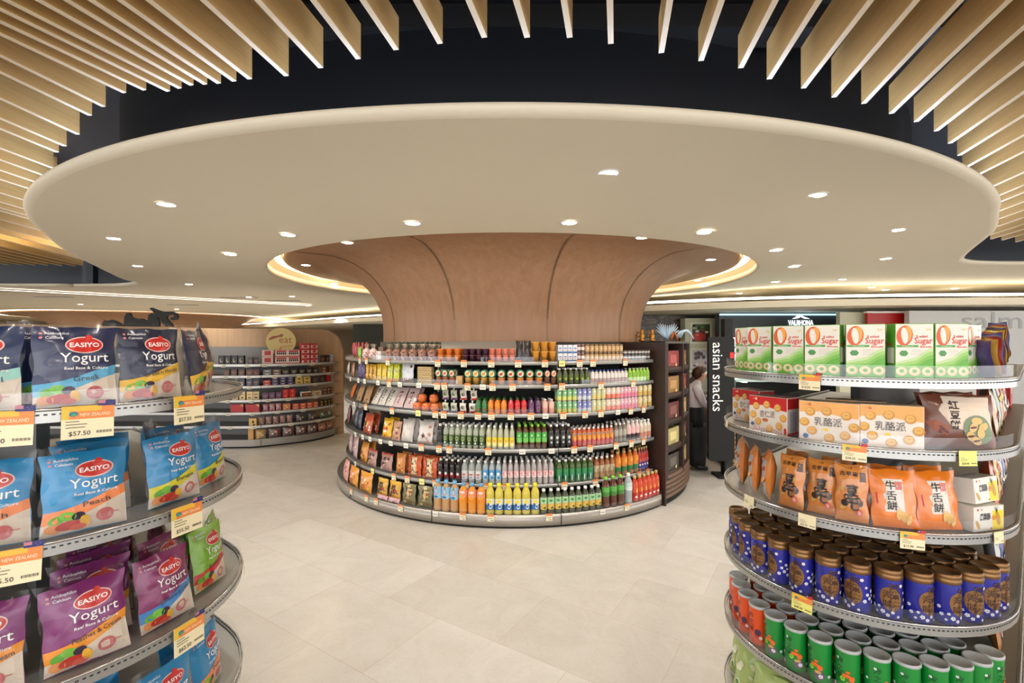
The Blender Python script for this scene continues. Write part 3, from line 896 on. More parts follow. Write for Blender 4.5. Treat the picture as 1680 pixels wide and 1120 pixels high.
# ================================================================ ROUND ISLAND STRUCTURE
IZ = [1.553, 1.33, 1.054, .718, .375, .12]
IR = [2.23, 2.235, 2.24, 2.24, 2.225, 2.33]
A0, A1 = math.radians(-118), math.radians(43.0)
isl = empty('display_island', (CX, CY, 0), 0, 'large round drinks and snacks island of six steel shelves around column', 'display shelving')
rb = 1.80
b = MB()
b.lathe([(rb, .1), (rb, 1.745), (rb - .035, 1.745)], M_BACK, 110, (0, 0, 0), A0, A1)
b.build('back_panel', isl)
b = MB(); b.lathe([(rb + .004, 1.60), (rb + .004, 1.752), (rb - .04, 1.752)], mat('pale_grey_top', (176, 176, 172), .4, .3), 60, (0, 0, 0), math.radians(-25), math.radians(14)); b.build('top_trim', isl)
shelf_objs = []
for k, (z, R_) in enumerate(zip(IZ, IR)):
    b = MB()
    if k < 5:
        b.lathe([(rb, z - .022), (R_ - .02, z - .022), (R_ - .004, z - .03), (R_, z - .028), (R_, z + .006), (R_ - .006, z + .006), (R_ - .006, z), (rb, z)], mat('island_shelf', (160, 160, 157), .35, .55), 110, (0, 0, 0), A0, A1)
        o = b.build('shelf', isl)
    else:
        b.lathe([(rb, z), (R_ - .008, z), (R_ - .006, z + .008), (R_, z + .008), (R_, .024), (R_ - .03, .024)], mat('island_base_steel', (176, 170, 162), .38, .55), 110, (0, 0, 0), A0, A1)
        o = b.build('base_deck', isl)
    shelf_objs.append(o)
    g = MB(); hg = .05
    g.lathe([(R_ - .001, z + .004), (R_ - .001, z + hg)], M_ACRYL, 110, (0, 0, 0), A0, A1); g.build('acrylic_guard', o)
b = MB(); b.lathe([(2.30, 0), (2.30, .025), (2.29, .03)], M_BLACK, 110, (0, 0, 0), A0, A1); b.build('plinth', isl)
b = MB()
for ph in (-80.7, -50, -19.3, 11.5):
    a = math.radians(ph)
    for k in range(6):
        R_ = IR[k] + .002
        z0, z1 = (IZ[k] - .028, IZ[k] + .006) if k < 5 else (.024, IZ[5] + .008)
        b.box((R_ * math.sin(a), -R_ * math.cos(a), (z0 + z1) / 2), (.007, .004, z1 - z0), M_BLACK, a)
b.build('joint', isl)
# shelf brackets seen under each shelf at the joints
for ph in (-50, -19.3, 11.5):
    a = math.radians(ph)
    for k in range(5):
        b = MB()
        rm = (rb + IR[k]) / 2
        b.box((rm * math.sin(a), -rm * math.cos(a), IZ[k] - .05), (.006, IR[k] - rb - .06, .05), M_SHELF, a)
        b.build('bracket', shelf_objs[k])
# wenge end cabinet
cab = empty('end_cabinet', (CX, CY, 0), 0, 'dark wenge curved cabinet with pigeonholes at right of island', 'cabinet')
c0, c1 = math.radians(43.6), math.radians(118)
Rc = 2.36
b = MB()
a = c0
for (aa, s_) in ((c0, 1), (c1, -1)):
    x0, y0 = 1.80 * math.sin(aa), -1.80 * math.cos(aa); x1, y1 = Rc * math.sin(aa), -Rc * math.cos(aa)
    mx, my = (x0 + x1) / 2, (y0 + y1) / 2
    b = MB(); b.box((mx + s_ * .012 * math.cos(aa), my + s_ * .012 * math.sin(aa), .872), (.024, Rc - 1.80, 1.742), M_WENGE, aa)
    b.build('side_panel', cab)
b = MB(); b.lathe([(1.80, 1.725), (Rc, 1.725), (Rc, 1.75), (1.80, 1.75)], mat('cabinet_top_grey', (92, 86, 82), .3), 40, (0, 0, 0), c0, c1)
b.build('top', cab)
b = MB(); b.lathe([(1.98, .1), (1.98, 1.72)], M_WENGE, 40, (0, 0, 0), c0, c1); b.lathe([(Rc - .03, 0), (Rc - .03, .06)], M_BLACK, 40, (0, 0, 0), c0, c1); b.build('back', cab)
nz = [1.725, 1.44, 1.155, .87, .585, .30]
cells = [c0 + math.radians(v) for v in (1.0, 12.5, 24, 38, 52, 72.4)]
b = MB()
for z in nz[1:]:
    b.lathe([(1.98, z - .03), (Rc - .01, z - .03), (Rc - .01, z + .03), (1.98, z + .03)], M_WENGE, 40, (0, 0, 0), c0 + .01, c1 - .01)
for aa in cells:
    rm = (1.98 + Rc) / 2
    b.box((rm * math.sin(aa), -rm * math.cos(aa), 1.0), (.05, Rc - 1.98, 1.45), M_WENGE, aa)
b.build('pigeonhole_grid', cab)
b = MB(); b.lathe([(Rc - .012, .06), (Rc - .012, .31)], mat('grille_dark', (30, 22, 18), .6), 40, (0, 0, 0), c0 + .01, c1 - .01)
for k in range(5):
    z = .075 + k * .05
    b.lathe([(Rc, z), (Rc, z + .036), (Rc - .01, z + .038)], wood('walnut_slat', (96, 72, 58), (116, 90, 72), (8, 8, 30), .4), 40, (0, 0, 0), c0 + .01, c1 - .01)
b.build('slatted_base', cab)
# boxes of gifts in the pigeonholes
gc = [[(150, 62, 66), (160, 120, 70), (104, 54, 52), (190, 178, 120), (70, 66, 62)], [(120, 90, 60), (140, 52, 50), (170, 140, 90), (90, 60, 50), (150, 130, 90)], [(90, 60, 50), (150, 130, 90), (150, 62, 66), (70, 66, 62), (120, 90, 60)]]
for ci in range(3):
    am = (cells[ci] + cells[ci + 1]) / 2
    for k in range(5):
        wd = (cells[ci + 1] - cells[ci]) * Rc - .12
        zf = nz[k + 1] + .031
        col = gc[ci][k]
        b = MB(); b.box((0, 0, .09), (wd, .12, .18 if k % 2 else .175), C(*col, .35), 0, .004)
        b.box((0, -.062, .09), (wd * .5, .003, .09), C(min(255, col[0] + 40), min(255, col[1] + 36), min(255, col[2] + 30)), 0)
        b.box((wd * .22, -.065, .02), (.035, .003, .03), C(226, 214, 150))
        rr_ = Rc - .10
        o = b.build('gift_box', None, (CX + rr_ * math.sin(am), CY - rr_ * math.cos(am), zf), am)
        tag(o, '%s gift box in the dark cabinet, %s pigeonhole down, %s column' % (['rose', 'tan', 'maroon', 'straw', 'charcoal'][k] if ci == 0 else ['brown', 'brick', 'sand', 'umber', 'khaki'][k] if ci == 1 else ['umber', 'khaki', 'rose', 'charcoal', 'brown'][k], nth(k + 1), nth(ci + 1)), 'gift box', 'gift boxes in the pigeonholes')

# price tags of the island: card with an orange head, hung on each shelf front
tp = MB(); tp.box((0, 0, -.005), (.060, .002, .068), C(236, 226, 196)); tp.add([(-.03, -.0014, .008), (.03, -.0014, .008), (.03, -.0014, .029), (-.03, -.0014, .029)], [(0, 1, 2, 3)], C(232, 138, 72))
tp.add([(-.022, -.0014, -.012), (.018, -.0014, -.012), (.018, -.0014, -.008), (-.022, -.0014, -.008)], [(0, 1, 2, 3)], C(130, 120, 110))
tp.add([(.0, -.0014, -.030), (.022, -.0014, -.030), (.022, -.0014, -.025), (0, -.0014, -.025)], [(0, 1, 2, 3)], C(60, 56, 52))
TP1 = tp.mesh('price_tag')
tp = MB(); tp.box((0, 0, -.005), (.060, .002, .058), C(238, 236, 150)); tp.add([(-.022, -.0014, -.012), (.018, -.0014, -.012), (.018, -.0014, -.006), (-.022, -.0014, -.006)], [(0, 1, 2, 3)], C(120, 116, 80)); TP2 = tp.mesh('price_tag')
tp = MB(); tp.box((0, 0, -.005), (.058, .002, .050), C(236, 234, 222)); tp.add([(-.022, -.0014, -.012), (.018, -.0014, -.012), (.018, -.0014, -.006), (-.022, -.0014, -.006)], [(0, 1, 2, 3)], C(120, 116, 110)); TP3 = tp.mesh('price_tag')
def phi_of(px, R_):
    t = (px - 840) / FPX
    lo, hi = -math.acos(R_ / CY), math.acos(R_ / CY)
    for _ in range(50):
        m = (lo + hi) / 2
        v = R_ * math.sin(m) / (CY - R_ * math.cos(m))
        if v < t: lo = m
        else: hi = m
    return (lo + hi) / 2
ITAGS = [[(590, 1), (601, 1), (636, 1), (718, 1), (761, 1), (806, 1), (850, 1), (894, 1), (922, 2), (951, 1), (973, 1), (1026, 1)],
         [(575, 3), (588, 3), (598, 3), (620, 3), (638, 1), (656, 3), (687, 3), (717, 1), (729, 1), (767, 1), (792, 3), (808, 1), (841, 1), (898, 1), (922, 1), (986, 1), (1039, 1)],
         [(581, 3), (600, 1), (643, 1), (686, 2), (714, 1), (728, 1), (756, 1), (784, 1), (806, 1), (838, 1), (871, 1), (895, 3), (924, 1), (960, 1), (986, 1), (1014, 3), (1035, 1), (1056, 1)],
         [(583, 3), (595, 3), (607, 3), (624, 3), (641, 3), (666, 3), (691, 1), (720, 1), (737, 1), (801, 1), (857, 3), (905, 3), (942, 1), (968, 1), (1011, 1), (1036, 1), (1056, 1)],
         [(583, 3), (611, 2), (646, 1), (668, 1), (692, 2), (714, 1), (764, 1), (797, 1), (830, 1), (926, 1), (977, 1), (1049, 1), (1063, 1)],
         [(576, 1), (601, 1), (617, 1), (657, 1), (714, 3), (759, 1), (805, 1), (901, 1), (989, 3), (1029, 1)]]
for k, L_ in enumerate(ITAGS):
    for px, ty in L_:
        R_ = IR[k] + .007; ph = phi_of(px, R_)
        t_ = bpy.data.objects.new('price_tag', (TP1, TP2, TP3)[ty - 1]); COL.objects.link(t_)
        t_.parent = shelf_objs[k]; t_.location = (R_ * math.sin(ph), -R_ * math.cos(ph), IZ[k] - .01); t_.rotation_euler = (.0, 0, ph)
# ================================================================ SMALL GOODS: prototypes
def finish(root, name, cat):
    tag(root, name.replace('_', ' '), cat); return root
def ell(b, cx, cy, rx, ry, fn, m, e=.001, n=14, rot=0):
    b.decal(tri2d(circ(cx, cy, rx, ry, n, rot)), fn, m, e)
def cyl_fn(r, z0=0.0):
    return lambda u, v, e: ((r + e) * math.sin(u / r), -(r + e) * math.cos(u / r), z0 + v)
def bottle(name, liquid, cap, label, label2, h=.22, r=.033, lo=.22, hi=.60, motif=None, clear=False, long_neck=False, square=False):
    rt = empty(name, (0, 0, 0))
    lm = mat('liquid_%d_%d_%d' % liquid, liquid, .12, coat=.6, alpha=.62 if clear else 1.0) if clear else mat('liquid_%d_%d_%d' % liquid, liquid, .12, coat=.6)
    sh = .66 if not long_neck else .55
    prof = [(0, 0), (r * .82, 0), (r, h * .03), (r, h * .12), (r * .95, h * .16), (r, h * .2), (r, h * sh), (r * .97, h * (sh + .05)), (r * .84, h * (sh + .12)), (r * .60, h * (sh + .18)), (r * .42, h * (sh + .23)), (r * .38, h * .92)]
    MB().lathe(prof, lm, 14).build('bottle_body', rt)
    b = MB(); b.lathe([(r * .47, h * .905), (r * .50, h * .91), (r * .49, h * .99), (r * .42, h), (0, h)], C(*cap, .4), 12); b.build('cap', rt)
    b = MB(); z0, z1 = h * lo, h * hi; zm = z0 + (z1 - z0) * .45
    b.lathe([(r * 1.012, z0), (r * 1.012, zm)], C(*label2, .35), 14); b.lathe([(r * 1.012, zm), (r * 1.012, z1)], C(*label, .35), 14)
    if motif:
        fn = cyl_fn(r * 1.012)
        for (u, v, ru, rv, col) in motif:
            ell(b, u * r, z0 + v * (z1 - z0), ru * r, rv * (z1 - z0), fn, C(*col, .35), .0012, 10)
    b.build('wrapper', rt)
    return rt
def can(name, cols, h=.125, r=.03, metal=(190, 190, 190), motif=None):
    """cols: list of (fraction, colour) from the bottom"""
    rt = empty(name, (0, 0, 0))
    b = MB(); b.lathe([(r * .85, 0), (r * .88, .002), (r, h * .05)], mat('can_metal', (176, 176, 176), .3, .8), 14)
    z = h * .05
    for f, c_ in cols:
        z2 = z + f * h * .9
        b.lathe([(r, z), (r, z2)], C(*c_, .3, coat=.3), 14); z = z2
    if motif:
        fn = cyl_fn(r)
        for (u, v, ru, rv, col) in motif:
            ell(b, u * r, v * h, ru * r, rv * h, fn, C(*col, .3), .001, 10)
    b.build('can_body', rt)
    MB().lathe([(r, h * .95), (r * .88, h * .985), (r * .86, h), (r * .82, h), (r * .80, h * .985), (0, h * .985)], mat('can_lid_%d_%d_%d' % metal, metal, .3, .75), 14).build('lid', rt)
    return rt
def cup(name, col, lid=(240, 235, 225), h=.06, r0=.026, r1=.034):
    rt = empty(name, (0, 0, 0))
    MB().lathe([(0, 0), (r0, 0), (r1, h * .9)], mat('jelly_%d_%d_%d' % col, col, .15, coat=.6), 14).build('cup_body', rt)
    MB().lathe([(r1, h * .9), (r1 * 1.08, h * .92), (r1 * 1.08, h), (0, h)], C(*lid, .3), 14).build('lid', rt)
    return rt
def bagfn(w_, h_, t_, seed=0, wrk=.0012):
    ph = seed * 1.7
    def f(u, v, e=0.0, side=1):
        a = min(1, abs(2 * u / w_)); c_ = min(1, abs(2 * v / h_))
        k = (1 - a ** 2.6) * (1 - c_ ** 3.2)
        wr = wrk * (math.sin(u * 95 + v * 60 + ph) + math.sin(v * 130 - u * 40 + ph * 2) + .8 * math.sin(u * 210 + ph)) * k ** .4
        return k * t_ / 2 + wr + e
    return f
def sub_q(b, fn, x0, x1, y0, y1, nx, ny, m, smooth=True):
    vs = [fn(x0 + (x1 - x0) * i / nx, y0 + (y1 - y0) * j / ny) for j in range(ny + 1) for i in range(nx + 1)]
    fs = [(j * (nx + 1) + i, j * (nx + 1) + i + 1, (j + 1) * (nx + 1) + i + 1, (j + 1) * (nx + 1) + i) for j in range(ny) for i in range(nx)]
    b.add(vs, fs, m, smooth)
def pillow(name, w_, h_, t_, base, draw=None, seed=0, res=(10, 12), backc=None, crimp=True, rough=.28, parent=None, wrk=.0012, wave=.003, root=True):
    """a filled pouch standing on its bottom edge, front towards -Y"""
    g = bagfn(w_, h_, t_, seed, wrk)
    edge = lambda u, v: (wave * math.sin(v * 70 + seed) * (abs(2 * u / w_) ** 4), wave * .7 * math.sin(u * 90 + seed) * (max(0, 2 * v / h_) ** 6))
    def fr(u, v, e=0.0):
        dx, dz = edge(u, v); pin = 1 - .06 * (1 - (2 * v / h_) ** 2) ** 1
        return (u * pin + dx, -g(u, v, e), h_ / 2 + v + dz)
    def bk(u, v, e=0.0):
        dx, dz = edge(u, v); pin = 1 - .06 * (1 - (2 * v / h_) ** 2) ** 1
        return (u * pin + dx, g(u, v, 0) + .0003, h_ / 2 + v + dz)
    m = base if not isinstance(base, tuple) else mat('pouch_%d_%d_%d' % base, base, rough, coat=.4)
    b = MB()
    sub_q(b, fr, -w_ / 2, w_ / 2, -h_ / 2, h_ / 2, res[0], res[1], m)
    bm_ = m if backc is None else mat('pouch_%d_%d_%d' % backc, backc, rough, coat=.4)
    sub_q(b, bk, w_ / 2, -w_ / 2, -h_ / 2, h_ / 2, res[0], res[1], bm_)
    if draw and not parent: draw(b, fr, w_, h_)
    o = b.build(name, parent)
    return o, fr
def carton(name, w_, h_, d_, front, side=None, draw=None, bev=0.0):
    rt = MB(); rt.box((0, 0, h_ / 2), (w_, d_, h_), C(*(side or front), .35), 0, bev)
    fn = lambda u, v, e: (u, -d_ / 2 - e, h_ / 2 + v)
    rt.decal(([(-w_ / 2 * .98, -h_ / 2 * .98), (w_ / 2 * .98, -h_ / 2 * .98), (w_ / 2 * .98, h_ / 2 * .98), (-w_ / 2 * .98, h_ / 2 * .98)], [(0, 1, 2, 3)]), fn, C(*front, .35), .0006)
    if draw: draw(rt, fn, w_, h_)
    return rt.build(name)
def rect(b, fn, x0, y0, x1, y1, m, e=.0012, step=None):
    b.decal(tri2d([(x0, y0), (x1, y0), (x1, y1), (x0, y1)], step), fn, m, e)
def blobs(cols, n=9, seed=1, rmin=.05, rmax=.14, band=None, text=None, tcol=(30, 20, 18), vert=True, panel=None, ts=.2, tx=0, ty=0):
    """generic printed front: band, photo-like blobs, a text panel"""
    def d(b, fn, w_, h_):
        rnd = random.Random(seed); e = .0012
        st = w_ / 6
        if band:
            for (v0, v1, c_) in band:
                rect(b, fn, -w_ * .49, v0 * h_, w_ * .49, v1 * h_, C(*c_), e, st); e += .0004
        for i in range(n):
            ell(b, rnd.uniform(-.36, .36) * w_, rnd.uniform(-.40, .25) * h_, rnd.uniform(rmin, rmax) * w_, rnd.uniform(rmin, rmax) * w_ * .8, fn, C(*rnd.choice(cols)), e, 9, rnd.random() * 3); e += .0002
        if panel:
            x0, y0, x1, y1, c_ = panel
            rect(b, fn, x0 * w_, y0 * h_, x1 * w_, y1 * h_, C(*c_), e, st); e += .0006
        if text:
            V, F = text2d(text, ts * h_, tx * w_, ty * h_, .02, None, 0, 0, vert)
            b.decal((V, F), fn, C(*tcol), e)
    return d
PROTOS = []
def P_(o, cat):
    o['category'] = cat; PROTOS.append(o); return o
def pouch(name, cat, w_, h_, t_, base, draw=None, seed=0, **k):
    o, _ = pillow(name, w_, h_, t_, base, draw, seed, **k)
    return P_(o, cat)

LEV = ['top', 'second', 'third', 'fourth', 'fifth', 'bottom']
_WID = {}
def width_of(proto):
    if proto.data is not None and proto.type == 'MESH': key = proto.data.name
    else: key = proto.children[0].data.name
    if key not in _WID:
        ms = [o for o in [proto] + list(proto.children) if o.type == 'MESH']
        _WID[key] = max(v.co.x for o in ms for v in o.data.vertices) - min(v.co.x for o in ms for v in o.data.vertices)
    return _WID[key]
def label_for(desc, n, k, rw, rows, tier, where):
    s = desc
    if n > 1: s += ', %s from left' % nth(k + 1)
    if rows > 1: s += (' in %s row' if n > 1 else ', %s row') % (['front', 'second', 'third', 'fourth'][rw])
    return s + tier + ', ' + where
def island_row(lev, x0, x1, n, proto, desc, group, depth=.04, rows=1, pitch=.075, z=0.0, tilt=0.0, jit=.002, tier='', scale=1.0, rz=0.0):
    """n copies side by side between photograph columns x0 and x1 on an island shelf"""
    if lev == 5: rows = 1
    R_ = IR[lev] - depth
    p0, p1 = phi_of(x0, R_), phi_of(x1, R_)
    W_ = width_of(proto)
    room = (p1 - p0) * (R_ - (rows - 1) * pitch - .03) / n
    f = min(1.0, (room - .003) / W_) if n > 1 or room < W_ * .8 else 1.0
    if proto.get('category') == 'bag' and n > 1: f = min(1.3, (room - .004) / W_)
    f = max(f, .62)
    for rw in range(rows):
        Rr = R_ - rw * pitch
        slack = max(0.0, min(jit, (p1 - p0) * Rr / n - W_ * f - .002) / 2)
        for k in range(n):
            t = (k + .5) / n
            ph = p0 + (p1 - p0) * t + random.uniform(-1, 1) * slack / Rr
            zz = IZ[lev] + (.004 if tilt else .002) + z + (.02 * abs(tilt) if tilt else 0)
            lab = label_for(desc, n, k, rw, rows, tier, LEV[lev] + ' island shelf')
            place(proto, (CX + Rr * math.sin(ph), CY - Rr * math.cos(ph), zz), ph + rz, lab, group, (f, min(f, 1), 1) if scale == 1.0 else scale, tilt)

# ---- bottom shelf: big bottles
WT = (238, 238, 236)
bt = lambda nm, *a, **k: P_(bottle(nm, *a, **k), 'bottle')
p = bt('apple_drink_bottle', (196, 152, 106), (110, 178, 222), (150, 200, 228), (170, 206, 226), .295, .043, .42, .80, [(0, .6, .52, .30, (206, 44, 40)), (.1, .95, .1, .1, (60, 120, 50)), (-.1, .15, .6, .1, (40, 120, 180))])
island_row(5, 712, 753, 3, p, 'large apple drink bottle with blue cap', 'large apple drink bottles', .055, 2, .095)
p = bt('orange_drink_bottle', (226, 150, 62), (96, 160, 206), (232, 150, 110), (226, 140, 40), .285, .043, .36, .78, [(0, .5, .5, .18, (240, 190, 60)), (0, .85, .6, .1, (244, 220, 214))])
island_row(5, 753, 797, 3, p, 'large orange drink bottle', 'large orange drink bottles', .05, 2, .095)
p = bt('lemon_drink_bottle', (206, 190, 76), (240, 218, 30), (226, 226, 206), (60, 120, 180), .29, .043, .17, .52, [(0, .78, .45, .16, (238, 214, 40)), (.25, .3, .4, .2, (240, 240, 240)), (-.3, .45, .3, .18, (28, 84, 150))])
island_row(5, 797, 885, 6, p, 'lemon drink bottle with yellow cap', 'lemon drink bottles', .055, 2, .095)
p = bt('oolong_tea_bottle', (64, 70, 52), WT, (176, 212, 170), (226, 190, 96), .235, .033, .20, .68, [(0, .3, .6, .22, (198, 150, 54)), (-.2, .75, .5, .12, (70, 150, 90)), (.2, .16, .4, .1, (70, 110, 50))])
island_row(5, 886, 986, 9, p, 'dark tea bottle with pale green label', 'pale label tea bottles', .045, 2, .08)
p = bt('black_tea_bottle', (92, 52, 38), (130, 200, 60), (98, 176, 82), (74, 130, 60), .30, .040, .38, .68)
island_row(5, 987, 1023, 3, p, 'tall brown tea bottle with green cap', 'tall brown tea bottles', .05, 2, .09)
p = bt('water_bottle', (206, 214, 216), WT, (200, 224, 220), (230, 236, 236), .30, .040, .45, .70, clear=True)
island_row(5, 1024, 1037, 1, p, 'tall clear water bottle', 'tall clear water bottle', .05)
gold = (206, 178, 110)
p = bt('tomato_juice_bottle', (196, 66, 40), gold, (214, 86, 56), (190, 40, 34), .26, .034, .08, .72, [(0, .6, .3, .14, (240, 190, 90)), (.2, .35, .5, .12, (240, 160, 120)), (-.2, .2, .5, .06, (250, 230, 220))])
island_row(5, 1037, 1079, 6, p, 'red juice bottle with gold cap', 'red juice bottles on the bottom shelf', .045, 2, .08)
# ---- fifth shelf
p = bt('cola_bottle', (34, 26, 24), WT, (44, 42, 42), (120, 30, 30), .225, .031, .20, .56, [(0, .5, .5, .18, (216, 216, 214))])
island_row(4, 719, 757, 4, p, 'black cola bottle with white cap', 'black cola bottles', .04, 3, .075)
p = bt('soda_water_bottle', (190, 196, 192), WT, (214, 216, 212), (222, 210, 210), .225, .031, .20, .56, [(0, .55, .6, .14, (196, 120, 120)), (0, .2, .5, .1, (110, 150, 190))], clear=True)
island_row(4, 757, 791, 3, p, 'clear soda bottle with white label', 'clear soda bottles', .04, 3, .075)
p = bt('mineral_water_bottle', (196, 208, 212), WT, (84, 156, 208), (150, 196, 222), .225, .031, .22, .62, [(0, .6, .5, .16, (240, 244, 248)), (.2, .2, .5, .12, (44, 110, 176))], clear=True)
island_row(4, 791, 823, 3, p, 'water bottle with sky blue label', 'blue label water bottles', .04, 3, .075)
p = bt('peach_water_bottle', (208, 200, 200), WT, (230, 182, 186), (232, 214, 214), .235, .031, .30, .56, [(-.2, .5, .4, .3, (214, 120, 132)), (.4, .6, .3, .2, (244, 236, 232))], clear=True)
island_row(4, 823, 909, 9, p, 'water bottle with pink label', 'pink label water bottles', .04, 3, .075)
p = bt('green_tea_bottle', (70, 92, 44), WT, (58, 140, 84), (36, 104, 60), .225, .033, .06, .60, [(0, .5, .5, .16, (70, 130, 170)), (-.3, .3, .14, .26, (236, 240, 230))])
island_row(4, 912, 973, 6, p, 'green tea bottle with white cap', 'white cap green tea bottles', .04, 3, .075)
p = bt('malt_drink_bottle', (150, 92, 54), WT, (196, 180, 148), (176, 140, 100), .225, .031, .12, .62, [(0, .5, .2, .34, (120, 84, 56))])
island_row(4, 974, 1008, 4, p, 'brown malt drink bottle', 'brown malt drink bottles', .04, 3, .075)
p = bt('vegetable_juice_bottle', (206, 110, 44), gold, (226, 140, 60), (60, 120, 66), .25, .034, .08, .74, [(.0, .8, .4, .1, (236, 200, 70)), (0, .45, .6, .14, (54, 120, 62)), (0, .12, .6, .07, (206, 52, 40))])
island_row(4, 1008, 1046, 4, p, 'orange and green juice bottle', 'orange and green juice bottles', .045, 2, .08)
p = bt('purple_juice_bottle', (140, 40, 40), gold, (186, 52, 48), (60, 60, 140), .25, .034, .08, .74, [(.1, .6, .4, .1, (240, 180, 160)), (-.2, .3, .5, .06, (250, 230, 220))])
island_row(4, 1046, 1062, 4, p, 'dark red juice bottle with gold cap', 'dark red juice bottles', .045, 2, .08)
# ---- fourth shelf
p = bt('mojito_drink_bottle', (196, 204, 186), WT, (84, 104, 64), (66, 84, 56), .225, .032, .14, .56, [(0, .62, .5, .22, (206, 222, 150)), (0, .2, .3, .1, (230, 240, 220))], clear=True)
island_row(3, 727, 796, 7, p, 'clear lime drink bottle with dark label', 'clear lime drink bottles', .04, 3, .075)
p = bt('cider_bottle', (40, 36, 34), WT, (60, 58, 56), (40, 40, 40), .225, .031, .2, .5)
island_row(3, 718, 727, 1, p, 'single dark cider bottle', 'single dark cider bottle', .04, 2, .075)
p = bt('lemon_soda_bottle', (218, 218, 190), WT, (228, 214, 60), (236, 226, 120), .225, .031, .12, .50, [(0, .6, .4, .16, (214, 90, 120)), (.2, .25, .5, .1, (240, 240, 235))], clear=True)
island_row(3, 797, 845, 5, p, 'clear soda bottle with yellow label', 'yellow label soda bottles', .04, 3, .075)
p = bt('jasmine_tea_bottle', (92, 60, 36), (140, 206, 66), (88, 176, 82), (120, 196, 100), .235, .033, .28, .68, [(-.2, .7, .3, .1, (200, 230, 190))])
island_row(3, 847, 898, 5, p, 'tea bottle with bright green cap', 'bright green cap tea bottles', .04, 3, .075)
p = bt('coffee_drink_bottle', (44, 36, 32), WT, (70, 72, 70), (44, 48, 46), .23, .031, .12, .60, [(0, .7, .5, .14, (214, 214, 210)), (0, .3, .4, .1, (200, 200, 196))])
island_row(3, 899, 937, 4, p, 'black drink bottle with silver marks', 'black bottles with silver marks', .04, 3, .075)
p = bt('fruit_tea_bottle', (200, 96, 62), WT, (226, 150, 70), (196, 92, 96), .185, .028, .10, .74, [(0, .9, .6, .07, (80, 130, 190)), (0, .5, .5, .14, (244, 206, 120))])
island_row(3, 938, 1006, 9, p, 'orange fruit tea bottle', 'orange fruit tea bottles', .04, 3, .07)
p = bt('barley_tea_bottle', (120, 112, 100), WT, (176, 172, 162), (130, 124, 116), .20, .029, .12, .68)
island_row(3, 1007, 1027, 3, p, 'grey barley drink bottle', 'grey barley drink bottles', .04, 3, .07)
p = bt('milk_tea_bottle', (216, 196, 190), WT, (226, 186, 186), (60, 46, 44), .21, .029, .1, .7)
island_row(3, 1027, 1048, 3, p, 'pink and black milk tea bottle', 'pink and black milk tea bottles', .04, 3, .07)
p = bt('yogurt_drink_bottle', (226, 220, 208), WT, (214, 196, 176), (196, 130, 110), .20, .029, .1, .7)
island_row(3, 1048, 1066, 3, p, 'white yogurt drink bottle', 'white yogurt drink bottles', .04, 3, .07)
# ---- third shelf: small bottles and cans
p = bt('green_juice_bottle', (56, 110, 62), (40, 90, 44), (60, 130, 76), (40, 96, 52), .15, .026, .1, .62, [(0, .4, .5, .2, (190, 90, 60))])
island_row(2, 780, 800, 2, p, 'small green juice bottle', 'small green juice bottles', .035, 4, .06)
p = bt('orange_juice_bottle', (230, 130, 40), (50, 100, 50), (236, 146, 50), (226, 120, 36), .15, .027, .1, .62, [(0, .4, .55, .26, (80, 150, 120))])
island_row(2, 800, 832, 3, p, 'small orange juice bottle', 'small orange juice bottles', .035, 4, .06)
p = bt('red_juice_bottle', (206, 50, 56), (50, 100, 50), (214, 60, 66), (190, 40, 50), .15, .027, .1, .62, [(0, .4, .55, .26, (110, 170, 150))])
island_row(2, 833, 865, 3, p, 'small red juice bottle', 'small red juice bottles', .035, 4, .06)
p = bt('grape_juice_bottle', (96, 60, 96), (60, 60, 66), (110, 70, 110), (84, 50, 84), .15, .027, .1, .62, [(0, .4, .55, .26, (200, 150, 170))])
island_row(2, 866, 888, 2, p, 'small purple juice bottle', 'small purple juice bottles', .035, 4, .06)
p = bt('peach_milk_bottle', (226, 176, 164), WT, (230, 190, 176), (220, 160, 150), .14, .027, .1, .8)
island_row(2, 889, 910, 2, p, 'small pink milk bottle', 'small pink milk bottles', .035, 3, .06)
cn = lambda nm, *a, **k: P_(can(nm, *a, **k), 'can')
cans = [('melon_soda_can', 4, [(.35, (206, 206, 110)), (.65, (130, 186, 130))], (226, 226, 170), 'green and lime drink can'),
        ('grape_soda_can', 3, [(.35, (200, 206, 214)), (.65, (134, 140, 196))], (226, 226, 236), 'blue violet drink can'),
        ('pear_soda_can', 3, [(.4, (214, 196, 120)), (.6, (206, 206, 160))], (236, 230, 190), 'cream yellow drink can'),
        ('peach_soda_can', 3, [(.4, (222, 120, 100)), (.6, (226, 206, 190))], (236, 180, 150), 'peach red drink can'),
        ('lychee_soda_can', 5, [(.4, (222, 130, 160)), (.6, (226, 180, 190))], (210, 70, 90), 'pink drink can'),
        ('mango_soda_can', 3, [(.4, (206, 170, 90)), (.6, (220, 206, 150))], (206, 190, 80), 'pale gold drink can')]
x = 913.0
for nm, n_, cols, mc, ds in cans:
    x2 = x + (1068 - 913) * {4: 40, 3: 28, 5: 34}[n_] / (40 + 28 * 4 + 34)
    p = cn(nm, cols, .117, .0285, (176, 178, 174), [(0, .35, .5, .14, mc), (.1, .68, .45, .07, (250, 250, 246))])
    island_row(2, x, x2, n_, p, ds, ds + 's', .035, 2, .062, 0, jit=.001)
    island_row(2, x, x2, n_, p, ds, ds + 's', .035, 2, .062, .119, jit=.001, tier=' upper layer')
    x = x2
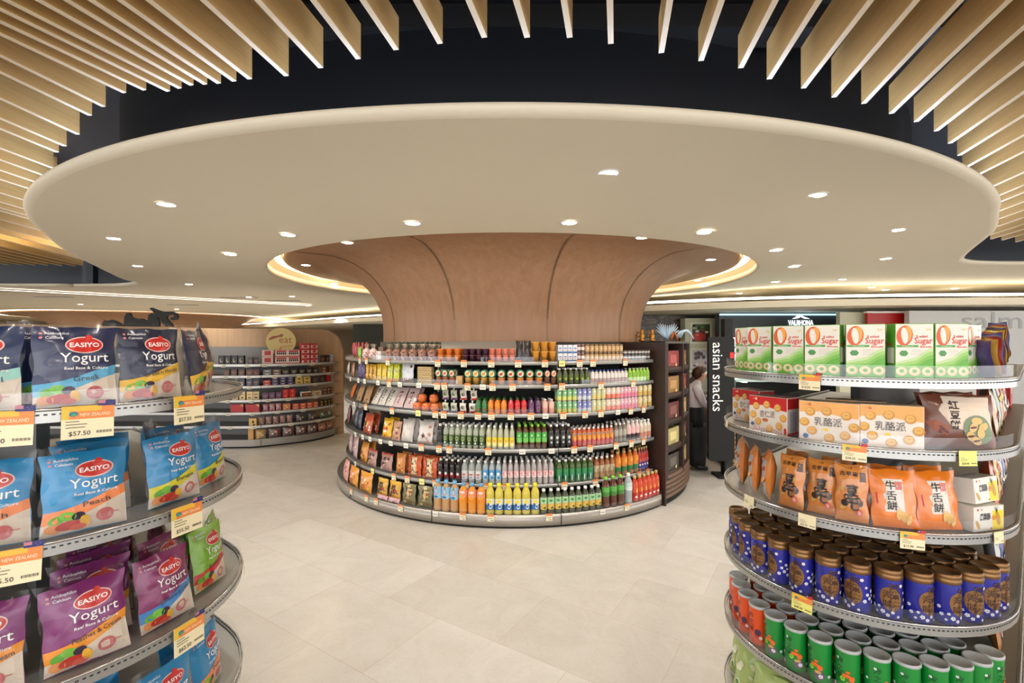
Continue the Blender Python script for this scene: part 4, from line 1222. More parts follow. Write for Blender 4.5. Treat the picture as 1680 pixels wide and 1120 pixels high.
# ---- second shelf
p = bt('olive_tea_bottle', (56, 62, 34), WT, (84, 96, 40), (60, 66, 34), .16, .026, .1, .6, [(0, .5, .5, .16, (150, 170, 60))])
island_row(1, 913, 967, 6, p, 'small olive bottle with white cap', 'small olive bottles', .035, 2, .062)
p = bt('soy_milk_bottle', (214, 206, 200), (70, 84, 160), (226, 220, 216), (150, 110, 96), .135, .025, .1, .72)
island_row(1, 968, 1029, 10, p, 'small milk bottle with blue cap', 'small milk bottles with blue caps', .035, 2, .06)
p = bt('lime_yogurt_bottle', (150, 196, 70), (206, 220, 170), (140, 190, 60), (170, 206, 100), .14, .025, .1, .72)
island_row(1, 1030, 1064, 6, p, 'small lime green yogurt bottle', 'small lime green bottles', .035, 2, .06)
# jelly pots with round green tops leaning to the front
def pot(name, body, disc, mot):
    rt = empty(name)
    MB().lathe([(0, 0), (.027, 0), (.035, .065), (.036, .07), (0, .07)], mat('jelly_%d_%d_%d' % body, body, .15, coat=.6), 14).build('cup_body', rt)
    b = MB()
    d = [(.0, -.012, .112)]
    V, F = tri2d(circ(0, 0, .038, .038, 18))
    b.add([(x_, -.024, .108 + y_) for x_, y_ in V], F, C(*disc)); b.add([(x_, -.012, .108 + y_) for x_, y_ in V], [f[::-1] for f in F], C(*disc))
    rim = circ(0, 0, .038, .038, 18); n_ = 18
    b.add([(x_, -.024, .108 + y_) for x_, y_ in rim] + [(x_, -.012, .108 + y_) for x_, y_ in rim], [(i, n_ + i, n_ + (i + 1) % n_, (i + 1) % n_) for i in range(n_)], C(*disc))
    fn = lambda u, v, e: (u, -.0245 - e, .108 + v)
    ell(b, 0, 0, .028, .028, fn, C(236, 226, 196), .0004); ell(b, -.003, -.004, .018, .014, fn, C(*mot), .001); ell(b, .008, .01, .012, .006, fn, C(220, 120, 60), .0015)
    b.build('round_top', rt)
    return P_(rt, 'jelly pot')
p1 = pot('jelly_pot', (206, 130, 60), (52, 120, 78), (196, 60, 46)); p2 = pot('jelly_pot', (196, 150, 70), (56, 130, 90), (232, 160, 60)); p3 = pot('jelly_pot', (160, 90, 60), (50, 110, 72), (210, 90, 80))
island_row(1, 715, 748, 3, p3, 'brown jelly pot with round green top', 'brown jelly pots', .045, 2, .085)
island_row(1, 762, 814, 4, p2, 'amber jelly pot with round green top', 'amber jelly pots', .045, 2, .085)
island_row(1, 815, 892, 5, p1, 'orange jelly pot with round green top', 'orange jelly pots', .045, 2, .085)
p = pot('jelly_pot', (120, 80, 60), (90, 60, 50), (236, 120, 90))
island_row(1, 892, 913, 2, p, 'brown jelly pot with brown round top', 'brown top jelly pots', .045, 1)
p = P_(carton('shortbread_box', .062, .085, .06, (206, 168, 120), (196, 156, 108)), 'carton')
island_row(1, 749, 761, 1, p, 'plain tan carton between jelly pots', 'tan carton', .05)
# rolls, pouches on the left half, second shelf
def rollpack(name):
    b = MB(); b.box((0, 0, .021), (.165, .06, .04), C(196, 170, 120), 0, .006)
    fn = lambda u, v, e: (u, -.03 - e, .021 + v)
    for i in range(9): ell(b, -.07 + i * .0175, .004 * (-1) ** i, .0045, .006, fn, C(60, 44, 34), .001, 8)
    return P_(b.build(name), 'roll pack')
p = rollpack('spotted_roll_pack')
for t_ in range(4):
    island_row(1, 684, 714, 1, p, 'tan spotted roll pack, layer %s' % nth(t_ + 1), 'spotted roll packs', .045, 1, z=t_ * .042)
p = pouch('snowflake_biscuit_pouch', 'bag', .155, .185, .035, (214, 218, 224), blobs([(190, 204, 220), (230, 234, 240)], 8, 5, band=[(-.49, -.28, (120, 76, 56))], panel=(.25, .3, .4, .44, (90, 50, 40))), 3)
island_row(1, 655, 683, 1, p, 'white snowflake pouch with brown foot', 'white snowflake pouch', .05, tilt=-.08)
p = pouch('lime_snack_pouch', 'bag', .10, .18, .03, (206, 214, 50), blobs([(240, 236, 214), (214, 160, 50), (150, 90, 30)], 8, 6, band=[(-.49, -.3, (206, 150, 40))]), 4)
island_row(1, 634, 655, 2, p, 'lime and yellow snack pouch', 'lime and yellow pouches', .05, 2, .05, tilt=-.08)
p = pouch('banana_chip_pouch', 'bag', .10, .175, .03, (232, 196, 40), blobs([(244, 230, 180), (190, 110, 40), (120, 60, 30)], 8, 7), 5)
island_row(1, 617, 634, 2, p, 'yellow chip pouch with cream pictures', 'yellow chip pouches', .05, 2, .05, tilt=-.08)
p = pouch('biscuit_stick_pack', 'bag', .07, .165, .03, (226, 170, 40), blobs([(90, 50, 30), (240, 220, 120)], 7, 8, text='美味', ts=.16), 6)
island_row(1, 599, 617, 3, p, 'amber stick pack with dark marks', 'amber stick packs', .05, 2, .05, tilt=-.06)
p = pouch('grape_gummy_pouch', 'bag', .075, .17, .03, (84, 66, 126), blobs([(200, 190, 220), (150, 60, 90)], 6, 9), 7)
island_row(1, 588, 599, 2, p, 'purple gummy pouch', 'purple gummy pouches', .06, 1)
p = pouch('prawn_cracker_pouch', 'bag', .12, .165, .04, (170, 112, 72), blobs([(210, 130, 60), (120, 60, 40)], 8, 10), 8)
island_row(1, 574, 589, 1, p, 'brown cracker pouch at curved end', 'brown cracker pouch', .05, 1, tilt=-.06)
p = pouch('rice_cracker_pouch', 'bag', .12, .165, .04, (206, 200, 186), blobs([(150, 150, 140), (96, 80, 66), (220, 214, 206)], 10, 11), 9)
island_row(1, 566, 574, 1, p, 'pale cracker pouch at curved end', 'pale cracker pouch', .04, 1, tilt=-.06)
# ---- top shelf
p = pouch('red_candy_tube', 'bag', .055, .185, .04, (176, 34, 34), blobs([(210, 70, 60), (120, 20, 24)], 5, 12), 1)
island_row(0, 570, 606, 6, p, 'upright red sweet pack', 'upright red sweet packs', .10, 1, .06)
p = pouch('lime_candy_bag', 'bag', .07, .135, .04, (130, 200, 50), blobs([(220, 240, 200)], 3, 13), 2)
island_row(0, 586, 596, 1, p, 'small lime green sweet bag', 'lime green sweet bag', .035)
def candybag(name, seed, body=(226, 206, 200), sp=((206, 120, 110), (240, 232, 226), (170, 80, 70)), h_=.17, ribbon_=None):
    rt = empty(name)
    rnd = random.Random(seed)
    b = MB(); b.lathe([(0, 0), (.036, 0), (.046, .02), (.048, .07), (.040, .10), (.018, .118), (.012, .124)], C(*body, .35, coat=.5), 14); b.build('filled_bag', rt)
    b = MB()
    for i in range(26):
        a = rnd.uniform(-1.9, 1.9); z_ = rnd.uniform(.012, .088)
        b.box((.045 * math.sin(a), -.045 * math.cos(a), z_), (.016, .008, .013), C(*rnd.choice(sp), .4), a)
    b.build('sweets', rt)
    b = MB(); b.lathe([(.012, .122), (.022, .135), (.034, .160), (.030, h_ + .0)], film('bag_top_film', (225, 225, 220), .28, .2), 12, smooth=False)
    b.build('gathered_top', rt)
    if ribbon_:
        b = MB()
        b.tube([(-.02, -.012, .12), (-.045, -.014, .155), (-.03, -.014, .185), (0, -.014, .196), (.03, -.014, .185), (.045, -.014, .155), (.02, -.012, .12)], .0035, C(*ribbon_, .3), 6)
        b.build('ribbon_handle', rt)
    return P_(rt, 'sweet bag')
p = candybag('candy_bag', 21)
island_row(0, 597, 619, 2, p, 'clear bag of red and white sweets', 'bags of red and white sweets', .055, 1, .08)
p = P_(carton('nougat_box', .085, .045, .07, (232, 226, 220), (214, 200, 196), blobs([(170, 120, 120)], 3, 14)), 'carton')
for t_ in range(2):
    island_row(0, 616, 636, 1, p, 'white sweet box, layer %s' % nth(t_ + 1), 'white sweet boxes', .05, z=t_ * .047)
p = P_(carton('striped_brown_box', .11, .135, .05, (196, 170, 160), (100, 66, 56), lambda b, fn, w_, h_: [rect(b, fn, (-.45 + i * .15) * w_, -h_ * .48, (-.38 + i * .15) * w_, h_ * .48, C(104, 66, 58)) for i in range(7)]), 'carton')
island_row(0, 618, 640, 1, p, 'upright brown striped box behind sweets', 'brown striped box', .20)
p = candybag('gift_sweet_bag', 22, (150, 108, 92), ((120, 70, 56), (206, 176, 160), (96, 56, 46)), .17, (120, 134, 120))
island_row(0, 634, 718, 6, p, 'brown sweet gift bag, looped handle', 'brown sweet gift bags', .06, 2, .10, scale=1.0)
for (x0, x1, n_, col, ds, lid) in ((717, 758, 3, (222, 120, 40), 'orange jelly cup', (232, 150, 80)), (759, 802, 4, (70, 30, 52), 'dark plum jelly cup', (110, 60, 80)), (802, 846, 4, (226, 120, 96), 'coral pink jelly cup', (240, 160, 140))):
    p = P_(cup('jelly_cup', col, lid, .062, .026, .033), 'jelly cup')
    island_row(0, x0, x1, n_, p, ds, ds + 's', .045, 2, .075, jit=.001)
    island_row(0, x0, x1, n_, p, ds, ds + 's', .045, 2, .075, .0635, jit=.001, tier=' upper layer')
p = pouch('black_coffee_pack', 'bag', .095, .20, .035, (36, 30, 32), blobs([(70, 60, 60)], 2, 15), 11)
island_row(0, 846, 872, 2, p, 'tall black foil pack', 'tall black foil packs', .06, 1, tilt=-.12)
p = P_(cup('custard_cup', (214, 146, 50), (226, 170, 70), .10, .025, .034), 'dessert cup')
island_row(0, 872, 913, 3, p, 'amber dessert cup', 'amber dessert cups', .045, 2, .08, jit=.001)
island_row(0, 872, 913, 3, p, 'amber dessert cup', 'amber dessert cups', .045, 2, .08, .102, jit=.001, tier=' upper layer', scale=(1, 1, .9))
p = P_(carton('milk_carton', .045, .08, .045, (228, 232, 238), (206, 214, 226), lambda b, fn, w_, h_: (rect(b, fn, -w_ * .48, -h_ * .48, w_ * .48, -h_ * .3, C(50, 96, 166)), rect(b, fn, -w_ * .3, h_ * .05, w_ * .3, h_ * .16, C(70, 110, 180)), rect(b, fn, -w_ * .2, -h_ * .15, w_ * .25, -h_ * .08, C(196, 80, 70)))), 'carton')
island_row(0, 914, 946, 4, p, 'small white and blue carton', 'white and blue cartons', .035, 2, .055, jit=0)
island_row(0, 914, 946, 4, p, 'small white and blue carton', 'white and blue cartons', .035, 2, .055, .082, jit=0, tier=' upper layer')
p = cn('brown_coffee_can', [(.3, (96, 60, 50)), (.4, (226, 216, 206)), (.3, (120, 70, 60))], .083, .024, (190, 180, 170))
island_row(0, 946, 959, 2, p, 'small brown and white can', 'small brown and white cans', .035, 2, .055, jit=0)
island_row(0, 946, 959, 2, p, 'small brown and white can', 'small brown and white cans', .035, 2, .055, .085, jit=0, tier=' upper layer')
p = cn('gold_coffee_can', [(.15, (150, 108, 60)), (.7, (196, 160, 104)), (.15, (110, 76, 44))], .083, .0255, (180, 150, 100), [(0, .5, .4, .12, (226, 200, 150))])
island_row(0, 959, 1021, 9, p, 'small gold coffee can', 'small gold coffee cans', .035, 2, .056, jit=0)
island_row(0, 959, 1021, 9, p, 'small gold coffee can', 'small gold coffee cans', .035, 2, .056, .085, jit=0, tier=' upper layer')
p = cn('black_coffee_can', [(.5, (60, 56, 54)), (.3, (206, 200, 190)), (.2, (50, 46, 44))], .05, .022, (170, 166, 160))
island_row(0, 1022, 1065, 8, p, 'tiny black and white can', 'tiny black and white cans', .03, 2, .05, jit=0)
island_row(0, 1022, 1065, 8, p, 'tiny black and white can', 'tiny black and white cans', .03, 2, .05, .052, jit=0, tier=' upper layer')
# ---- third shelf left
p = pouch('orange_rice_pouch', 'bag', .14, .19, .045, (222, 116, 46), blobs([(240, 190, 140), (180, 70, 30)], 6, 16), 12)
island_row(2, 567, 584, 1, p, 'orange snack pouch near curved end', 'orange snack pouch', .06, 1, tilt=-.35)
p = pouch('kraft_nut_pouch', 'bag', .12, .20, .04, (176, 140, 100), blobs([(130, 70, 40), (206, 180, 140)], 5, 17), 13)
island_row(2, 583, 607, 2, p, 'kraft brown nut pouch', 'kraft brown nut pouches', .06, 2, .06, tilt=-.35)
p = pouch('rice_cake_pouch', 'bag', .115, .22, .03, (224, 216, 204), blobs([(200, 190, 176)], 2, 18, panel=(-.22, -.3, .22, .34, (236, 232, 224)), text='雪米餅', ts=.2, vert=True), 14)
island_row(2, 608, 644, 3, p, 'white rice cake pouch with black characters', 'white rice cake pouches', .075, 2, .07, tilt=-.55)
p = pouch('pink_rice_cake_pouch', 'bag', .12, .22, .03, (222, 196, 192), blobs([(200, 170, 166)], 2, 19, panel=(-.24, -.3, .24, .34, (238, 206, 206)), text='櫻花餅', ts=.2, vert=True), 15)
island_row(2, 643, 680, 2, p, 'pink rice cake pouch with black characters', 'pink rice cake pouches', .075, 2, .07, tilt=-.5)
def peach(name):
    rt = empty(name)
    b = MB(); b.lathe([(0, 0), (.03, .0), (.045, .02), (.048, .045), (.04, .07), (.02, .082), (0, .084)], mat('peach_jelly', (222, 120, 60), .25, coat=.5), 16); b.build('jelly_fruit', rt)
    b = MB(); fn = cyl_fn(.048); rect(b, fn, -.02, .035, .02, .06, C(190, 60, 40), .001); b.build('sticker', rt); b = MB(); b.tube([(0, 0, .083), (.005, 0, .1)], .003, C(90, 110, 50), 6); b.build('stalk', rt)
    return P_(rt, 'fruit jelly')
p = peach('fruit_jelly')
island_row(2, 678, 721, 3, p, 'round orange fruit jelly', 'round orange fruit jellies', .055, 2, .10)
island_row(2, 684, 722, 2, p, 'round orange fruit jelly stacked on top', 'upper round orange fruit jellies', .085, 1, .10, .086)
def spouch(name, foot, face):
    rt = empty(name)
    o, fr = pillow('pouch_body', .066, .095, .03, face, lambda b, fn, w_, h_: (rect(b, fn, -w_ * .48, -h_ * .49, w_ * .48, -h_ * .25, C(*foot), .001, .012), ell(b, 0, h_ * .08, w_ * .3, h_ * .18, fn, C(90, 96, 70), .0015), ell(b, .004, h_ * .1, w_ * .16, h_ * .08, fn, C(220, 214, 200), .002)), 3, (6, 8), parent=None)
    o.parent = rt
    MB().lathe([(.006, .092), (.006, .108), (.009, .108), (.009, .122), (0, .123)], C(236, 236, 232), 8).build('spout', rt)
    return P_(rt, 'drink pouch')
p = spouch('drink_pouch', (120, 60, 130), (190, 196, 170))
island_row(2, 724, 752, 2, p, 'grey drink pouch with purple foot', 'purple foot drink pouches', .05, 1)
island_row(2, 724, 752, 2, p, 'grey drink pouch with purple foot', 'purple foot drink pouches', .06, 1, z=.125, tier=' upper layer')
p = spouch('drink_pouch', (196, 50, 40), (226, 216, 206))
island_row(2, 752, 783, 2, p, 'white drink pouch with red foot', 'red foot drink pouches', .05, 1)
island_row(2, 752, 786, 2, p, 'white drink pouch with red foot', 'red foot drink pouches', .06, 1, z=.125, tier=' upper layer')
# ---- fourth shelf left
p = pouch('navy_cracker_pouch', 'bag', .15, .24, .05, (34, 36, 58), blobs([(60, 60, 90)], 2, 20), 16)
island_row(3, 580, 592, 2, p, 'dark navy pouch', 'dark navy pouches', .09, 2, .07, tilt=-.15)
p = pouch('maroon_pouch', 'bag', .13, .24, .05, (110, 30, 34), blobs([(150, 60, 50)], 2, 21), 17)
island_row(3, 564, 573, 1, p, 'maroon pouch at curved end', 'maroon pouch', .05, 1, tilt=-.1)
p = pouch('assorted_candy_pouch', 'bag', .20, .22, .06, (196, 84, 50), blobs([(240, 200, 70), (230, 230, 226), (170, 40, 36), (60, 50, 60), (226, 130, 60)], 22, 22, .05, .11), 18)
island_row(3, 588, 621, 1, p, 'orange assorted sweets pouch', 'orange assorted sweets pouch', .07, 2, .08, tilt=-.2)
p = pouch('yellow_candy_pouch', 'bag', .16, .21, .06, (236, 186, 30), blobs([(240, 240, 230), (206, 50, 50), (150, 80, 40)], 10, 23, .06, .14, band=[(-.49, -.3, (150, 84, 50))]), 19)
island_row(3, 621, 648, 1, p, 'bright yellow sweets pouch', 'bright yellow sweets pouch', .07, 2, .08, tilt=-.2)
p = pouch('plum_candy_pouch', 'bag', .12, .20, .05, (196, 150, 120), blobs([(120, 60, 50), (226, 200, 180), (206, 120, 60)], 9, 24), 20)
island_row(3, 641, 657, 1, p, 'small brown plum pouch', 'small brown plum pouch', .045, 1, tilt=-.2)
p = pouch('milk_candy_pouch', 'bag', .16, .225, .06, (220, 212, 206), blobs([(226, 190, 180), (236, 232, 228)], 5, 25), 21)
island_row(3, 653, 681, 1, p, 'white milk sweets pouch with pink print', 'white milk sweets pouch', .07, 2, .08, tilt=-.2)
def stardraw(b, fn, w_, h_):
    blobs([(196, 150, 130), (236, 234, 230)], 6, 26, band=[(-.49, -.34, (176, 140, 120))])(b, fn, w_, h_)
    pts = []
    for i in range(10):
        a = PI / 2 + i * PI / 5 + .2; rr_ = (.2 if i % 2 == 0 else .08) * w_; pts.append((-.05 * w_ + rr_ * math.cos(a), -.16 * h_ + rr_ * math.sin(a)))
    b.decal(tri2d(pts), fn, C(110, 52, 44), .003)
p = pouch('star_biscuit_pouch', 'bag', .18, .225, .06, (224, 218, 214), stardraw, 22)
island_row(3, 681, 713, 1, p, 'white biscuit pouch with brown star', 'white star biscuit pouch', .07, 2, .08, tilt=-.2)
# ---- fifth shelf left
p = pouch('lilac_cracker_pouch', 'bag', .17, .26, .06, (190, 158, 156), blobs([(60, 56, 110), (214, 196, 196), (150, 90, 90)], 10, 27), 23)
island_row(4, 558, 588, 2, p, 'pinkish grey cracker pouch at curved end', 'pinkish grey cracker pouches', .05, 1, tilt=-.1)
p = pouch('corn_snack_pouch', 'bag', .19, .22, .07, (226, 150, 50), blobs([(240, 200, 90), (196, 90, 40), (110, 60, 40)], 12, 28), 24)
island_row(4, 586, 612, 1, p, 'golden orange corn snack pouch', 'golden orange corn snack pouch', .08, 2, .08, tilt=-.15)
p = pouch('seaweed_snack_pouch', 'bag', .15, .18, .05, (176, 132, 120), blobs([(90, 60, 60), (214, 190, 170)], 8, 29, band=[(.36, .49, (206, 50, 46))], text='のり', ts=.3, tx=-.02), 25)
island_row(4, 600, 647, 2, p, 'grey pouch with red top edge', 'grey pouches with red tops', .06, 1, tilt=-.15)
p = pouch('squid_snack_pouch', 'bag', .13, .205, .06, (214, 140, 70), blobs([(240, 206, 130), (180, 60, 40)], 8, 30), 26)
island_row(4, 645, 669, 1, p, 'orange squid snack pouch', 'orange squid snack pouch', .07, 2, .08, tilt=-.1)
p = pouch('rice_cracker_pack', 'bag', .135, .205, .06, (214, 92, 40), blobs([(176, 50, 30), (230, 150, 80)], 6, 31, panel=(-.2, -.42, .24, .44, (236, 214, 170)), text='い天', ts=.34, vert=True), 27)
island_row(4, 668, 718, 2, p, 'orange cracker pouch with bold black characters', 'bold character cracker pouches', .07, 2, .08, tilt=-.1)
# ---- bottom shelf left
p = pouch('caramel_corn_pouch', 'bag', .20, .208, .07, (222, 150, 60), blobs([(240, 206, 110), (190, 100, 40), (226, 176, 176), (250, 236, 214)], 14, 32), 28)
island_row(5, 573, 612, 2, p, 'big golden snack pouch near curved end', 'big golden snack pouches', .07, 1, .09, tilt=-.1)
p = pouch('pink_cracker_pouch', 'bag', .18, .24, .07, (206, 150, 140), blobs([(226, 190, 180), (170, 90, 90)], 8, 33), 29)
island_row(5, 563, 574, 1, p, 'pink cracker pouch low at curved end', 'pink cracker pouch', .05, 1, tilt=-.1)
p = pouch('peanut_snack_pouch', 'bag', .125, .185, .06, (206, 160, 60), blobs([(110, 60, 36), (176, 60, 40), (80, 70, 120)], 8, 34, text='黒糖', ts=.3, vert=True), 30)
island_row(5, 617, 658, 2, p, 'golden brown pouch with dark brush characters', 'golden brush character pouches', .07, 2, .09, z=.012, tilt=-.15)
p = pouch('bean_snack_pouch', 'bag', .13, .20, .06, (120, 112, 76), blobs([(176, 60, 40), (206, 180, 120), (60, 90, 60)], 9, 35, panel=(-.1, -.2, .16, .44, (206, 180, 130)), text='柿の', ts=.26, tx=.03, ty=.1, vert=True), 31)
island_row(5, 658, 711, 2, p, 'olive and red snack pouch with characters', 'olive and red snack pouches', .07, 2, .09, tilt=-.1)
p = pouch('lying_flat_pouch', 'bag', .14, .045, .03, (206, 150, 160), blobs([(236, 220, 220)], 3, 36), 32)
island_row(5, 618, 656, 2, p, 'small pink pouch lying in front', 'small pink pouches', .025, 1, tilt=-.3)

# ================================================================ LEFT SHELF WALL GOODS
WL_NAMES = ['top', 'second', 'third', 'fourth', 'fifth', 'sixth', 'bottom']
def wall_row(lev, x0, x1, n, proto, desc, group, depth=.07, rows=1, z=0.0, tilt=0.0, tier=''):
    a_ = WF.at(x0, depth); c_ = WF.at(x1, depth)
    W_ = width_of(proto)
    room = abs(math.hypot(c_[0] - a_[0], c_[1] - a_[1])) / n
    f = max(.5, min(1.0, (room - .010) / W_)) * .95
    for k in range(n):
        s = a_[3] + (c_[3] - a_[3]) * (k + .5) / n
        x_, y_, an = WF.pt(s, depth)
        lab = label_for(desc, n, k, 0, 1, tier, WL_NAMES[lev] + ' wall shelf')
        place(proto, (x_, y_, WZ[lev] + .003 + z), an, lab, group, (f, min(1, f * 1.1), 1), tilt)
def box_kind(nm, w_, h_, d_, f, s_, draw=None):
    return P_(carton(nm, w_, h_, d_, f, s_, draw), 'box')
def pic(c1, c2=None, seed=1):
    return blobs([c1] + ([c2] if c2 else []), 4, seed, .1, .2)
gold_mark = lambda c1: (lambda b, fn, w_, h_: (rect(b, fn, -w_ * .3, -h_ * .1, w_ * .3, h_ * .12, C(*c1)), ell(b, 0, -h_ * .25, w_ * .2, h_ * .1, fn, C(*c1), .001, 8)))
def pairdraw(b, fn, w_, h_):
    for sx in (-.25, .25):
        for i in range(5): ell(b, (sx - .16 + .08 * i) * w_, -.02 * h_, .035 * w_, .2 * h_, fn, C(44, 30, 30), .001, 8)
        rect(b, fn, (sx - .2) * w_, h_ * .2, (sx + .2) * w_, h_ * .42, C(176, 40, 46))
    rect(b, fn, -w_ * .5, -h_ * .5, w_ * .5, -h_ * .38, C(176, 40, 46))
wr = wall_row
p = box_kind('dark_chocolate_box', .105, .145, .06, (34, 28, 26), (26, 22, 20), lambda b, fn, w_, h_: (ell(b, .0, -.05 * h_, .22 * w_, .24 * h_, fn, C(206, 196, 150)), ell(b, .05 * w_, .0, .16 * w_, .16 * h_, fn, C(34, 28, 26), .002)))
wr(0, 358, 402, 4, p, 'black box with cream crescent', 'black boxes with cream crescent')
p = box_kind('brown_chocolate_box', .09, .115, .06, (62, 46, 42), (40, 30, 28), gold_mark((120, 96, 80)))
wr(0, 405, 426, 2, p, 'plain dark brown chocolate box', 'plain dark brown boxes')
p = box_kind('square_biscuit_box', .22, .115, .08, (214, 196, 184), (200, 186, 176), lambda b, fn, w_, h_: (rect(b, fn, -w_ * .3, -h_ * .25, w_ * .3, h_ * .38, C(182, 52, 50)), rect(b, fn, -w_ * .5, -h_ * .5, w_ * .5, -h_ * .38, C(196, 150, 146))))
for t_ in range(2): wr(0, 428, 448, 1, p, 'cream box with red square, layer %s' % nth(t_ + 1), 'cream boxes with red square', z=t_ * .117)
p = box_kind('striped_biscuit_box', .47, .115, .08, (216, 200, 190), (190, 60, 60), pairdraw)
for t_ in range(2): wr(0, 448, 491, 1, p, 'wide cream box with dark fingers, layer %s' % nth(t_ + 1), 'wide cream finger boxes', z=t_ * .117)
p = box_kind('red_biscuit_box', .145, .085, .08, (210, 190, 182), (184, 44, 50), lambda b, fn, w_, h_: (rect(b, fn, -w_ * .48, h_ * .1, w_ * .48, h_ * .48, C(178, 44, 50)), rect(b, fn, -w_ * .2, -h_ * .4, w_ * .25, h_ * .05, C(178, 44, 50))))
for t_ in range(4): wr(0, 491, 519, 2, p, 'red and cream box', 'red and cream boxes', z=t_ * .087, tier=' layer %s' % nth(t_ + 1))
p = box_kind('brown_truffle_box', .11, .13, .06, (60, 40, 34), (44, 30, 26), gold_mark((140, 100, 70)))
wr(0, 522, 538, 2, p, 'brown truffle box beside red stack', 'brown truffle boxes')
p = box_kind('pale_blue_box', .13, .065, .06, (196, 208, 224), (140, 160, 190), gold_mark((80, 110, 170)))
for t_ in range(2): wr(0, 539, 552, 1, p, 'pale blue box at rounded end, layer %s' % nth(t_ + 1), 'pale blue boxes', z=t_ * .067)
p = box_kind('cocoa_box', .125, .105, .06, (82, 52, 44), (60, 38, 32), gold_mark((150, 90, 70)))
wr(1, 366, 426, 5, p, 'reddish brown cocoa box', 'reddish brown cocoa boxes')
p = box_kind('steel_blue_bar_box', .14, .045, .05, (104, 112, 116), (84, 90, 94), gold_mark((206, 206, 200)))
for t_ in range(2): wr(1, 429, 445, 1, p, 'grey blue bar box, layer %s' % nth(t_ + 1), 'grey blue bar boxes', z=t_ * .047)
p = box_kind('mocha_bar_box', .14, .045, .05, (112, 92, 80), (90, 70, 60), gold_mark((220, 206, 190)))
for t_ in range(2): wr(1, 445, 460, 1, p, 'mocha bar box, layer %s' % nth(t_ + 1), 'mocha bar boxes', z=t_ * .047)
p = box_kind('black_bar_box', .12, .10, .05, (56, 50, 46), (40, 36, 32), gold_mark((150, 144, 130)))
wr(1, 460, 521, 5, p, 'blackish bar box with pale line', 'blackish bar boxes')
p = box_kind('walnut_bar_box', .14, .05, .05, (112, 66, 40), (90, 50, 30), gold_mark((214, 190, 150)))
for t_ in range(2): wr(1, 522, 551, 2, p, 'walnut brown bar box', 'walnut brown bar boxes', z=t_ * .052, tier=' layer %s' % nth(t_ + 1))
p = box_kind('navy_tin', .10, .12, .06, (52, 56, 78), (40, 42, 60), gold_mark((150, 120, 110)))
wr(2, 379, 426, 4, p, 'navy blue chocolate tin', 'navy blue chocolate tins')
p = box_kind('red_bar_box', .135, .042, .05, (190, 44, 46), (150, 30, 34), gold_mark((230, 200, 190)))
for t_ in range(2): wr(2, 430, 444, 1, p, 'red bar box, layer %s' % nth(t_ + 1), 'red bar boxes', z=t_ * .044)
p = box_kind('indigo_bar_box', .135, .042, .05, (64, 54, 84), (50, 42, 66), gold_mark((190, 180, 200)))
for t_ in range(3): wr(2, 444, 482, 3, p, 'indigo bar box', 'indigo bar boxes', z=t_ * .044, tier=' layer %s' % nth(t_ + 1))
p = box_kind('yellow_bar_box', .14, .06, .05, (214, 190, 110), (190, 160, 80), gold_mark((120, 90, 50)))
for t_ in range(2): wr(2, 483, 508, 2, p, 'straw yellow bar box', 'straw yellow bar boxes', z=t_ * .062, tier=' layer %s' % nth(t_ + 1))
p = box_kind('umber_box', .12, .12, .05, (72, 56, 46), (54, 40, 34), gold_mark((110, 90, 70)))
wr(2, 509, 532, 2, p, 'umber brown box', 'umber brown boxes')
p = box_kind('scarlet_box', .12, .12, .05, (196, 42, 44), (150, 30, 30))
wr(2, 532, 542, 1, p, 'scarlet box near rounded end', 'scarlet box')
p = box_kind('white_blue_box', .12, .125, .05, (206, 216, 230), (150, 170, 200), gold_mark((90, 120, 170)))
wr(2, 543, 552, 1, p, 'white and blue box at rounded end', 'white and blue box')
p = box_kind('cream_praline_box', .11, .135, .06, (220, 200, 150), (196, 170, 120), lambda b, fn, w_, h_: (rect(b, fn, -w_ * .3, h_ * .1, w_ * .3, h_ * .2, C(150, 110, 60)), ell(b, 0, -h_ * .25, w_ * .28, h_ * .1, fn, C(120, 80, 50))))
wr(3, 380, 426, 4, p, 'cream praline box with brown print', 'cream praline boxes')
p = box_kind('plum_chocolate_box', .13, .11, .05, (100, 66, 92), (80, 50, 74), gold_mark((150, 110, 140)))
wr(3, 428, 461, 3, p, 'plum purple chocolate box', 'plum purple chocolate boxes')
p = box_kind('red_heart_box', .14, .072, .05, (196, 50, 46), (160, 36, 34), lambda b, fn, w_, h_: ell(b, 0, 0, w_ * .14, h_ * .3, fn, C(220, 110, 90)))
for t_ in range(2): wr(3, 462, 484, 2, p, 'red gift box with pale dot', 'red dotted gift boxes', z=t_ * .074, tier=' layer %s' % nth(t_ + 1))
p = box_kind('framed_chocolate_box', .17, .085, .05, (120, 72, 46), (226, 222, 210), lambda b, fn, w_, h_: (rect(b, fn, -w_ * .49, h_ * .3, w_ * .49, h_ * .49, C(232, 228, 214)), ell(b, 0, -.1 * h_, w_ * .25, h_ * .2, fn, C(150, 100, 60))))
wr(3, 491, 509, 1, p, 'brown box with white border', 'brown box with white border')
p = box_kind('beige_chocolate_box', .18, .085, .05, (206, 188, 150), (190, 170, 130), gold_mark((150, 120, 80)))
wr(3, 509, 528, 1, p, 'beige chocolate box', 'beige chocolate box')
p = box_kind('cocoa_tin', .09, .055, .05, (110, 72, 50), (90, 56, 40), gold_mark((206, 180, 140)))
for t_ in range(2): wr(3, 528, 552, 3, p, 'small cocoa tin', 'small cocoa tins', z=t_ * .057, tier=' layer %s' % nth(t_ + 1))
p = box_kind('crimson_gift_box', .27, .13, .06, (172, 34, 40), (140, 26, 30), lambda b, fn, w_, h_: b.decal(tri2d([(.2 * w_, .5 * h_), (.48 * w_, .5 * h_), (.48 * w_, .15 * h_)]), fn, C(214, 170, 90), .001))
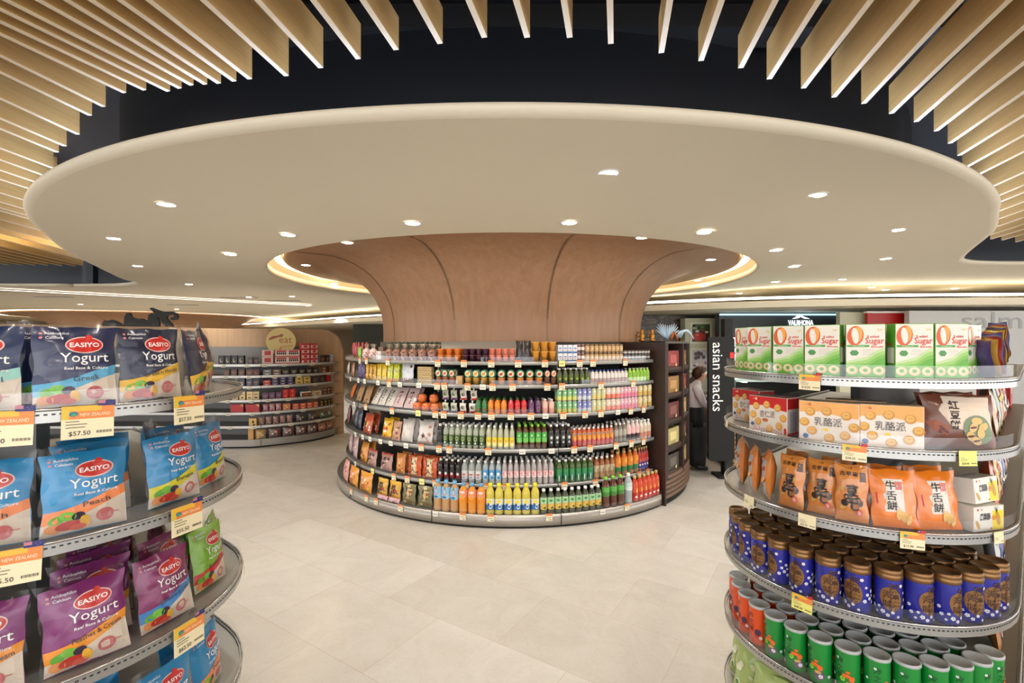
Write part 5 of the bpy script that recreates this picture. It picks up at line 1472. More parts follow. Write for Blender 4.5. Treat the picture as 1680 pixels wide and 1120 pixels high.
wr(4, 376, 426, 2, p, 'large crimson gift box with gold corner', 'large crimson gift boxes')
p = pouch('pink_sweet_pouch', 'bag', .11, .12, .04, (190, 130, 140), blobs([(226, 200, 206), (150, 80, 90)], 7, 40), 33)
wr(4, 429, 462, 3, p, 'pinkish foil sweet pouch', 'pinkish foil sweet pouches')
p = box_kind('orange_pink_box', .12, .11, .05, (206, 130, 90), (180, 100, 80), pic((226, 190, 130), (190, 60, 50), 41))
wr(4, 462, 476, 1, p, 'orange pink box', 'orange pink box')
p = box_kind('salmon_bar_box', .13, .047, .05, (206, 100, 86), (180, 80, 70), gold_mark((240, 200, 130)))
for t_ in range(2): wr(4, 477, 521, 4, p, 'salmon pink bar box', 'salmon pink bar boxes', z=t_ * .049, tier=' layer %s' % nth(t_ + 1))
p = box_kind('black_yellow_box', .09, .05, .05, (48, 42, 34), (36, 30, 26), gold_mark((214, 180, 70)))
for t_ in range(2): wr(4, 522, 551, 4, p, 'black box with yellow mark', 'black boxes with yellow mark', z=t_ * .052, tier=' layer %s' % nth(t_ + 1))
p = box_kind('spotted_cow_box', .13, .12, .06, (214, 176, 100), (190, 150, 80), pic((30, 26, 24), (30, 26, 24), 42))
wr(5, 407, 421, 1, p, 'yellow box with black patches', 'yellow box with black patches')
p = pouch('mixed_choc_pouch', 'bag', .14, .135, .06, (150, 120, 112), blobs([(206, 190, 184), (90, 50, 44), (180, 90, 70)], 10, 43), 34)
wr(5, 422, 480, 5, p, 'clear pouch of mixed chocolates', 'clear mixed chocolate pouches')
p = pouch('dark_choc_pouch', 'bag', .15, .135, .06, (84, 76, 70), blobs([(200, 200, 196), (120, 60, 50)], 9, 44), 35)
wr(5, 481, 520, 2, p, 'dark pouch with silver print', 'dark pouches with silver print')
p = pouch('green_choc_pouch', 'bag', .15, .12, .06, (110, 118, 96), blobs([(200, 206, 190), (70, 80, 60)], 8, 45), 36)
wr(5, 522, 550, 2, p, 'grey green pouch near rounded end', 'grey green pouches')
p = box_kind('kraft_tall_box', .09, .20, .06, (196, 150, 90), (170, 126, 70))
wr(6, 406, 417, 1, p, 'tall kraft box at the base', 'tall kraft box')
p = pouch('blue_gold_pouch', 'bag', .20, .155, .07, (190, 150, 90), blobs([(90, 140, 180), (226, 200, 140)], 8, 46), 37)
wr(6, 418, 437, 1, p, 'blue and gold pouch at the base', 'blue and gold pouch')
p = pouch('maroon_choc_pouch', 'bag', .19, .165, .08, (120, 96, 90), blobs([(200, 190, 186), (150, 50, 46), (80, 50, 46)], 10, 47), 38)
wr(6, 438, 520, 4, p, 'large brown pouch of chocolates', 'large brown chocolate pouches')
p = pouch('red_choc_pouch', 'bag', .18, .15, .08, (170, 120, 96), blobs([(226, 214, 200), (170, 60, 50)], 9, 48), 39)
wr(6, 521, 552, 2, p, 'tan and red pouch near rounded end', 'tan and red pouches')
# ================================================================ FRONT STANDS
def stadium(c, r, D, L_, n=22):
    D = Vector(D).normalized(); Ln = Vector((-D.y, D.x)); c = Vector(c)
    pts = [c + Ln * r + D * L_ * (1 - k / 12) for k in range(12)]
    a0 = math.atan2(Ln.y, Ln.x)
    pts += [c + Vector((math.cos(a0 + PI * k / n), math.sin(a0 + PI * k / n))) * r for k in range(n + 1)]
    pts += [c - Ln * r + D * L_ * k / 12 for k in range(1, 13)]
    return [(p.x, p.y) for p in pts]
RC, RR, RD = (1.31, 1.86), .44, (.74, .68)
RZ = [1.63, 1.418, 1.173, .902, .633, .34, .09]
LC, LR, LD = (-1.36, 1.41), .49, (-.80, .60)
LZ = [1.592, 1.30, .985, .67, .36, .09]
M_LIP = mat('perforated_steel_lip', (178, 178, 176), .3, .75)
M_SLOT = mat('slot_dark', (46, 46, 46), .6)
M_DECK = mat('wire_deck_steel', (150, 148, 142), .4, .6)
def stand(name, c, r, D, L_, ZS, label):
    rt = empty(name, (0, 0, 0), 0, label, 'display stand')
    P0 = stadium(c, r, D, L_)
    path = Path(P0); outs = []
    Dn = Vector(D).normalized(); an = math.atan2(Dn.y, Dn.x)
    m0 = Vector(c) + Dn * (L_ / 2 + .03)
    MB().box((m0.x, m0.y, (ZS[0] + .0) / 2 + .03), (L_ - .06, .03, ZS[0] + .02), M_BACK, an).build('spine_panel', rt)
    for k, z in enumerate(ZS):
        b = MB()
        b.prism(P0, z - .012, z, M_DECK)
        pr = path.rng(0, path.s[-1], -.001, 160); pr2 = path.rng(0, path.s[-1], -.008, 160)
        ribbon(b, pr2, pr2, z - .020, z + .005, M_LIP); ribbon(b, pr2, pr, z + .005, z + .005, M_LIP); ribbon(b, pr, pr2, z - .020, z - .020, M_LIP)
        b.tube([(x, y, z + .009) for x, y in pr2], .0028, M_CHROME, 6)
        s = .6
        while s < path.s[-1] - .6:
            x, y, a = path.pt(s, -.0086)
            b.box((x, y, z - .002), (.0065, .0008, .0034), M_SLOT, a); s += .0125
        nm = 'shelf' if k < len(ZS) - 1 else 'base_deck'
        o = b.build(nm, rt)
        g = MB(); pg = path.rng(.2, path.s[-1] - .2, -.0035, 150); ribbon(g, pg, pg, z + .004, z + .048, M_ACRYL); g.build('acrylic_guard', o)
        outs.append(o)
    b = MB(); pk = path.rng(0, path.s[-1], .03, 120); ribbon(b, pk, pk, 0, ZS[-1] - .011, M_BLACK); b.build('plinth', rt)
    return rt, path, outs
R_ROOT, RP, R_SH = stand('biscuit_stand', RC, RR, RD, 1.5, RZ, 'round-ended steel shelf stand at right loaded with asian biscuits and cans')
L_ROOT, LP, L_SH = stand('yogurt_stand', LC, LR, LD, 1.1, LZ, 'round-ended steel shelf stand at left loaded with yogurt pouches')

# ---- shelf cards
def card(shelf, path, z, px, country, price, flag='blue', w_=.085, yellow=False, hang=.0, twist=0.0):
    x, y, a, s = path.at(px, -.0125)
    b = MB(); h_ = w_ * .80
    base = C(240, 234, 130) if yellow else C(240, 228, 190)
    b.box((0, 0, -h_ / 2 + .02), (w_, .0012, h_), base)
    fn = lambda u, v, e: (u, -.0007 - e, .02 - h_ / 2 + v)
    top = h_ / 2
    if flag:
        rect(b, fn, -w_ / 2, top - h_ * .40, w_ / 2, top, C(232, 140, 70), .0003)
        rect(b, fn, -w_ / 2, top - h_ * .16, w_ * .25, top, C(240, 186, 60), .0005)
        rect(b, fn, -w_ / 2, top - h_ * .40, -w_ * .36, top - h_ * .1, C(226, 196, 70), .0006)
        ell(b, -w_ * .28, top - h_ * .24, w_ * .085, w_ * .06, fn, C(40, 120, 150), .0008); ell(b, -w_ * .27, top - h_ * .26, w_ * .05, w_ * .03, fn, C(80, 170, 110), .001)
        if country:
            V, F = text2d(country, w_ * .11, w_ * .13, top - h_ * .27, .01, w_ * .58); b.decal((V, F), fn, C(250, 226, 190), .001)
        # the little flag clipped on the corner
        fc = (196, 40, 46) if flag == 'red' else (30, 44, 110)
        x0, y0 = w_ * .18, top - h_ * .02
        b.add([(x0, -.002, .02 - h_ / 2 + y0), (x0 + w_ * .34, -.002, .02 - h_ / 2 + y0), (x0 + w_ * .34, -.002, .02 - h_ / 2 + y0 + h_ * .17), (x0, -.002, .02 - h_ / 2 + y0 + h_ * .17)], [(0, 1, 2, 3)], C(*fc))
        rect(b, fn, x0, y0 + h_ * .07, x0 + w_ * .14, y0 + h_ * .17, C(40, 50, 120) if flag == 'red' else C(190, 120, 140), .0020)
        if flag == 'red': ell(b, x0 + w_ * .07, y0 + h_ * .12, w_ * .025, w_ * .025, fn, C(245, 245, 245), .0024, 8)
        else:
            for q in ((.24, .05), (.28, .1), (.21, .11)): ell(b, x0 + q[0] * w_, y0 + q[1] * h_, w_ * .008, w_ * .008, fn, C(230, 120, 120), .0024, 5)
    ink = C(110, 104, 84)
    for i, wd in enumerate((.25, .4, .36)):
        rect(b, fn, -w_ * .42, top - h_ * (.48 + .09 * i), -w_ * .42 + w_ * wd, top - h_ * (.455 + .09 * i), ink, .0004)
    for i in range(14):
        rect(b, fn, w_ * (.16 + .022 * i), -h_ * .36, w_ * (.16 + .022 * i) + w_ * (.010 if i % 3 else .015), -h_ * .28, C(60, 56, 50), .0004)
    if price:
        V, F = text2d(price, w_ * .15, -w_ * .16, -h_ * .34, .01); b.decal((V, F), fn, C(56, 52, 46), .0006)
    o = b.build('shelf_card', shelf)
    o.location = (x, y, z - .008 - hang); o.rotation_mode = 'XYZ'; o.rotation_euler = (-.06, twist, a)
NZ = 'NEW ZEALAND'
for k, px, pr in ((0, 4, '$52.00'), (0, 145, '$57.50'), (0, 307, '$57.50'), (1, 18, '$55.50'), (1, 306, '$55.50'), (2, 309, '$62.50')):
    card(L_SH[k], LP, LZ[k], px, NZ, pr, 'blue', .092, twist=.03)
card(L_SH[2], LP, LZ[2], 403, '', '', None, .05)
for k, px, pr, fl, yl, w_ in ((0, 1326, '$18.50', 'red', False, .062), (1, 1399, '$38.00', 'red', False, .062), (1, 1587, '$28.00', None, True, .055), (2, 1228, '', None, False, .05), (2, 1322, '$25.90', None, False, .052), (2, 1492, '$15.90', 'red', False, .062), (2, 1638, '', None, False, .042),
                          (3, 1313, '$88.00', 'red', True, .062), (1, 1192, '', None, False, .03)):
    card(R_SH[k], RP, RZ[k], px, '', pr, fl, w_, yl, twist=.02)

# ---- yogurt pouches
def ybag(name, base, band, flavour, w_=.152, h_=.188, seed=0, white=False, flip=False):
    inkc = (60, 60, 66)
    def draw(b, fn, W, H):
        N_ = 14
        def yt(u): t = u / W + .5; return H * (-.20 + .20 * t ** 1.15 - .02 * math.sin(t * 5))
        us = [-W * .497 + W * .994 * i / N_ for i in range(N_ + 1)]
        top_ = [(u, yt(u)) for u in us]; bot_ = [(u, yt(u) - H * (.135 - .03 * (u / W))) for u in us]
        cream = [(u, v + .001) for u, v in bot_] + [(W * .497, -H * .49), (-W * .497, -H * .49)][0:2]
        b.decal(tri2d(cream, .010), fn, C(214, 200, 184, .3), .0006)
        b.decal(tri2d(top_[::-1] + bot_, .010), fn, C(*band, .3), .0012)
        # fruit on the pale foot
        fr_ = [(-.34, -.30, .10, .05, (100, 170, 60), .3), (-.22, -.27, .10, .055, (120, 186, 70), -.2), (-.10, -.285, .08, .05, (60, 50, 70), .2), (-.36, -.40, .10, .06, (224, 150, 90), 0), (-.20, -.385, .15, .06, (196, 60, 48), .1), (-.02, -.36, .06, .075, (232, 176, 60), .3), (-.1, -.42, .1, .04, (214, 90, 70), 0)]
        for i, (u, v, ru, rv, c_, ro) in enumerate(fr_): ell(b, u * W, v * H, ru * W, rv * H, fn, C(*c_, .3), .0016 + i * .0003, 12, ro)
        ell(b, .22 * W, -.33 * H, .11 * W, .085 * H, fn, C(196, 110, 110, .3), .0018, 16)
        for i in range(4): rect(b, fn, .14 * W, (-.30 - .022 * i) * H, .30 * W, (-.295 - .022 * i) * H, C(236, 190, 186), .0026)
        rect(b, fn, .30 * W, -.325 * H, .40 * W, -.315 * H, C(196, 120, 110), .0024)
        # brand oval
        ox, oy = .10 * W, .27 * H
        ell(b, ox, oy, .235 * W, .105 * H, fn, C(236, 206, 196, .3), .0014, 26)
        ell(b, ox + .05 * W, oy + .095 * H, .045 * W, .035 * H, fn, C(206, 50, 44, .3), .0020, 12)
        ell(b, ox, oy, .22 * W, .092 * H, fn, C(196, 44, 40, .3), .0022, 26)
        V, F = text2d('EASIYO', .078 * H, ox, oy, .022, .36 * W); b.decal((V, F), fn, C(246, 240, 236), .0034)
        V, F = text2d('Yogurt', .165 * H, .10 * W, .095 * H, .004, .60 * W); b.decal((V, F), fn, C(240, 240, 238), .0030)
        V, F = text2d('Real Base & Culture', .048 * H, .12 * W, -.018 * H, .012, .54 * W); b.decal((V, F), fn, C(236, 236, 234), .0030)
        V, F = text2d(flavour, .085 * H, .12 * W, -.142 * H + (.02 * H if len(flavour) > 9 else 0), .006, min(.62, .055 * len(flavour) + .06) * W, rot=.14 if len(flavour) > 7 else .10); b.decal((V, F), fn, C(*inkc), .0042)
        for i, t_ in enumerate(('Acidophilus', 'Calcium')):
            ell(b, -.40 * W, (.415 - .05 * i) * H, .022 * W, .014 * H, fn, C(214, 130, 130), .0016, 8)
            V, F = text2d(t_, .045 * H, -.22 * W + (-.03 * W if i else 0), (.415 - .05 * i) * H, .012, (.28 if i == 0 else .20) * W); b.decal((V, F), fn, C(220, 222, 230), .0030)
    o, _ = pillow(name, w_, h_, .042, mat('foil_%d_%d_%d' % base, base, .34, .1, coat=.25), draw, seed, (18, 20), wrk=.0009, wave=.002)
    f_, _ = pillow('clear_wrap', w_ + .006, h_ + .014, .050, M_FILM, None, seed + 3, (14, 14), parent=o, wrk=.0030, wave=.004)
    f_.location = (0, 0, .001)
    return P_(o, 'yogurt pouch')
NAVY, SKY, PURP, GREEN, MINT, LILAC = (22, 34, 74), (28, 130, 184), (122, 34, 104), (126, 176, 50), (22, 44, 84), (40, 136, 190)
def put(proto, path, z, px, inset, label, group, turn=0.0, tilt=-.10, lift=.004, roll=0.0, scale=1.0):
    h_ = path.at(px, inset)
    if h_ is None:
        raise RuntimeError('no spot for %s at %s' % (proto.name, px))
    return place(proto, (h_[0], h_[1], z + lift), h_[2] + turn, label, group, scale, tilt, roll)
yg = ybag('yogurt_pouch', NAVY, (84, 166, 206), 'Greek', seed=1)
put(yg, LP, LZ[0], 121, .045, 'navy Greek yogurt pouch with light blue band, front of top left shelf', 'navy yogurt pouches', -.04)
put(yg, LP, LZ[0], 88, .115, 'navy Greek yogurt pouch tucked behind the front one, top shelf', 'navy yogurt pouches', -.1)
yh = ybag('yogurt_pouch', (26, 32, 62), (222, 176, 56), "Greek'n Honey", seed=2)
put(yh, LP, LZ[0], 246, .05, 'navy honey yogurt pouch with yellow band right of Greek one', 'navy yogurt pouches', -.05)
put(yh, LP, LZ[0], 329, .05, 'navy honey yogurt pouch turned sideways near shelf end', 'navy yogurt pouches', .25, -.16)
put(yh, LP, LZ[0], 352, .09, 'navy honey yogurt pouch leaning at the curved shelf end', 'navy yogurt pouches', .1, -.16, .022, roll=.22)
yn = ybag('yogurt_pouch', MINT, (150, 206, 196), 'Natural', seed=3)
put(yn, LP, LZ[0], -46, .045, 'navy yogurt pouch with mint band cut by left photo edge', 'navy yogurt pouches', 0)
wb = pouch('flour_pouch', 'pouch', .14, .20, .04, (222, 214, 196), lambda b, fn, w_, h_: rect(b, fn, w_ * .36, -h_ * .48, w_ * .47, h_ * .48, C(226, 180, 60), .0012, .02), 4)
put(wb, LP, LZ[0], 344, .17, 'white pouch with yellow edge behind navy pouches at shelf end', 'white pouch', -.2)
yp = ybag('yogurt_pouch', SKY, (232, 134, 76), 'Peach', .158, .186, seed=4)
put(yp, LP, LZ[1], 140, .045, 'sky blue Peach yogurt pouch, second left shelf centre', 'sky blue yogurt pouches', -.05, roll=.0)
put(yp, LP, LZ[1], -34, .05, 'sky blue Peach yogurt pouch at left photo edge', 'sky blue yogurt pouches', .05)
yb = ybag('yogurt_pouch', SKY, (216, 206, 50), 'Banana', .15, .186, seed=5)
put(yb, LP, LZ[1], 288, .06, 'sky blue Banana yogurt pouch, second left shelf', 'sky blue yogurt pouches', -.15, -.12)
put(yb, LP, LZ[1], 348, .06, 'sky blue Banana yogurt pouch turned sideways near end', 'sky blue yogurt pouches', -.25, -.12)
yl = ybag('yogurt_pouch', LILAC, (166, 120, 180), 'Berry', .15, .19, seed=6)
put(yl, LP, LZ[1], 406, .07, 'sky blue pouch with lilac band at curved shelf end', 'sky blue yogurt pouches', -.15, -.1)
for q in range(2):
    put(yp, LP, LZ[1], 152 + 8 * q, .13 + .085 * q, 'sky blue pouch standing %s behind the Peach pouch' % nth(q + 1), 'sky blue yogurt pouches', -.05, -.10, .010)
    put(yb, LP, LZ[1], 286 + 4 * q, .15 + .085 * q, 'sky blue pouch standing %s behind the Banana pouch' % nth(q + 1), 'sky blue yogurt pouches', -.15, -.12, .010)
yc = ybag('yogurt_pouch', PURP, (236, 150, 50), 'Peaches & Cream', .158, .19, seed=7)
put(yc, LP, LZ[2], 146, .045, 'purple Peaches and Cream yogurt pouch, third left shelf', 'purple yogurt pouches', -.1, -.14, roll=-.05)
put(yc, LP, LZ[2], -44, .05, 'purple yogurt pouch at left photo edge, third shelf', 'purple yogurt pouches', .0, -.14)
yu = ybag('yogurt_pouch', (128, 36, 92), (64, 130, 196), 'Blueberries & Cream', .14, .188, seed=8)
put(yu, LP, LZ[2], 276, .05, 'purple Blueberries and Cream yogurt pouch with blue band', 'purple yogurt pouches', -.15, -.14, roll=-.04)
for q in range(3):
    put(yc, LP, LZ[2], 150 + 10 * q, .13 + .08 * q, 'purple pouch leaning %s behind Peaches and Cream' % nth(q + 1), 'purple yogurt pouches', -.1, -.14, .012)
    put(yu, LP, LZ[2], 272 + 4 * q, .135 + .08 * q, 'purple pouch leaning %s behind Blueberries and Cream' % nth(q + 1), 'purple yogurt pouches', -.15, -.14, .012)
yq = ybag('yogurt_pouch', GREEN, (200, 40, 44), 'Strawberry', .13, .185, seed=9)
put(yq, LP, LZ[2], 345, .06, 'lime green yogurt pouch with red band, third left shelf', 'lime green yogurt pouches', -.35, -.14)
put(yq, LP, LZ[2], 392, .07, 'lime green yogurt pouch at the curved shelf end', 'lime green yogurt pouches', -.1, -.1)
put(yq, LP, LZ[2], 340, .13, 'lime green yogurt pouch behind the front one', 'lime green yogurt pouches', -.3, -.24, .012)
s0_ = LP.at(140, .06)[3]; q = 0
while s0_ + .205 * q < LP.at(398, .06)[3]:
    x, y, an = LP.pt(s0_ + .205 * q, .06)
    place(yp, (x, y, LZ[3] + .004), an - .1, 'sky blue yogurt pouch on fourth left shelf, %s from left' % nth(q + 1), 'sky blue yogurt pouches', 1.0, -.12)
    if q % 2 == 0:
        x, y, an = LP.pt(s0_ + .205 * q + .03, .16)
        place(yb, (x, y, LZ[3] + .012), an, 'sky blue pouch behind on fourth left shelf, %s from left' % nth(q // 2 + 1), 'sky blue yogurt pouches', 1.0, -.12)
    q += 1
yy = pouch('yellow_mix_pouch', 'pouch', .14, .19, .05, (196, 186, 150), lambda b, fn, w_, h_: (rect(b, fn, w_ * .2, -h_ * .48, w_ * .48, h_ * .48, C(226, 196, 50), .0012, .02), [rect(b, fn, -w_ * .4, h_ * (.3 - .1 * i), w_ * .1, h_ * (.33 - .1 * i), C(120, 116, 100), .0016) for i in range(5)]), 6)
lab_ = 'yellow and grey pouch low on the left stand'
put(yy, LP, LZ[4], 407, .05, lab_ + ' at its outer end', 'yellow and grey pouches', 0, -.1)
put(yy, LP, LZ[4], 330, .06, lab_ + ' next to the end one', 'yellow and grey pouches', 0, -.1)

# ---- zero sugar biscuit boxes
def sugar(name='biscuit_box'):
    W, H, D_ = .099, .172, .05
    rt = MB(); rt.box((0, 0, H / 2), (W, D_, H), C(96, 168, 54, .35), 0, .0015)
    fn = lambda u, v, e: (u, -D_ / 2 - e, H / 2 + v)
    rect(rt, fn, -W * .49, -H * .49, W * .49, H * .49, C(222, 220, 210, .35), .0004)
    N_ = 8
    greens = [(186, 212, 156), (150, 198, 106), (118, 182, 72), (92, 168, 50)]
    for i, g_ in enumerate(greens):
        o_ = i * .06
        rt.decal(tri2d([(W * (-.49), -H * .49), (W * .49, -H * .49), (W * .49, H * (.08 - o_)), (W * .30, H * (.04 - o_)), (W * .05, H * (-.08 - o_)), (W * -.49, H * (-.18 - o_ * .7))]), fn, C(*g_, .35), .0006 + .0002 * i)
    for i in range(3):
        cx_ = (-.34 + .34 * i) * W
        rt.decal(tri2d(circ(cx_, -.335 * H, .155 * W, .078 * H, 18), None, (circ(cx_, -.33 * H, .06 * W, .032 * H, 10)[::-1],)), fn, C(214, 190, 140, .5), .0016)
        rt.decal(tri2d(circ(cx_ - .02 * W, -.325 * H, .13 * W, .062 * H, 16), None, (circ(cx_, -.33 * H, .075 * W, .040 * H, 10)[::-1],)), fn, C(232, 214, 174, .5), .0019)
    oc = (-.255 * W, .29 * H)
    rt.decal(tri2d(circ(*oc, .215 * W, .178 * H, 28, -.12), None, (circ(*oc, .095 * W, .145 * H, 20, .10)[::-1],)), fn, C(206, 84, 26, .35), .0010)
    rt.decal(tri2d(circ(oc[0] + .05 * W, oc[1] + .02 * H, .135 * W, .142 * H, 20, -.12), None, (circ(oc[0] + .01 * W, oc[1], .092 * W, .138 * H, 18, .10)[::-1],)), fn, C(236, 158, 60, .35), .0013)
    V, F = text2d('% added', .06 * H, .19 * W, .275 * H, .02, .30 * W); rt.decal((V, F), fn, C(206, 70, 56), .0012)
    V, F = text2d('Sugar', .15 * H, .235 * W, .185 * H, .014, .47 * W); rt.decal((V, F), fn, C(206, 60, 40), .0012)
    V, F = text2d('Biscuits', .045 * H, .30 * W, .095 * H, .02, .30 * W); rt.decal((V, F), fn, C(206, 60, 50), .0012)
    rect(rt, fn, -W * .47, H * .085, W * .10, H * .125, C(90, 160, 80), .0009)
    V, F = text2d('Wholemeal', .03 * H, -.18 * W, .105 * H, 0, .3 * W); rt.decal((V, F), fn, C(220, 240, 210), .0013)
    rt.decal(tri2d(circ(-.28 * W, -.02 * H, .12 * W, .055 * H, 6)), fn, C(70, 140, 76), .0012)
    for i in range(4): rect(rt, fn, -.08 * W, (.04 - .03 * i) * H, .22 * W, (.045 - .03 * i) * H, C(176, 170, 160), .0012)
    rect(rt, fn, .30 * W, .38 * H, .42 * W, .41 * H, C(226, 200, 150), .0012)
    for sx in (1, -1):
        f2 = lambda u, v, e: (sx * (W / 2 + e), sx * u, H / 2 + v)
        rect(rt, f2, -D_ * .38, -H * .2, D_ * .38, H * .08, C(214, 214, 206), .0006)
        rect(rt, f2, -D_ * .42, H * .12, D_ * .2, H * .15, C(206, 70, 60), .0006)
    return P_(rt.build(name), 'biscuit box')
sg = sugar()
for q, (px, ins, tn) in enumerate([(1227, .05, .10), (1252, .045, .20), (1296, .035, .12), (1350, .035, -.02), (1415, .035, -.03), (1488, .035, .02), (1548, .04, .0), (1581, .10, .0)]):
    put(sg, RP, RZ[0], px, ins, 'green and white sugar free biscuit box, %s from left in the front row' % nth(q + 1) if q < 7 else 'green and white biscuit box half hidden at right end of row', 'sugar free biscuit boxes', tn, 0, .002)
for q, (px, ins) in enumerate([(1270, .11), (1318, .11), (1372, .11), (1438, .11), (1508, .11), (1556, .17)]):
    put(sg, RP, RZ[0], px, ins, 'green and white sugar free biscuit box, %s from left in second row' % nth(q + 1), 'sugar free biscuit boxes', .03, 0, .002)

# ---- pie boxes
def puffs(rt, fn, W, H, spots):
    for i, (u, v) in enumerate(spots):
        ell(rt, u * W, v * H, .088 * W, .105 * H, fn, C(206, 148, 70, .5), .0012 + .0001 * i, 16)
        ell(rt, u * W - .01 * W, v * H + .015 * H, .066 * W, .078 * H, fn, C(228, 178, 96, .5), .0016 + .0001 * i, 14)
        rt.decal(tri2d([(u * W - .05 * W, v * H + .01 * H), (u * W + .0 * W, v * H + .03 * H), (u * W + .055 * W, v * H + .012 * H), (u * W, v * H + .018 * H)]), fn, C(176, 112, 46, .5), .0022 + .0001 * i)
def piebox(kind):
    W, H, D_ = (.165, .134, .06) if kind == 'cheese' else (.138, .132, .08)
    topc = (236, 170, 92) if kind == 'cheese' else (200, 34, 34)
    rt = MB(); rt.box((0, 0, H / 2), (W, D_, H), C(226, 216, 206, .35), 0, .0015)
    f3 = lambda u, v, e: (u, v, H + e)
    rect(rt, f3, -W * .49, -D_ * .49, W * .49, D_ * .49, C(*((214, 190, 150) if kind == 'cheese' else (196, 150, 140))), .0005)
    fn = lambda u, v, e: (u, -D_ / 2 - e, H / 2 + v)
    rt.decal(tri2d([(-W * .49, H * .49), (-W * .49, H * .22), (-W * .15, H * .26), (W * .2, H * .18), (W * .49, H * .14), (W * .49, H * .49)]), fn, C(*topc, .35), .0006)
    if kind == 'cheese':
        puffs(rt, fn, W, H, [(-.30, .24), (-.02, .27), (.30, .20), (-.46 + .06, -.02), (.44 - .02, -.06), (-.27, -.22), (.02, -.36), (.28, -.27)])
        V, F = text2d('乳酪派', .22 * H, .0, .02 * H, .0, .46 * W, resol=1); rt.decal((V, F), fn, C(64, 62, 62), .003)
        ell(rt, -.38 * W, -.36 * H, .05 * W, .06 * H, fn, C(50, 90, 150), .0012); ell(rt, -.04 * W, -.17 * H, .05 * W, .035 * H, fn, C(240, 206, 80), .0012)
        V, F = text2d('Cheese', .14 * H, -.05 * W, -.41 * H, 0, .4 * W); rt.decal((V, F), fn, C(236, 214, 180), .0008)
    else:
        puffs(rt, fn, W, H, [(-.30, .22), (-.02, .28), (.26, .22), (-.38, -.02), (.40, -.04), (-.25, -.20), (.05, -.36), (.30, -.26)])
        V, F = text2d('杏仁派', .20 * H, .0, .03 * H, .0, .40 * W, resol=1); rt.decal((V, F), fn, C(90, 76, 70), .003)
        ell(rt, -.06 * W, -.14 * H, .08 * W, .05 * H, fn, C(190, 110, 60), .0012); ell(rt, -.40 * W, -.28 * H, .05 * W, .05 * H, fn, C(60, 70, 130), .0012)
        V, F = text2d('Almond', .22 * H, -.02 * W, -.39 * H, 0, .78 * W); rt.decal((V, F), fn, C(214, 160, 166), .0008)
        rect(rt, fn, .42 * W, -.46 * H, .48 * W, -.30 * H, C(200, 34, 34), .0014)
    V, F = text2d('一福', .07 * H, -.34 * W, .42 * H, .01, resol=1); rt.decal((V, F), fn, C(250, 236, 216) if kind != 'cheese' else C(200, 60, 50), .0012)
    for sx in (1, -1):
        f2 = lambda u, v, e: (sx * (W / 2 + e), sx * u, H / 2 + v)
        rect(rt, f2, -D_ * .48, H * .2, D_ * .48, H * .48, C(*topc), .0006)
        rect(rt, f2, -D_ * .3, -H * .4, D_ * .2, H * .12, C(176, 176, 190), .0006)
        rect(rt, f2, -D_ * .48, -H * .49, D_ * .48, -H * .43, C(*topc), .0006)
    return P_(rt.build('pie_box'), 'biscuit box')
al, ch = piebox('almond'), piebox('cheese')
put(al, RP, RZ[1], 1203, .10, 'red topped almond pie box at far left of second shelf, turned away', 'almond pie boxes', .75, 0, .002)
put(al, RP, RZ[1], 1268, .065, 'red topped almond pie box beside the cheese pies', 'almond pie boxes', .28, 0, .002)
put(ch, RP, RZ[1], 1360, .05, 'orange topped cheese pie box, left of the two', 'cheese pie boxes', .02, 0, .002)
put(ch, RP, RZ[1], 1455, .062, 'orange topped cheese pie box, right of the two', 'cheese pie boxes', -.10, 0, .002)
put(ch, RP, RZ[1], 1400, .15, 'orange topped cheese pie box in second row', 'cheese pie boxes', .0, 0, .002)
def beandraw(b, fn, W, H):
    for i in range(9): b.decal(tri2d([(-W * .49, (-.47 + .028 * i) * H), (W * .49, (-.47 + .028 * i) * H), (W * .49, (-.452 + .028 * i) * H), (-W * .49, (-.452 + .028 * i) * H)], .012), fn, C(*((150, 90, 56) if i % 2 else (190, 130, 84))), .0008)
    b.decal(tri2d([(-W * .22, H * .46), (W * .44, H * .46), (W * .46, -H * .2), (W * .1, -H * .2), (-W * .15, -H * .08), (-W * .3, H * .2)], .014), fn, C(226, 208, 190), .0014)
    b.decal(tri2d([(-W * .48, -H * .02), (-W * .34, H * .02), (-W * .16, -H * .10), (-W * .2, -H * .26), (-W * .36, -H * .2)], .014), fn, C(150, 80, 50), .0018)
    for i in range(12):
        rr = random.Random(i); ell(b, (-.32 + .12 * rr.random()) * W, (-.09 - .12 * rr.random()) * H, .022 * W, .018 * H, fn, C(96, 34, 30), .0026 + .0001 * i, 7)
    b.decal(tri2d(circ(.24 * W, -.14 * H, .22 * W, .27 * H, 20, .5), .014), fn, C(120, 140, 110), .0026)
    for i, (u, v) in enumerate([(.22, .02), (.32, -.08), (.16, -.10), (.27, -.20), (.12, -.26), (.20, -.34)]):
        ell(b, u * W, v * H, .085 * W, .065 * H, fn, C(226, 186, 120), .0036 + .0003 * i, 12, .5 * i)
        if i in (2, 4, 5): ell(b, u * W, v * H, .055 * W, .02 * H, fn, C(96, 60, 50), .0046 + .0003 * i, 10, .2)
    V, F = text2d('紅豆餅', .17 * H, -.09 * W, .12 * H, .02, None, 0, 0, True, 1); b.decal((V, F), fn, C(30, 22, 20), .0028)
bc = pouch('bean_cake_pouch', 'pouch', .185, .165, .045, (110, 60, 42), beandraw, 5, res=(14, 12), wrk=.0006)
put(bc, RP, RZ[1], 1571, .05, 'brown red bean cake bag with pictured plate of buns', 'bean cake bags', -.45, -.12)
put(bc, RP, RZ[1], 1555, .115, 'brown red bean cake bag standing behind the front bag', 'bean cake bags', -.35, -.12)
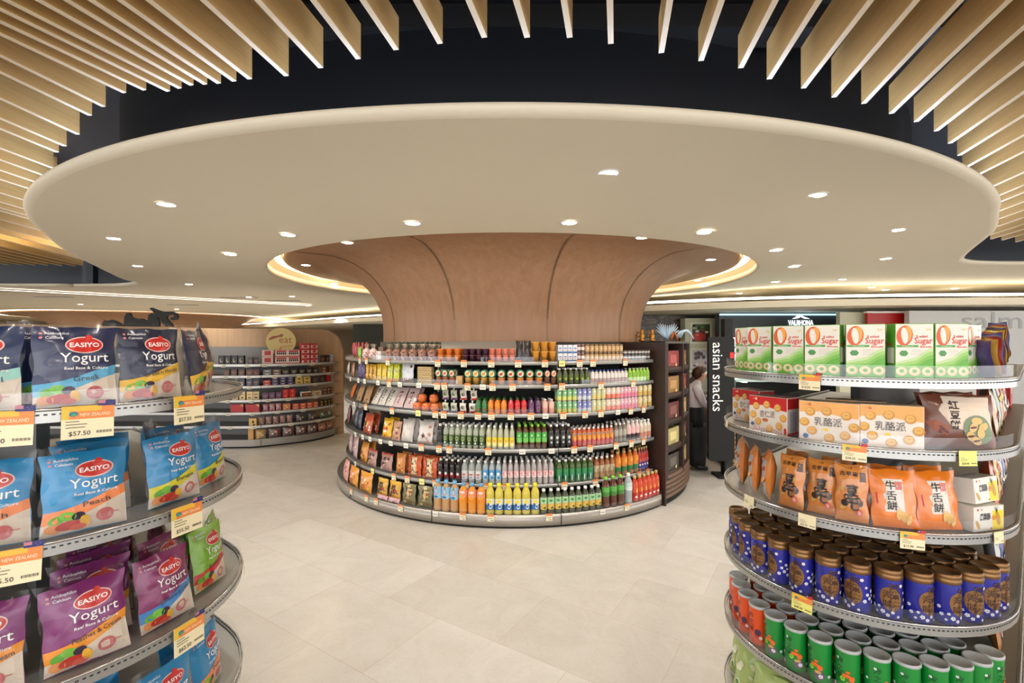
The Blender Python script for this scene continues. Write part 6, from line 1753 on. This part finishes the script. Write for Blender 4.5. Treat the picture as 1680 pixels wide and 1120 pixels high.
rb_ = P_(carton('red_wafer_box', .06, .13, .12, (196, 40, 44), (186, 36, 40), lambda b, fn, w_, h_: (rect(b, fn, -w_ * .3, h_ * .05, w_ * .3, h_ * .4, C(206, 180, 170)), rect(b, fn, -w_ * .3, -h_ * .4, w_ * .3, -h_ * .1, C(226, 90, 90)))), 'biscuit box')
put(rb_, RP, RZ[1], 1631, .10, 'tall red biscuit box right of the bean cake bag', 'red biscuit boxes', -.1, 0, .002)
put(rb_, RP, RZ[1], 1650, .12, 'red biscuit box further along the right side', 'red biscuit boxes', -.0, 0, .002)

# ---- third shelf: orange bags
def jerkydraw(b, fn, W, H):
    rnd = random.Random(3)
    rect(b, fn, -W * .49, H * .22, W * .49, H * .48, C(224, 140, 56, .3), .0008, .014)
    for i in range(15): ell(b, rnd.uniform(-.3, .3) * W, rnd.uniform(-.3, .14) * H, rnd.uniform(.06, .15) * W, rnd.uniform(.03, .07) * H, fn, C(*rnd.choice([(56, 36, 22), (84, 56, 30), (150, 90, 40), (206, 166, 96), (40, 30, 20)]), .3), .0010 + .00012 * i, 9, rnd.random() * 3)
    for i in range(3):
        V, F = text2d('古早味'[i], .085 * H, (-.28 + .20 * i) * W, .34 * H, .03, resol=1); b.decal((V, F), fn, C(60, 36, 20), .003)
    rect(b, fn, .26 * W, .22 * H, .44 * W, .38 * H, C(80, 50, 40), .0022)
    V, F = text2d('豆干', .20 * H, .02 * W, -.06 * H, .035, None, 0, 0, True, 1); b.decal((V, F), fn, C(30, 20, 16), .004)
    ell(b, .24 * W, -.32 * H, .09 * W, .062 * H, fn, C(206, 80, 80), .0034, 14); ell(b, .24 * W, -.32 * H, .06 * W, .042 * H, fn, C(232, 160, 150), .0038, 12)
    ell(b, 0, .44 * H, .02 * W, .014 * H, fn, C(70, 30, 24), .002, 8)
jk = pouch('dried_snack_pouch', 'pouch', .088, .178, .032, (216, 136, 66), jerkydraw, 6, res=(12, 14), rough=.2)
f_, _ = pillow('clear_wrap', .093, .190, .040, M_FILM, None, 9, (12, 12), parent=jk, wrk=.003); 
sl_ = pouch('silver_back_pouch', 'pouch', .09, .178, .045, (214, 130, 60), lambda b, fn, W, H: (rect(b, fn, -W * .1, -H * .45, W * .3, H * .3, C(166, 164, 170, .25), .001, .014), blobs([(150, 80, 40), (236, 190, 120)], 6, 50)(b, fn, W, H)), 7)
for q, (px, tn) in enumerate([(1195, .0), (1218, -.15), (1236, -.35), (1258, -.55)]):
    put(sl_, RP, RZ[2], px, .055, 'orange pouch seen edge on at left of third shelf, %s from left' % nth(q + 1), 'edge-on orange pouches', tn, -.04)
for q, (px, ins, tn) in enumerate([(1296, .04, .0), (1345, .06, .0), (1395, .04, .0)]):
    put(jk, RP, RZ[2], px, ins, 'clear fronted orange pouch of dark dried snacks, %s from left' % nth(q + 1), 'dried snack pouches', tn, -.12)
for q, (px, ins) in enumerate([(1300, .12), (1372, .125)]):
    put(jk, RP, RZ[2], px, ins, 'orange dried snack pouch behind the front row, %s from left' % nth(q + 1), 'dried snack pouches', 0, -.14)
def tonguedraw(b, fn, W, H):
    b.decal(tri2d([(-W * .22, H * .34), (W * .22, H * .34), (W * .22, -H * .22), (-W * .22, -H * .22)], .014), fn, C(228, 222, 214), .001)
    V, F = text2d('牛舌餅', .165 * H, -.06 * W, .06 * H, .012, None, 0, 0, True, 1); b.decal((V, F), fn, C(40, 32, 30), .0026)
    b.decal(tri2d([(W * .05, H * .30), (W * .20, H * .30), (W * .20, H * .16), (W * .05, H * .16)], .014), fn, C(206, 110, 100), .0018)
    for i, (u, v, ro) in enumerate([(.08, -.26, .5), (.16, -.30, .9), (.24, -.28, 1.2), (.30, -.34, .3)]): ell(b, u * W, v * H, .06 * W, .10 * H, fn, C(236, 190, 120), .0022 + .0003 * i, 12, ro - .6)
    rect(b, fn, -.40 * W, -.1 * H, -.37 * W, .1 * H, C(206, 40, 30), .0012)
tg = pouch('tongue_cookie_pouch', 'pouch', .118, .175, .035, (240, 128, 24), tonguedraw, 8, res=(12, 14), rough=.25)
f_, _ = pillow('clear_wrap', .124, .186, .042, M_FILM, None, 5, (12, 12), parent=tg, wrk=.003)
put(tg, RP, RZ[2], 1466, .04, 'bright orange cookie pouch with white label, left one', 'orange cookie pouches', -.1, -.14, roll=-.05)
put(tg, RP, RZ[2], 1540, .045, 'bright orange cookie pouch with white label, right one', 'orange cookie pouches', -.12, -.14, roll=-.05)
put(tg, RP, RZ[2], 1440, .10, 'bright orange cookie pouch behind the left one', 'orange cookie pouches', -.1, -.16)
put(tg, RP, RZ[2], 1520, .11, 'bright orange cookie pouch behind the right one', 'orange cookie pouches', -.1, -.16)
def pinedraw(b, fn, w_, h_):
    rect(b, fn, w_ * .12, -h_ * .47, w_ * .47, h_ * .3, C(240, 216, 30), .0008)
    b.decal(tri2d(circ(.30 * w_, -.02 * h_, .07 * w_, .3 * h_, 14, .25)), fn, C(196, 150, 60), .0014)
    for i in range(5): b.decal(tri2d([(.24 * w_, .2 * h_), (.27 * w_, .26 * h_), ((.17 + .05 * i) * w_, .48 * h_)]), fn, C(70, 110, 60), .0016)
    ell(b, .16 * w_, .02 * h_, .06 * w_, .1 * h_, fn, C(236, 150, 40), .002)
    V, F = text2d('鳳梨酥', .30 * h_, -.12 * w_, .08 * h_, .02, .34 * w_, resol=1); b.decal((V, F), fn, C(36, 34, 40), .0016)
    ell(b, -.36 * w_, .38 * h_, .025 * w_, .05 * h_, fn, C(206, 60, 60), .001); ell(b, -.24 * w_, .38 * h_, .025 * w_, .05 * h_, fn, C(226, 170, 110), .001)
    ell(b, -.36 * w_, -.22 * h_, .05 * w_, .2 * h_, fn, C(206, 160, 80), .001, 12, .5); ell(b, .08 * w_, -.40 * h_, .03 * w_, .04 * h_, fn, C(206, 70, 60), .001)
pb = P_(carton('pineapple_cake_box', .12, .075, .055, (232, 230, 226), (226, 224, 216), pinedraw), 'cake box')
put(pb, RP, RZ[2], 1603, .045, 'white and yellow pineapple cake box at the bottom of two', 'pineapple cake boxes', -.12, 0, .003)
put(pb, RP, RZ[2], 1601, .055, 'white and yellow pineapple cake box on top of another', 'pineapple cake boxes', -.02, -.10, .082)
wp = pouch('white_wafer_pouch', 'pouch', .11, .22, .04, (206, 206, 202), blobs([(206, 120, 90), (230, 226, 220), (176, 90, 60)], 7, 51), 9)
put(wp, RP, RZ[2], 1640, .08, 'white pouch with red squares leaning behind pineapple boxes', 'white wafer pouches', -.3, -.25)

# ---- tea cans
def flower(b, fn, u, v, s_, e=.0016):
    for i in range(5):
        a = 2 * PI * i / 5 + u * 90
        ell(b, u + s_ * .62 * math.cos(a), v + s_ * .62 * math.sin(a), s_ * .46, s_ * .46, fn, C(232, 232, 240), e, 7)
def teacan():
    r_, h_ = .0355, .150
    rt = empty('tea_can'); blue = C(40, 44, 152, .28, coat=.4)
    b = MB(); b.lathe([(0, 0), (r_ * .97, 0), (r_, .002), (r_, h_ * .80)], blue, 28)
    fn = cyl_fn(r_)
    for sx in (0, PI * r_):
        b.decal(tri2d(circ(sx, h_ * .42, r_ * .78, h_ * .24, 26, .25), .008), fn, C(136, 96, 50, .35), .0006)
        for i, t_ in enumerate(('無邊梅', '海味')):
            V, F = text2d(t_, .030 - .004 * i, sx + .008 - .016 * i, h_ * (.44 - .03 * i), .015, None, 0, 0, True, 1); b.decal((V, F), fn, C(70, 40, 24), .0012)
    rnd = random.Random(5)
    for (u, v, s_) in [(.026, .105, .005), (.034, .040, .0055), (-.020, .022, .006), (-.008, .014, .005), (.004, .024, .0045), (-.030, .034, .004), (.042, .060, .005), (.038, .082, .004), (-.036, .016, .0035), (.050, .048, .0055), (.056, .070, .005), (.062, .036, .0055), (.060, .056, .004), (-.046, .030, .005), (-.052, .050, .005), (.018, .012, .004)]:
        flower(b, fn, u, v, s_)
    b.build('can_body', rt)
    bz = mat('bronze_lid', (136, 100, 62), .3, .6)
    MB().lathe([(r_ * 1.0, h_ * .80), (r_ * 1.045, h_ * .81), (r_ * 1.045, h_ * .88), (r_ * 1.0, h_ * .90), (r_ * 1.03, h_ * .92), (r_ * 1.03, h_ * .975), (r_ * .97, h_), (r_ * .9, h_), (r_ * .88, h_ * .985), (0, h_ * .985)], bz, 28).build('lid', rt)
    return P_(rt, 'tea can')
def seacan(kind):
    r_, h_ = .0345, .142
    col = (20, 138, 54) if kind == 'green' else (226, 78, 22)
    rt = empty('snack_can')
    b = MB(); b.lathe([(0, 0), (r_ * .97, 0), (r_, .002), (r_, h_ * .93)], C(*col, .28, coat=.4), 26)
    fn = cyl_fn(r_)
    if kind == 'green':
        b.decal(tri2d(circ(.018, .030, .016, .016, 12), .008), fn, C(104, 80, 110), .0008)
        for (u, v, ru, rv, c_) in [(.006, .062, .012, .006, (232, 104, 36)), (.020, .055, .008, .009, (232, 104, 36)), (.010, .074, .006, .004, (232, 104, 36)), (-.004, .050, .007, .008, (150, 200, 60)), (.014, .040, .010, .005, (206, 170, 90))]: ell(b, u, v, ru, rv, fn, C(*c_), .0014, 10)
        flower(b, fn, .022, .028, .0065); flower(b, fn, -.030, .022, .005); flower(b, fn, -.034, .050, .0045); flower(b, fn, -.040, .072, .004); flower(b, fn, -.018, .110, .004); flower(b, fn, .046, .030, .005)
        V, F = text2d('海之味', .022, -.012, .080, .01, None, 0, 0, True, 1); b.decal((V, F), fn, C(14, 84, 40), .001)
    else:
        b.decal(tri2d(circ(.020, .048, .011, .012, 12), .006), fn, C(76, 50, 84), .0008)
        flower(b, fn, .030, .030, .006); flower(b, fn, -.026, .030, .005)
        ell(b, .012, .030, .007, .005, fn, C(206, 60, 60), .0012, 9)
        V, F = text2d('梅之味', .022, -.004, .080, .01, None, 0, 0, True, 1); b.decal((V, F), fn, C(96, 36, 20), .001)
        V, F = text2d('純天然', .011, -.020, .090, .01, None, 0, 0, True, 1); b.decal((V, F), fn, C(96, 36, 20), .001)
    b.build('can_body', rt)
    MB().lathe([(r_, h_ * .93), (r_ * 1.05, h_ * .935), (r_ * 1.05, h_ * .985), (r_ * 1.0, h_), (r_ * .92, h_), (r_ * .90, h_ * .99), (0, h_ * .99)], mat('frosted_grey_lid', (184, 188, 190), .35), 26).build('lid', rt)
    return P_(rt, 'snack can')
tc = teacan()
def can_row(proto, z, pxs, inset, desc, group, turn0=0.0):
    for q, px in enumerate(pxs):
        put(proto, RP, z, px, inset, desc % nth(q + 1), group, turn0 + random.uniform(-.5, .5), 0, .002)
def spaced(path, a, c_, inset, pitch):
    """photograph columns of evenly spaced spots along the shelf front"""
    s0, s1 = path.at(a, inset)[3], path.at(c_, inset)[3]
    n_ = int((s1 - s0) / pitch); return [s0 + (s1 - s0) * (k + .5) / max(1, n_) for k in range(n_)]
OCC = {}
def row_s(proto, path, z, a, c_, inset, pitch, desc, group, jt=.5):
    s0, s1 = path.at(a, .046)[3], path.at(c_, .046)[3]
    occ = OCC.setdefault(round(z, 3), [])
    s = s0; q = 0
    while s <= s1:
        x, y, an = path.pt(s, inset)
        if all(math.hypot(x - u, y - v) >= pitch for u, v in occ):
            occ.append((x, y)); q += 1
            place(proto, (x, y, z + .002), an + random.uniform(-jt, jt), desc % nth(q), group)
        s += .004
for rw in range(4):
    row_s(tc, RP, RZ[3], 1193, 1634, .046 + rw * .079, .0765, 'blue and bronze tea can, %s from left in row ' + nth(rw + 1) + ' from front', 'blue tea cans')
og = seacan('orange'); gn = seacan('green')
for rw in range(2):
    row_s(og, RP, RZ[4], 1194, 1268, .045 + rw * .078, .0745, 'orange snack can with grey lid, %s from left, row ' + nth(rw + 1) + ' from front', 'orange snack cans', .3)
for rw in range(4):
    row_s(gn, RP, RZ[4], 1272, 1628, .045 + rw * .078, .0745, 'green snack can with grey lid, %s from left, row ' + nth(rw + 1) + ' from front', 'green snack cans', .4)
# green tins and dark boxes glimpsed behind
gb = P_(carton('green_tea_box', .09, .15, .06, (30, 84, 40), (24, 64, 32), blobs([(60, 120, 60)], 3, 60)), 'tea box')
lt = empty('lime_tin'); MB().lathe([(0, 0), (.055, 0), (.055, .13)], C(150, 170, 40, .3), 20).build('tin_body', lt); MB().lathe([(.057, .13), (.057, .16), (0, .16)], C(40, 40, 36, .35), 20).build('lid', lt); P_(lt, 'tin')
for q, (px, ins) in enumerate([(1625, .16), (1560, .32)]):
    h_ = RP.at(px, ins); h_ = (1.98, 2.18) if q == 0 else (1.90, 2.30); place(lt, (h_[0], h_[1], RZ[3] + .002), 0, 'lime green tin with dark lid behind the tea cans, %s' % ('right one' if q == 0 else 'left one'), 'lime tins')
# pale green packs on the sixth shelf
gp = pouch('green_leaf_pouch', 'pouch', .11, .20, .04, (166, 186, 110), blobs([(120, 160, 60), (206, 214, 160), (60, 130, 40), (226, 226, 200)], 12, 52, .06, .16), 10)
for q, px in enumerate([1190, 1222, 1256, 1292, 1352, 1426]):
    put(gp, RP, RZ[5], px, .05, 'pale green leaf printed pouch on sixth shelf, %s from left' % nth(q + 1), 'pale green pouches', .75 - .17 * q, -.14)
    if q > 1: put(gp, RP, RZ[5], px + 8, .145, 'pale green pouch in back row of sixth shelf, %s from left' % nth(q - 1), 'pale green pouches', 0, -.14)

# ---- packs along the right flank of the stand
cols_ = [((70, 50, 110), 'violet'), ((190, 150, 60), 'mustard'), ((150, 40, 44), 'dark red'), ((120, 120, 150), 'silver blue'), ((40, 60, 140), 'blue'), ((180, 90, 50), 'rust'), ((210, 200, 60), 'yellow'), ((90, 60, 50), 'brown')]
flank = []
for i, (c_, nm) in enumerate(cols_):
    flank.append((pouch('candy_pack', 'candy pack', .07, .12, .02, c_, blobs([(220, 200, 180), (200, 60, 50), (60, 80, 150), (230, 190, 60)], 7, 70 + i, .06, .14), i), nm))
s_t = RP.at(1600, .03)[3]
for q in range(13):
    pk, nm = flank[q % 8]
    x, y, an = RP.pt(s_t + .11 + .052 * q, .05)
    place(pk, (x, y, RZ[0] + .004 + .006 * q), an + .9, '%s sweet pack in the tray on the right flank, %s from front' % (nm, nth(q + 1)), 'sweet packs on the right flank', 1.0, -.12)
big_ = [((206, 206, 210), 'silver'), ((40, 80, 160), 'royal blue'), ((180, 120, 60), 'caramel'), ((60, 110, 60), 'forest green'), ((200, 90, 50), 'coral orange'), ((230, 180, 110), 'apricot')]
bigp = []
for i, (c_, nm) in enumerate(big_):
    bigp.append((pouch('snack_pack', 'snack pack', .14, .19, .04, c_, blobs([(226, 216, 206), (200, 90, 60), (60, 90, 150), (230, 196, 80), (120, 60, 40)], 12, 80 + i, .06, .14), i), nm))
s_b = RP.at(1610, .03)[3]
for lv in range(1, 6):
    for q in range(5):
        pk, nm = bigp[(q + lv * 2) % 6]
        x, y, an = RP.pt(s_b + (.27 if lv in (1, 2) else .44) + .17 * q, .055)
        place(pk, (x, y, RZ[lv] + .004), an + .2, '%s snack pack on right flank, %s level, %s from front' % (nm, LEV[lv], nth(q + 1)), 'snack packs on the right flank', 1.0, -.12)

# ================================================================ THE SHOP ASSISTANT
def skin_mesh(name, verts, edges, m, parent, sub=2, rootv=0):
    me = bpy.data.meshes.new(name)
    me.from_pydata([v[:3] for v in verts], edges, [])
    me.materials.append(m)
    o = bpy.data.objects.new(name, me); COL.objects.link(o)
    sk = o.modifiers.new('skin', 'SKIN'); sk.use_smooth_shade = True
    if not me.skin_vertices:
        bpy.context.view_layer.objects.active = o
    lay = me.skin_vertices[0].data
    for i, v in enumerate(verts):
        r = v[3] if isinstance(v[3], tuple) else (v[3], v[3])
        lay[i].radius = r
        lay[i].use_root = (i == rootv)
    ss = o.modifiers.new('sub', 'SUBSURF'); ss.levels = sub; ss.render_levels = sub
    dg = bpy.context.evaluated_depsgraph_get()
    me2 = bpy.data.meshes.new_from_object(o.evaluated_get(dg))
    o.modifiers.clear(); o.data = me2
    me2.materials.clear(); me2.materials.append(m)
    o.parent = parent
    return o
pr = empty('person', (2.50, 6.62, 0), math.radians(-6), 'person with long brown ponytail, white blouse and black trousers bowing over counter', 'person')
M_SKIN = mat('skin', (226, 178, 150), .5); M_HAIR = mat('brown_hair', (74, 42, 28), .45, var=.25, vscale=60)
M_BLOUSE = mat('white_blouse', (226, 220, 226), .6, var=.04, vscale=14); M_TROU = mat('black_cloth', (17, 16, 17), .7)
V_ = [(0, 0, .80, (.08, .11)), (.0, 0, .95, (.06, .085)), (-.005, 0, 1.08, (.06, .09)), (.03, 0, 1.175, (.045, .055)), (.065, 0, 1.215, .038), (.10, 0, 1.255, (.058, .052)), (.112, 0, 1.30, (.070, .062)), (.105, 0, 1.335, (.052, .048)),
      (.0, .12, 1.125, .035), (.035, .165, .99, .034), (.05, .165, .93, .034), (.20, .13, .865, .024), (.235, .12, .85, .020),
      (.0, -.12, 1.125, .035), (.045, -.165, .99, .034), (.06, -.165, .93, .034), (.21, -.13, .875, .024), (.245, -.12, .86, .020),
      (.0, .075, .74, .075), (.01, .08, .44, .05), (.0, .08, .10, .033), (.03, .08, .045, .03), (.10, .085, .03, .024),
      (.0, -.075, .74, .075), (.02, -.08, .44, .05), (.03, -.08, .10, .033), (.06, -.08, .045, .03), (.13, -.085, .03, .024)]
E_ = [(0, 1), (1, 2), (2, 3), (3, 4), (4, 5), (5, 6), (6, 7), (2, 8), (8, 9), (9, 10), (10, 11), (11, 12), (2, 13), (13, 14), (14, 15), (15, 16), (16, 17), (0, 18), (18, 19), (19, 20), (20, 21), (21, 22), (0, 23), (23, 24), (24, 25), (25, 26), (26, 27)]
skin_mesh('body', V_, E_, M_SKIN, pr)
for side in (1, -1):
    bx_, by_, bz_ = (.235, .12, .85) if side == 1 else (.245, -.12, .86)
    hv = [(bx_ - .012, by_, bz_ + .004, .019), (bx_ + .03, by_ * .97, bz_ - .012, (.013, .026)), (bx_ + .055, by_ * .95, bz_ - .022, (.011, .026))]
    he = [(0, 1), (1, 2)]
    skin_mesh('palm', hv, he, M_SKIN, pr)
    for f in range(4):
        off_ = (-.020 + .0135 * f); ln = (.030, .036, .034, .026)[f]
        a0_ = (bx_ + .055, by_ * .95 + off_, bz_ - .022)
        fv = [(*a0_, .008), (a0_[0] + ln * .55, a0_[1], a0_[2] - .010, .0075), (a0_[0] + ln * .95, a0_[1], a0_[2] - .026, .0068), (a0_[0] + ln * 1.1, a0_[1], a0_[2] - .040, .0058)]
        skin_mesh('finger', fv, [(0, 1), (1, 2), (2, 3)], M_SKIN, pr, 1)
    t0 = (bx_ + .020, by_ * .97 - side * .020, bz_ - .010)
    skin_mesh('thumb', [(*t0, .009), (t0[0] + .020, t0[1] - side * .014, t0[2] - .008, .0085), (t0[0] + .038, t0[1] - side * .018, t0[2] - .016, .007)], [(0, 1), (1, 2)], M_SKIN, pr, 1)
# face: nose, eyes, mouth, ears
b = MB(); b.tube([(.168, 0, 1.305), (.180, 0, 1.285), (.168, 0, 1.278)], [.006, .010, .006], M_SKIN, 8); b.build('nose', pr)
for sy in (.024, -.024):
    b = MB(); b.tube([(.166, sy - .010, 1.300), (.171, sy, 1.299), (.166, sy + .010, 1.300)], [.002, .004, .002], mat('eye_dark', (40, 28, 24), .3), 6); b.build('eye', pr)
b = MB(); b.tube([(.158, -.014, 1.258), (.163, 0, 1.257), (.158, .014, 1.258)], [.002, .0038, .002], C(176, 84, 80), 6); b.build('mouth', pr)
for sy in (.062, -.062):
    b = MB(); b.tube([(.10, sy, 1.31), (.092, sy * 1.12, 1.30), (.098, sy * 1.1, 1.28), (.102, sy, 1.275)], [.006, .009, .007, .004], M_SKIN, 8); b.build('ear', pr)
b = MB()
b.tube([(.165, 0, 1.348), (.150, 0, 1.360), (.12, 0, 1.362), (.085, 0, 1.350), (.055, 0, 1.325), (.035, 0, 1.290), (.025, 0, 1.255), (.02, 0, 1.235)], [.012, .036, .060, .076, .080, .070, .048, .02], M_HAIR, 16); b.build('hair', pr)
b = MB(); b.tube([(.045, 0, 1.275), (.010, 0, 1.262), (-.03, 0, 1.21), (-.06, 0, 1.14), (-.082, 0, 1.06), (-.092, 0, .98), (-.088, 0, .93)], [.012, .032, .040, .044, .040, .028, .008], M_HAIR, 12); b.build('ponytail', pr)
def loft(b, secs, m, n=20, cap=True):
    """secs: (cx, cy, cz, rx, ry) ellipses stacked along z"""
    vs = [(cx + rx * math.cos(2 * PI * k / n), cy + ry * math.sin(2 * PI * k / n), cz) for cx, cy, cz, rx, ry in secs for k in range(n)]
    fs = [(j * n + k, j * n + (k + 1) % n, (j + 1) * n + (k + 1) % n, (j + 1) * n + k) for j in range(len(secs) - 1) for k in range(n)]
    if cap: fs += [list(range(n))[::-1], [(len(secs) - 1) * n + k for k in range(n)]]
    b.add(vs, fs, m, True)
b = MB()
loft(b, [(.0, 0, .835, .10, .135), (-.005, 0, .88, .125, .155), (-.015, 0, .96, .125, .155), (-.02, 0, 1.05, .118, .165), (-.012, 0, 1.12, .105, .165), (.008, 0, 1.165, .085, .13), (.03, 0, 1.20, .058, .075), (.045, 0, 1.22, .048, .052)], M_BLOUSE)
for sy, dx in ((1, 0), (-1, .01)):
    b.tube([(-.01, sy * .10, 1.14), (.0, sy * .15, 1.115), (.02, sy * .172, 1.05), (.038 + dx, sy * .18, .98), (.065 + dx, sy * .172, .925), (.13 + dx, sy * .152, .895), (.205 + dx, sy * .128, .868), (.222 + dx, sy * .124, .862)], [.04, .062, .062, .056, .052, .044, .034, .026], M_BLOUSE, 14)
b.build('blouse', pr)
b = MB()
loft(b, [(.0, 0, .87, .112, .142), (.0, 0, .84, .125, .15), (.01, 0, .74, .145, .165), (.012, 0, .60, .15, .17)], M_TROU)
for sy, dx in ((.078, 0), (-.078, .02)):
    loft(b, [(.01, sy * .9, .66, .135, .09), (.01 + dx * .4, sy, .45, .125, .088), (.01 + dx * .8, sy, .20, .112, .082), (.008 + dx, sy, .075, .105, .078)], M_TROU)
b.build('trousers', pr)
for sy, dx in ((.08, 0), (-.08, .03)):
    skin_mesh('shoe', [(-.04 + dx, sy, .050, (.036, .036)), (.03 + dx, sy, .044, (.036, .036)), (.10 + dx, sy * 1.05, .036, (.028, .034)), (.14 + dx, sy * 1.08, .030, (.018, .024)), (.0 + dx, sy, .09, .036)], [(0, 1), (1, 2), (2, 3), (1, 4)], mat('black_shoe', (14, 13, 13), .35), pr)

# prototypes that never found a place are dropped
for p in PROTOS:
    if p.name not in LIVE:
        for ch in list(p.children):
            bpy.data.objects.remove(ch)
        bpy.data.objects.remove(p)
